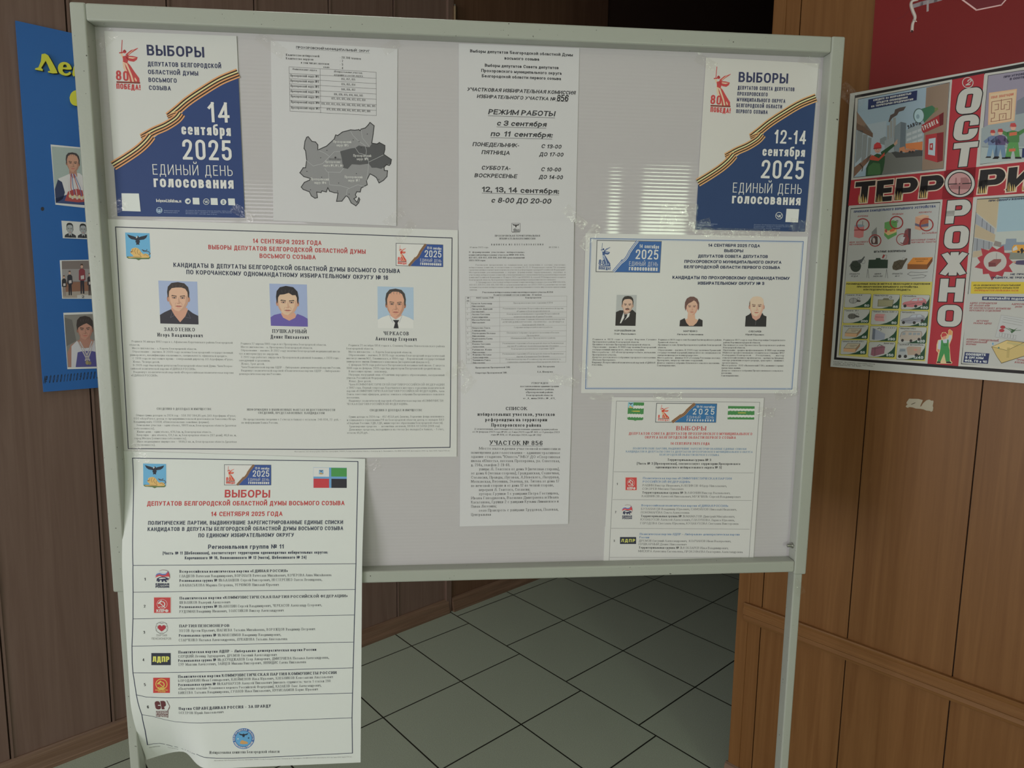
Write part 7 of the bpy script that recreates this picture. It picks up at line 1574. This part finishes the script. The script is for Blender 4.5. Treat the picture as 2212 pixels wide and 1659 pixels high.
o = mesh_obj('paper_scrap', [s.at(a, b, .0002*l+.0001) for a, b, l in p.V], p.F, p.M, None, p.I, loc=s.at(*p.V[0][:2]))
tag(o, s.label, s.cat)

# ------------------------------------------------------------------ blue honours board on the left wall
LR = (172, 172, 166)
s = Sheet(PL, 'honours_board', 'tall blue board with yellow raised letters and photographs on the brown wall', 'notice board', [px(K1, 128, 55), (330, 110), (330, 828), px(K2, 363, 1608)], .010, col=(38, 82, 136), ref=LR, thick=.008, part='blue_sheet', rough=.34)
p = s.part('handwritten_number', 'black handwritten number')
p.text(K2, '№0000110109000030', 362, 1538, 845, 1492, 62, 'hand', (32, 38, 48), 1, lo=.4)
p = s.part('screw_head', 'small dark screw'); p.disc(K2, 354, 82, 15, (44, 44, 48), 2, 17, 12)
broot = s.build()
def raised(name, polys, mat, parent, h0, h1, crop, label=None):
    """letters cut from sheet, standing off the board"""
    V, Fc = [], []
    for pts, hole in polys:
        P = [s.un(*px(crop, *q)) for q in pts]
        ar = sum(P[i-1][0]*P[i][1]-P[i][0]*P[i-1][1] for i in range(len(P)))
        if ar < 0: P = P[::-1]
        n = len(P); o = len(V)
        V += [s.pl.at(a, b, h1) for a, b in P]+[s.pl.at(a, b, h0) for a, b in P]
        if hole:
            Q = [s.un(*px(crop, *q)) for q in hole]; n2 = len(Q); V += [s.pl.at(a, b, h1) for a, b in Q]+[s.pl.at(a, b, h0) for a, b in Q]
            loops = [[Vector((a, b, 0)) for a, b in P], [Vector((a, b, 0)) for a, b in Q]]
            PP = P+Q; ix = list(range(n))+list(range(2*n, 2*n+n2))
            Fc += [(o+2*n+i, o+2*n+(i+1) % n2, o+2*n+n2+(i+1) % n2, o+2*n+n2+i) for i in range(n2)]
        else: loops = [[Vector((a, b, 0)) for a, b in P]]; PP = P; ix = list(range(n))
        for t in tessellate_polygon(loops):
            i, j, k = t; P_ = PP; cr = (P_[j][0]-P_[i][0])*(P_[k][1]-P_[i][1])-(P_[j][1]-P_[i][1])*(P_[k][0]-P_[i][0])
            Fc.append(tuple(o+ix[q] for q in ((i, j, k) if cr > 0 else (i, k, j))))
        Fc += [(o+i, o+n+i, o+n+(i+1) % n, o+(i+1) % n) for i in range(n)]
    ob = mesh_obj(name, V, Fc, [mat], parent)
    if label: ob['label'] = label
    return ob
YEL = ink((172, 172, 56), LR); BLKM = ink((24, 26, 30), LR)
let_l = [(345, 340), (372, 335), (398, 350), (420, 385), (450, 440), (470, 480), (476, 498), (440, 500), (400, 492), (398, 482), (418, 478), (395, 425), (378, 395), (362, 420), (340, 455), (355, 468), (352, 480), (290, 468), (292, 458), (318, 450), (340, 395)]
def loop(pts, n=4): return smooth(pts+[pts[0]], n)[:-1]
let_e = loop([(480, 455), (486, 428), (508, 409), (540, 406), (572, 420), (590, 447), (592, 466), (560, 468), (522, 465), (522, 484), (540, 500), (562, 497), (578, 486), (588, 500), (570, 515), (545, 519), (512, 509), (488, 488)], 3)
hole_e = [(522, 450), (524, 432), (538, 424), (552, 430), (558, 448), (540, 451)]
let_g = [(600, 505), (612, 440), (640, 430), (700, 440), (698, 462), (650, 455), (640, 520), (610, 524)]
let_o = loop([(578, 700), (588, 668), (608, 648), (640, 640), (680, 655), (700, 690), (700, 730), (680, 760), (640, 770), (605, 760), (585, 735)])
def off(pts, dx, dy): return [(x+dx, y+dy) for x, y in pts] if pts else None
for q, hq in ((let_l, None), (let_e, hole_e), (let_g, None), (let_o, None)):
    raised('letter_backing', [(off(q, 13, 5), off(hq, 13, 5))], BLKM, broot, .0103, .0125, K1, 'black letter layer')
    raised('raised_letter', [(q, hq)], YEL, broot, .0126, .0160, K1, 'yellow raised letter')
# photographs on the board
def photo(label, crop, corners, draw, group='photographs on the blue board', rim=(176, 178, 176)):
    f = Sheet(PL, 'photograph', label, 'photograph', [px(crop, *c) for c in corners], .0112, col=rim, ref=LR, thick=.0008, part='print', group=group, rough=.3)
    draw(f); f.build(); return f
def d1(f):
    m = quadmap(K1, [(430, 1105), (772, 1130), (780, 1600), (465, 1575)])
    p = f.part('printed_scene'); p.poly(m, [(0, 0), (1, 0), (1, 1), (0, 1)], (136, 148, 142), 1)
    p = f.part('portrait', 'man wearing many medals over a white and navy jacket')
    P = lambda q, c, l: p.poly(m, q, c, l)
    P([(0.0, 1), (.02, .78), (.12, .56), (.30, .50), (.46, .44), (.66, .44), (.80, .52), (1, .60), (1, 1)], (176, 176, 180), 2); P([(0, .76), (.10, .58), (.20, .62), (.26, .80), (.20, .92), (0, 1.0)], (44, 52, 76), 3)
    P([(0, .92), (.3, .84), (1, .92), (1, 1), (0, 1)], (50, 62, 96), 3); P([(.24, .95), (.34, .78), (.55, .72), (.8, .75), (.95, .92), (.6, .96)], (140, 66, 64), 4)
    P([(.40, .36), (.58, .36), (.60, .50), (.49, .54), (.40, .48)], (150, 112, 96), 3)
    face(p, m, .50, .27, .155, .155, (164, 126, 106), (128, 92, 76), (58, 54, 54), RECED, (60, 48, 44), layer=5, mode=1)
    for i in range(7):
        x = .36+.06*i; p.line(m, [(.42+.02*i, .46), (x, .70), (x+.03, .84)], .016, ((176, 172, 170), (150, 60, 62), (84, 96, 140))[i % 3], 8)
        p.disc(m, x+.03, .86+.02*(i % 2), .038, ((176, 164, 130), (166, 160, 148))[i % 2], 9, .032, 12)
def d2(f):
    for k, (cx, lab) in enumerate(((.24, 'black and white head of a man in a suit'), (.68, 'second black and white head of the same man'))):
        m0 = quadmap(K2, [(518, 185), (770, 200), (775, 330), (528, 322)])
        m = lambda x, y, cx=cx: m0(cx-.20+.40*x, .06+.92*y)
        p = f.part('portrait', lab)
        p.poly(m, [(0, 1), (.05, .84), (.30, .72), (.70, .72), (.95, .84), (1, 1)], (52, 54, 58), 1); p.poly(m, [(.36, .70), (.64, .70), (.60, .88), (.40, .88)], (150, 152, 152), 2); p.poly(m, [(.45, .80), (.55, .80), (.56, 1), (.44, 1)], (30, 32, 36), 3)
        face(p, m, .50, .42, .26, .34, (138, 142, 142), (104, 108, 108), (40, 42, 44), SHORT, (56, 58, 58), layer=4, mode=1)
def d3(f):
    m = quadmap(K2, [(514, 516), (800, 512), (808, 826), (524, 824)])
    p = f.part('printed_scene'); p.poly(m, [(0, 0), (1, 0), (1, 1), (0, 1)], (104, 96, 92), 1); p.poly(m, [(0, .22), (1, .22), (1, .55), (0, .55)], (126, 122, 120), 2); p.poly(m, [(0, .58), (1, .56), (1, .80), (0, .84)], (116, 84, 68), 2); p.poly(m, [(0, .84), (1, .80), (1, 1), (0, 1)], (136, 128, 118), 2)
    p.poly(m, [(.42, .92), (.98, .90), (.98, 1), (.42, 1)], (160, 158, 152), 3); p.text(m, '2', .56, 1.0, .66, 1.0, .07, 'cond', (40, 40, 40), 4, hi=2)
    for cx, y0_, k, top, leg in ((.22, .28, .66, (44, 44, 50), (38, 38, 44)), (.58, .10, .80, (112, 52, 58), (44, 42, 48)), (.05, .40, .56, (40, 40, 44), (120, 110, 104)), (.80, .34, .60, (50, 46, 50), (60, 54, 54))):
        p = f.part('person_print'); q = lambda x, y: m(cx+x*k*.5, y0_+y*k)
        p.poly(q, [(-.14, .50), (.14, .50), (.14, .98), (.03, .98), (0, .62), (-.04, .98), (-.14, .98)], leg, 5); p.poly(q, [(-.22, .20), (-.10, .14), (.10, .14), (.22, .20), (.24, .52), (.14, .54), (-.14, .54), (-.24, .52)], top, 6); p.disc(q, 0, .06, .09, (168, 136, 118), 7, .07, 12); p.poly(q, [(-.09, .05), (-.08, -.02), (.08, -.02), (.09, .05), (.0, .02)], (70, 56, 50), 8); p.poly(q, [(-.10, .38), (.14, .36), (.15, .48), (-.09, .50)], (160, 154, 150), 8)
def d4(f):
    m = quadmap(K2, [(535, 965), (850, 955), (862, 1395), (565, 1402)])
    p = f.part('printed_scene'); p.poly(m, [(0, 0), (1, 0), (1, 1), (0, 1)], (112, 110, 104), 1); p.poly(m, [(0, .05), (.2, .1), (.28, .5), (.0, .6)], (92, 90, 86), 2)
    p = f.part('portrait', 'young man with a fringe and medals on ribbons')
    P = lambda q, c, l: p.poly(m, q, c, l)
    P([(.02, 1), (.02, .72), (.12, .58), (.36, .48), (.70, .48), (.95, .60), (1, .75), (1, 1)], (140, 106, 94), 3); P([(.10, 1), (.14, .60), (.30, .50), (.38, .64), (.66, .64), (.78, .50), (.96, .60), (1, 1)], (166, 166, 168), 4); P([(.22, 1), (.30, .72), (.44, .70), (.68, .70), (.80, .72), (.86, 1)], (70, 68, 116), 5)
    P([(.38, .42), (.66, .42), (.66, .56), (.52, .66), (.38, .56)], (146, 108, 94), 4)
    face(p, m, .53, .29, .20, .19, (158, 118, 102), (124, 88, 74), (54, 48, 46), [(-1.05, .10), (-1.12, -.45), (-1.0, -.95), (-.6, -1.28), (.1, -1.36), (.7, -1.22), (1.06, -.85), (1.10, -.30), (1.02, .1), (.94, -.25), (.6, -.45), (.25, -.62), (-.2, -.50), (-.6, -.34), (-.88, -.20)], (56, 46, 42), layer=6, mode=1)
    for x0_, x1_ in ((.32, .56), (.76, .56), (.38, .62), (.70, .50)): p.line(m, [(x0_, .52), (x1_, .88)], .03, (178, 176, 176), 9); p.line(m, [(x0_, .52), (x1_, .88)], .008, (90, 70, 76), 10)
    p.disc(m, .55, .92, .05, (128, 118, 86), 10, .04, 14); p.disc(m, .62, .93, .045, (110, 104, 80), 11, .035, 14)
photo('colour photograph of a man with many medals, topmost on the blue board', K1, [(422, 1088), (772, 1122), (782, 1625), (462, 1590)], d1)
photo('small black and white print of two matching heads on the blue board', K2, [(512, 180), (772, 196), (778, 336), (524, 326)], d2)
photo('photograph of athletes on a winners podium, between two portraits on the blue board', K2, [(498, 510), (802, 504), (812, 832), (518, 830)], d3)
photo('colour photograph of a young man with medals, lowest on the blue board', K2, [(528, 948), (852, 938), (866, 1410), (562, 1418)], d4)

# ------------------------------------------------------------------ strips of clear tape
def tape(label, u, v, ang, ln, wd, h, plane=PB, seed=0, group='strips of clear tape on the notices', wr=.0006, bend=None):
    """strip centred on photo point (u,v); ang in degrees on the plane; lengths in metres"""
    a0, b0 = plane.un(u, v, h); r = random.Random(seed)
    ca, sa = math.cos(math.radians(ang)), math.sin(math.radians(ang))
    nx, ny = 22, 9; V, Fc = [], []
    ph = [r.uniform(0, 6.3) for _ in range(6)]
    for j in range(ny):
        for i in range(nx):
            x = (i/(nx-1)-.5)*ln; y = (j/(ny-1)-.5)*wd
            jag = (r.uniform(-.0012, .0012) if i in (0, nx-1) else 0)
            z = wr*(.5+.5*math.sin(x*310+ph[0]+2.2*math.sin(y*420+ph[1])))*(.5+.5*math.sin(y*300+x*90+ph[2]))
            z *= 1 if r.random() > .12 else 1.8
            a, b = a0+(x+jag)*ca-y*sa, b0+(x+jag)*sa+y*ca
            V.append(plane.at(a, b, h+z+(bend(a, b) if bend else 0)))
    for j in range(ny-1):
        for i in range(nx-1): q = j*nx+i; Fc.append((q, q+1, q+nx+1, q+nx))
    o = mesh_obj('clear_tape', V, Fc, [M_TAPE], None, loc=plane.at(a0, b0, h), smooth=True)
    return tag(o, label, 'tape', group)
H0 = .0026
TP = [('top left corner of the red statue poster on the left', 230, 84, 40, .034, .018), ('bottom left corner of the left statue poster', 247, 452, 35, .046, .018), ('bottom right corner of the left statue poster', 525, 460, -30, .040, .017),
      ('top left corner of the district map sheet', 585, 96, -35, .052, .019), ('top right corner of the district map sheet', 845, 100, 30, .030, .017), ('bottom right corner of the district map sheet', 852, 470, 40, .040, .017),
      ('bottom right corner of the opening hours sheet', 1242, 470, -42, .050, .018), ('left edge of the commission list, by the wide poster', 1000, 800, -60, .040, .017), ('bottom right corner of the commission list', 1218, 822, -14, .056, .018),
      ('lower left corner of the commission list', 1010, 832, 50, .034, .016), ('top right corner of the wide candidate poster', 876, 500, 50, .044, .018), ('right edge of the wide candidate poster', 985, 800, 40, .040, .017),
      ('bottom left corner of the wide candidate poster', 304, 985, -55, .050, .020), ('right edge of the long hanging poster', 792, 1010, 18, .052, .018),
      ('top left corner of the right statue poster', 1524, 134, -25, .040, .017), ('top right corner of the right statue poster', 1755, 132, -12, .050, .018), ('bottom left corner of the right statue poster', 1516, 488, 15, .034, .022), ('bottom right corner of the right statue poster', 1728, 488, -10, .040, .022),
      ('bare panel left of the right statue poster', 1466, 470, 0, .070, .050), ('top left corner of the landscape poster', 1275, 512, 55, .050, .019), ('top edge of the landscape poster, under the right statue poster', 1600, 503, 0, .150, .016), ('bottom right corner of the landscape poster', 1700, 850, 12, .050, .018), ('bottom left corner of the landscape poster', 1262, 800, -65, .036, .016),
      ('top edge of the sheet with the green crest, middle', 1442, 856, 2, .056, .014), ('top left corner of the sheet with the green crest', 1300, 858, -6, .046, .014), ('top right corner of the sheet with the green crest', 1655, 890, -4, .036, .018)]
for i, (t, u, v, a, ln, wd) in enumerate(TP):
    tape('clear tape at the '+t, u, v, a, ln, wd, H0+(.0012 if 'commission' in t or 'opening' in t else 0), seed=i*7+3)
o = tape('clear tape over the top left corner of the safety poster', 1838, 208, -48, .075, .030, .0112, PR, 99, None, .0012)
tg = tape('crumpled tape hanging from the right leg under the bottom rail', 1722, 1268, -58, .036, .020, DEP+.002, PB, 77, None, .0015)
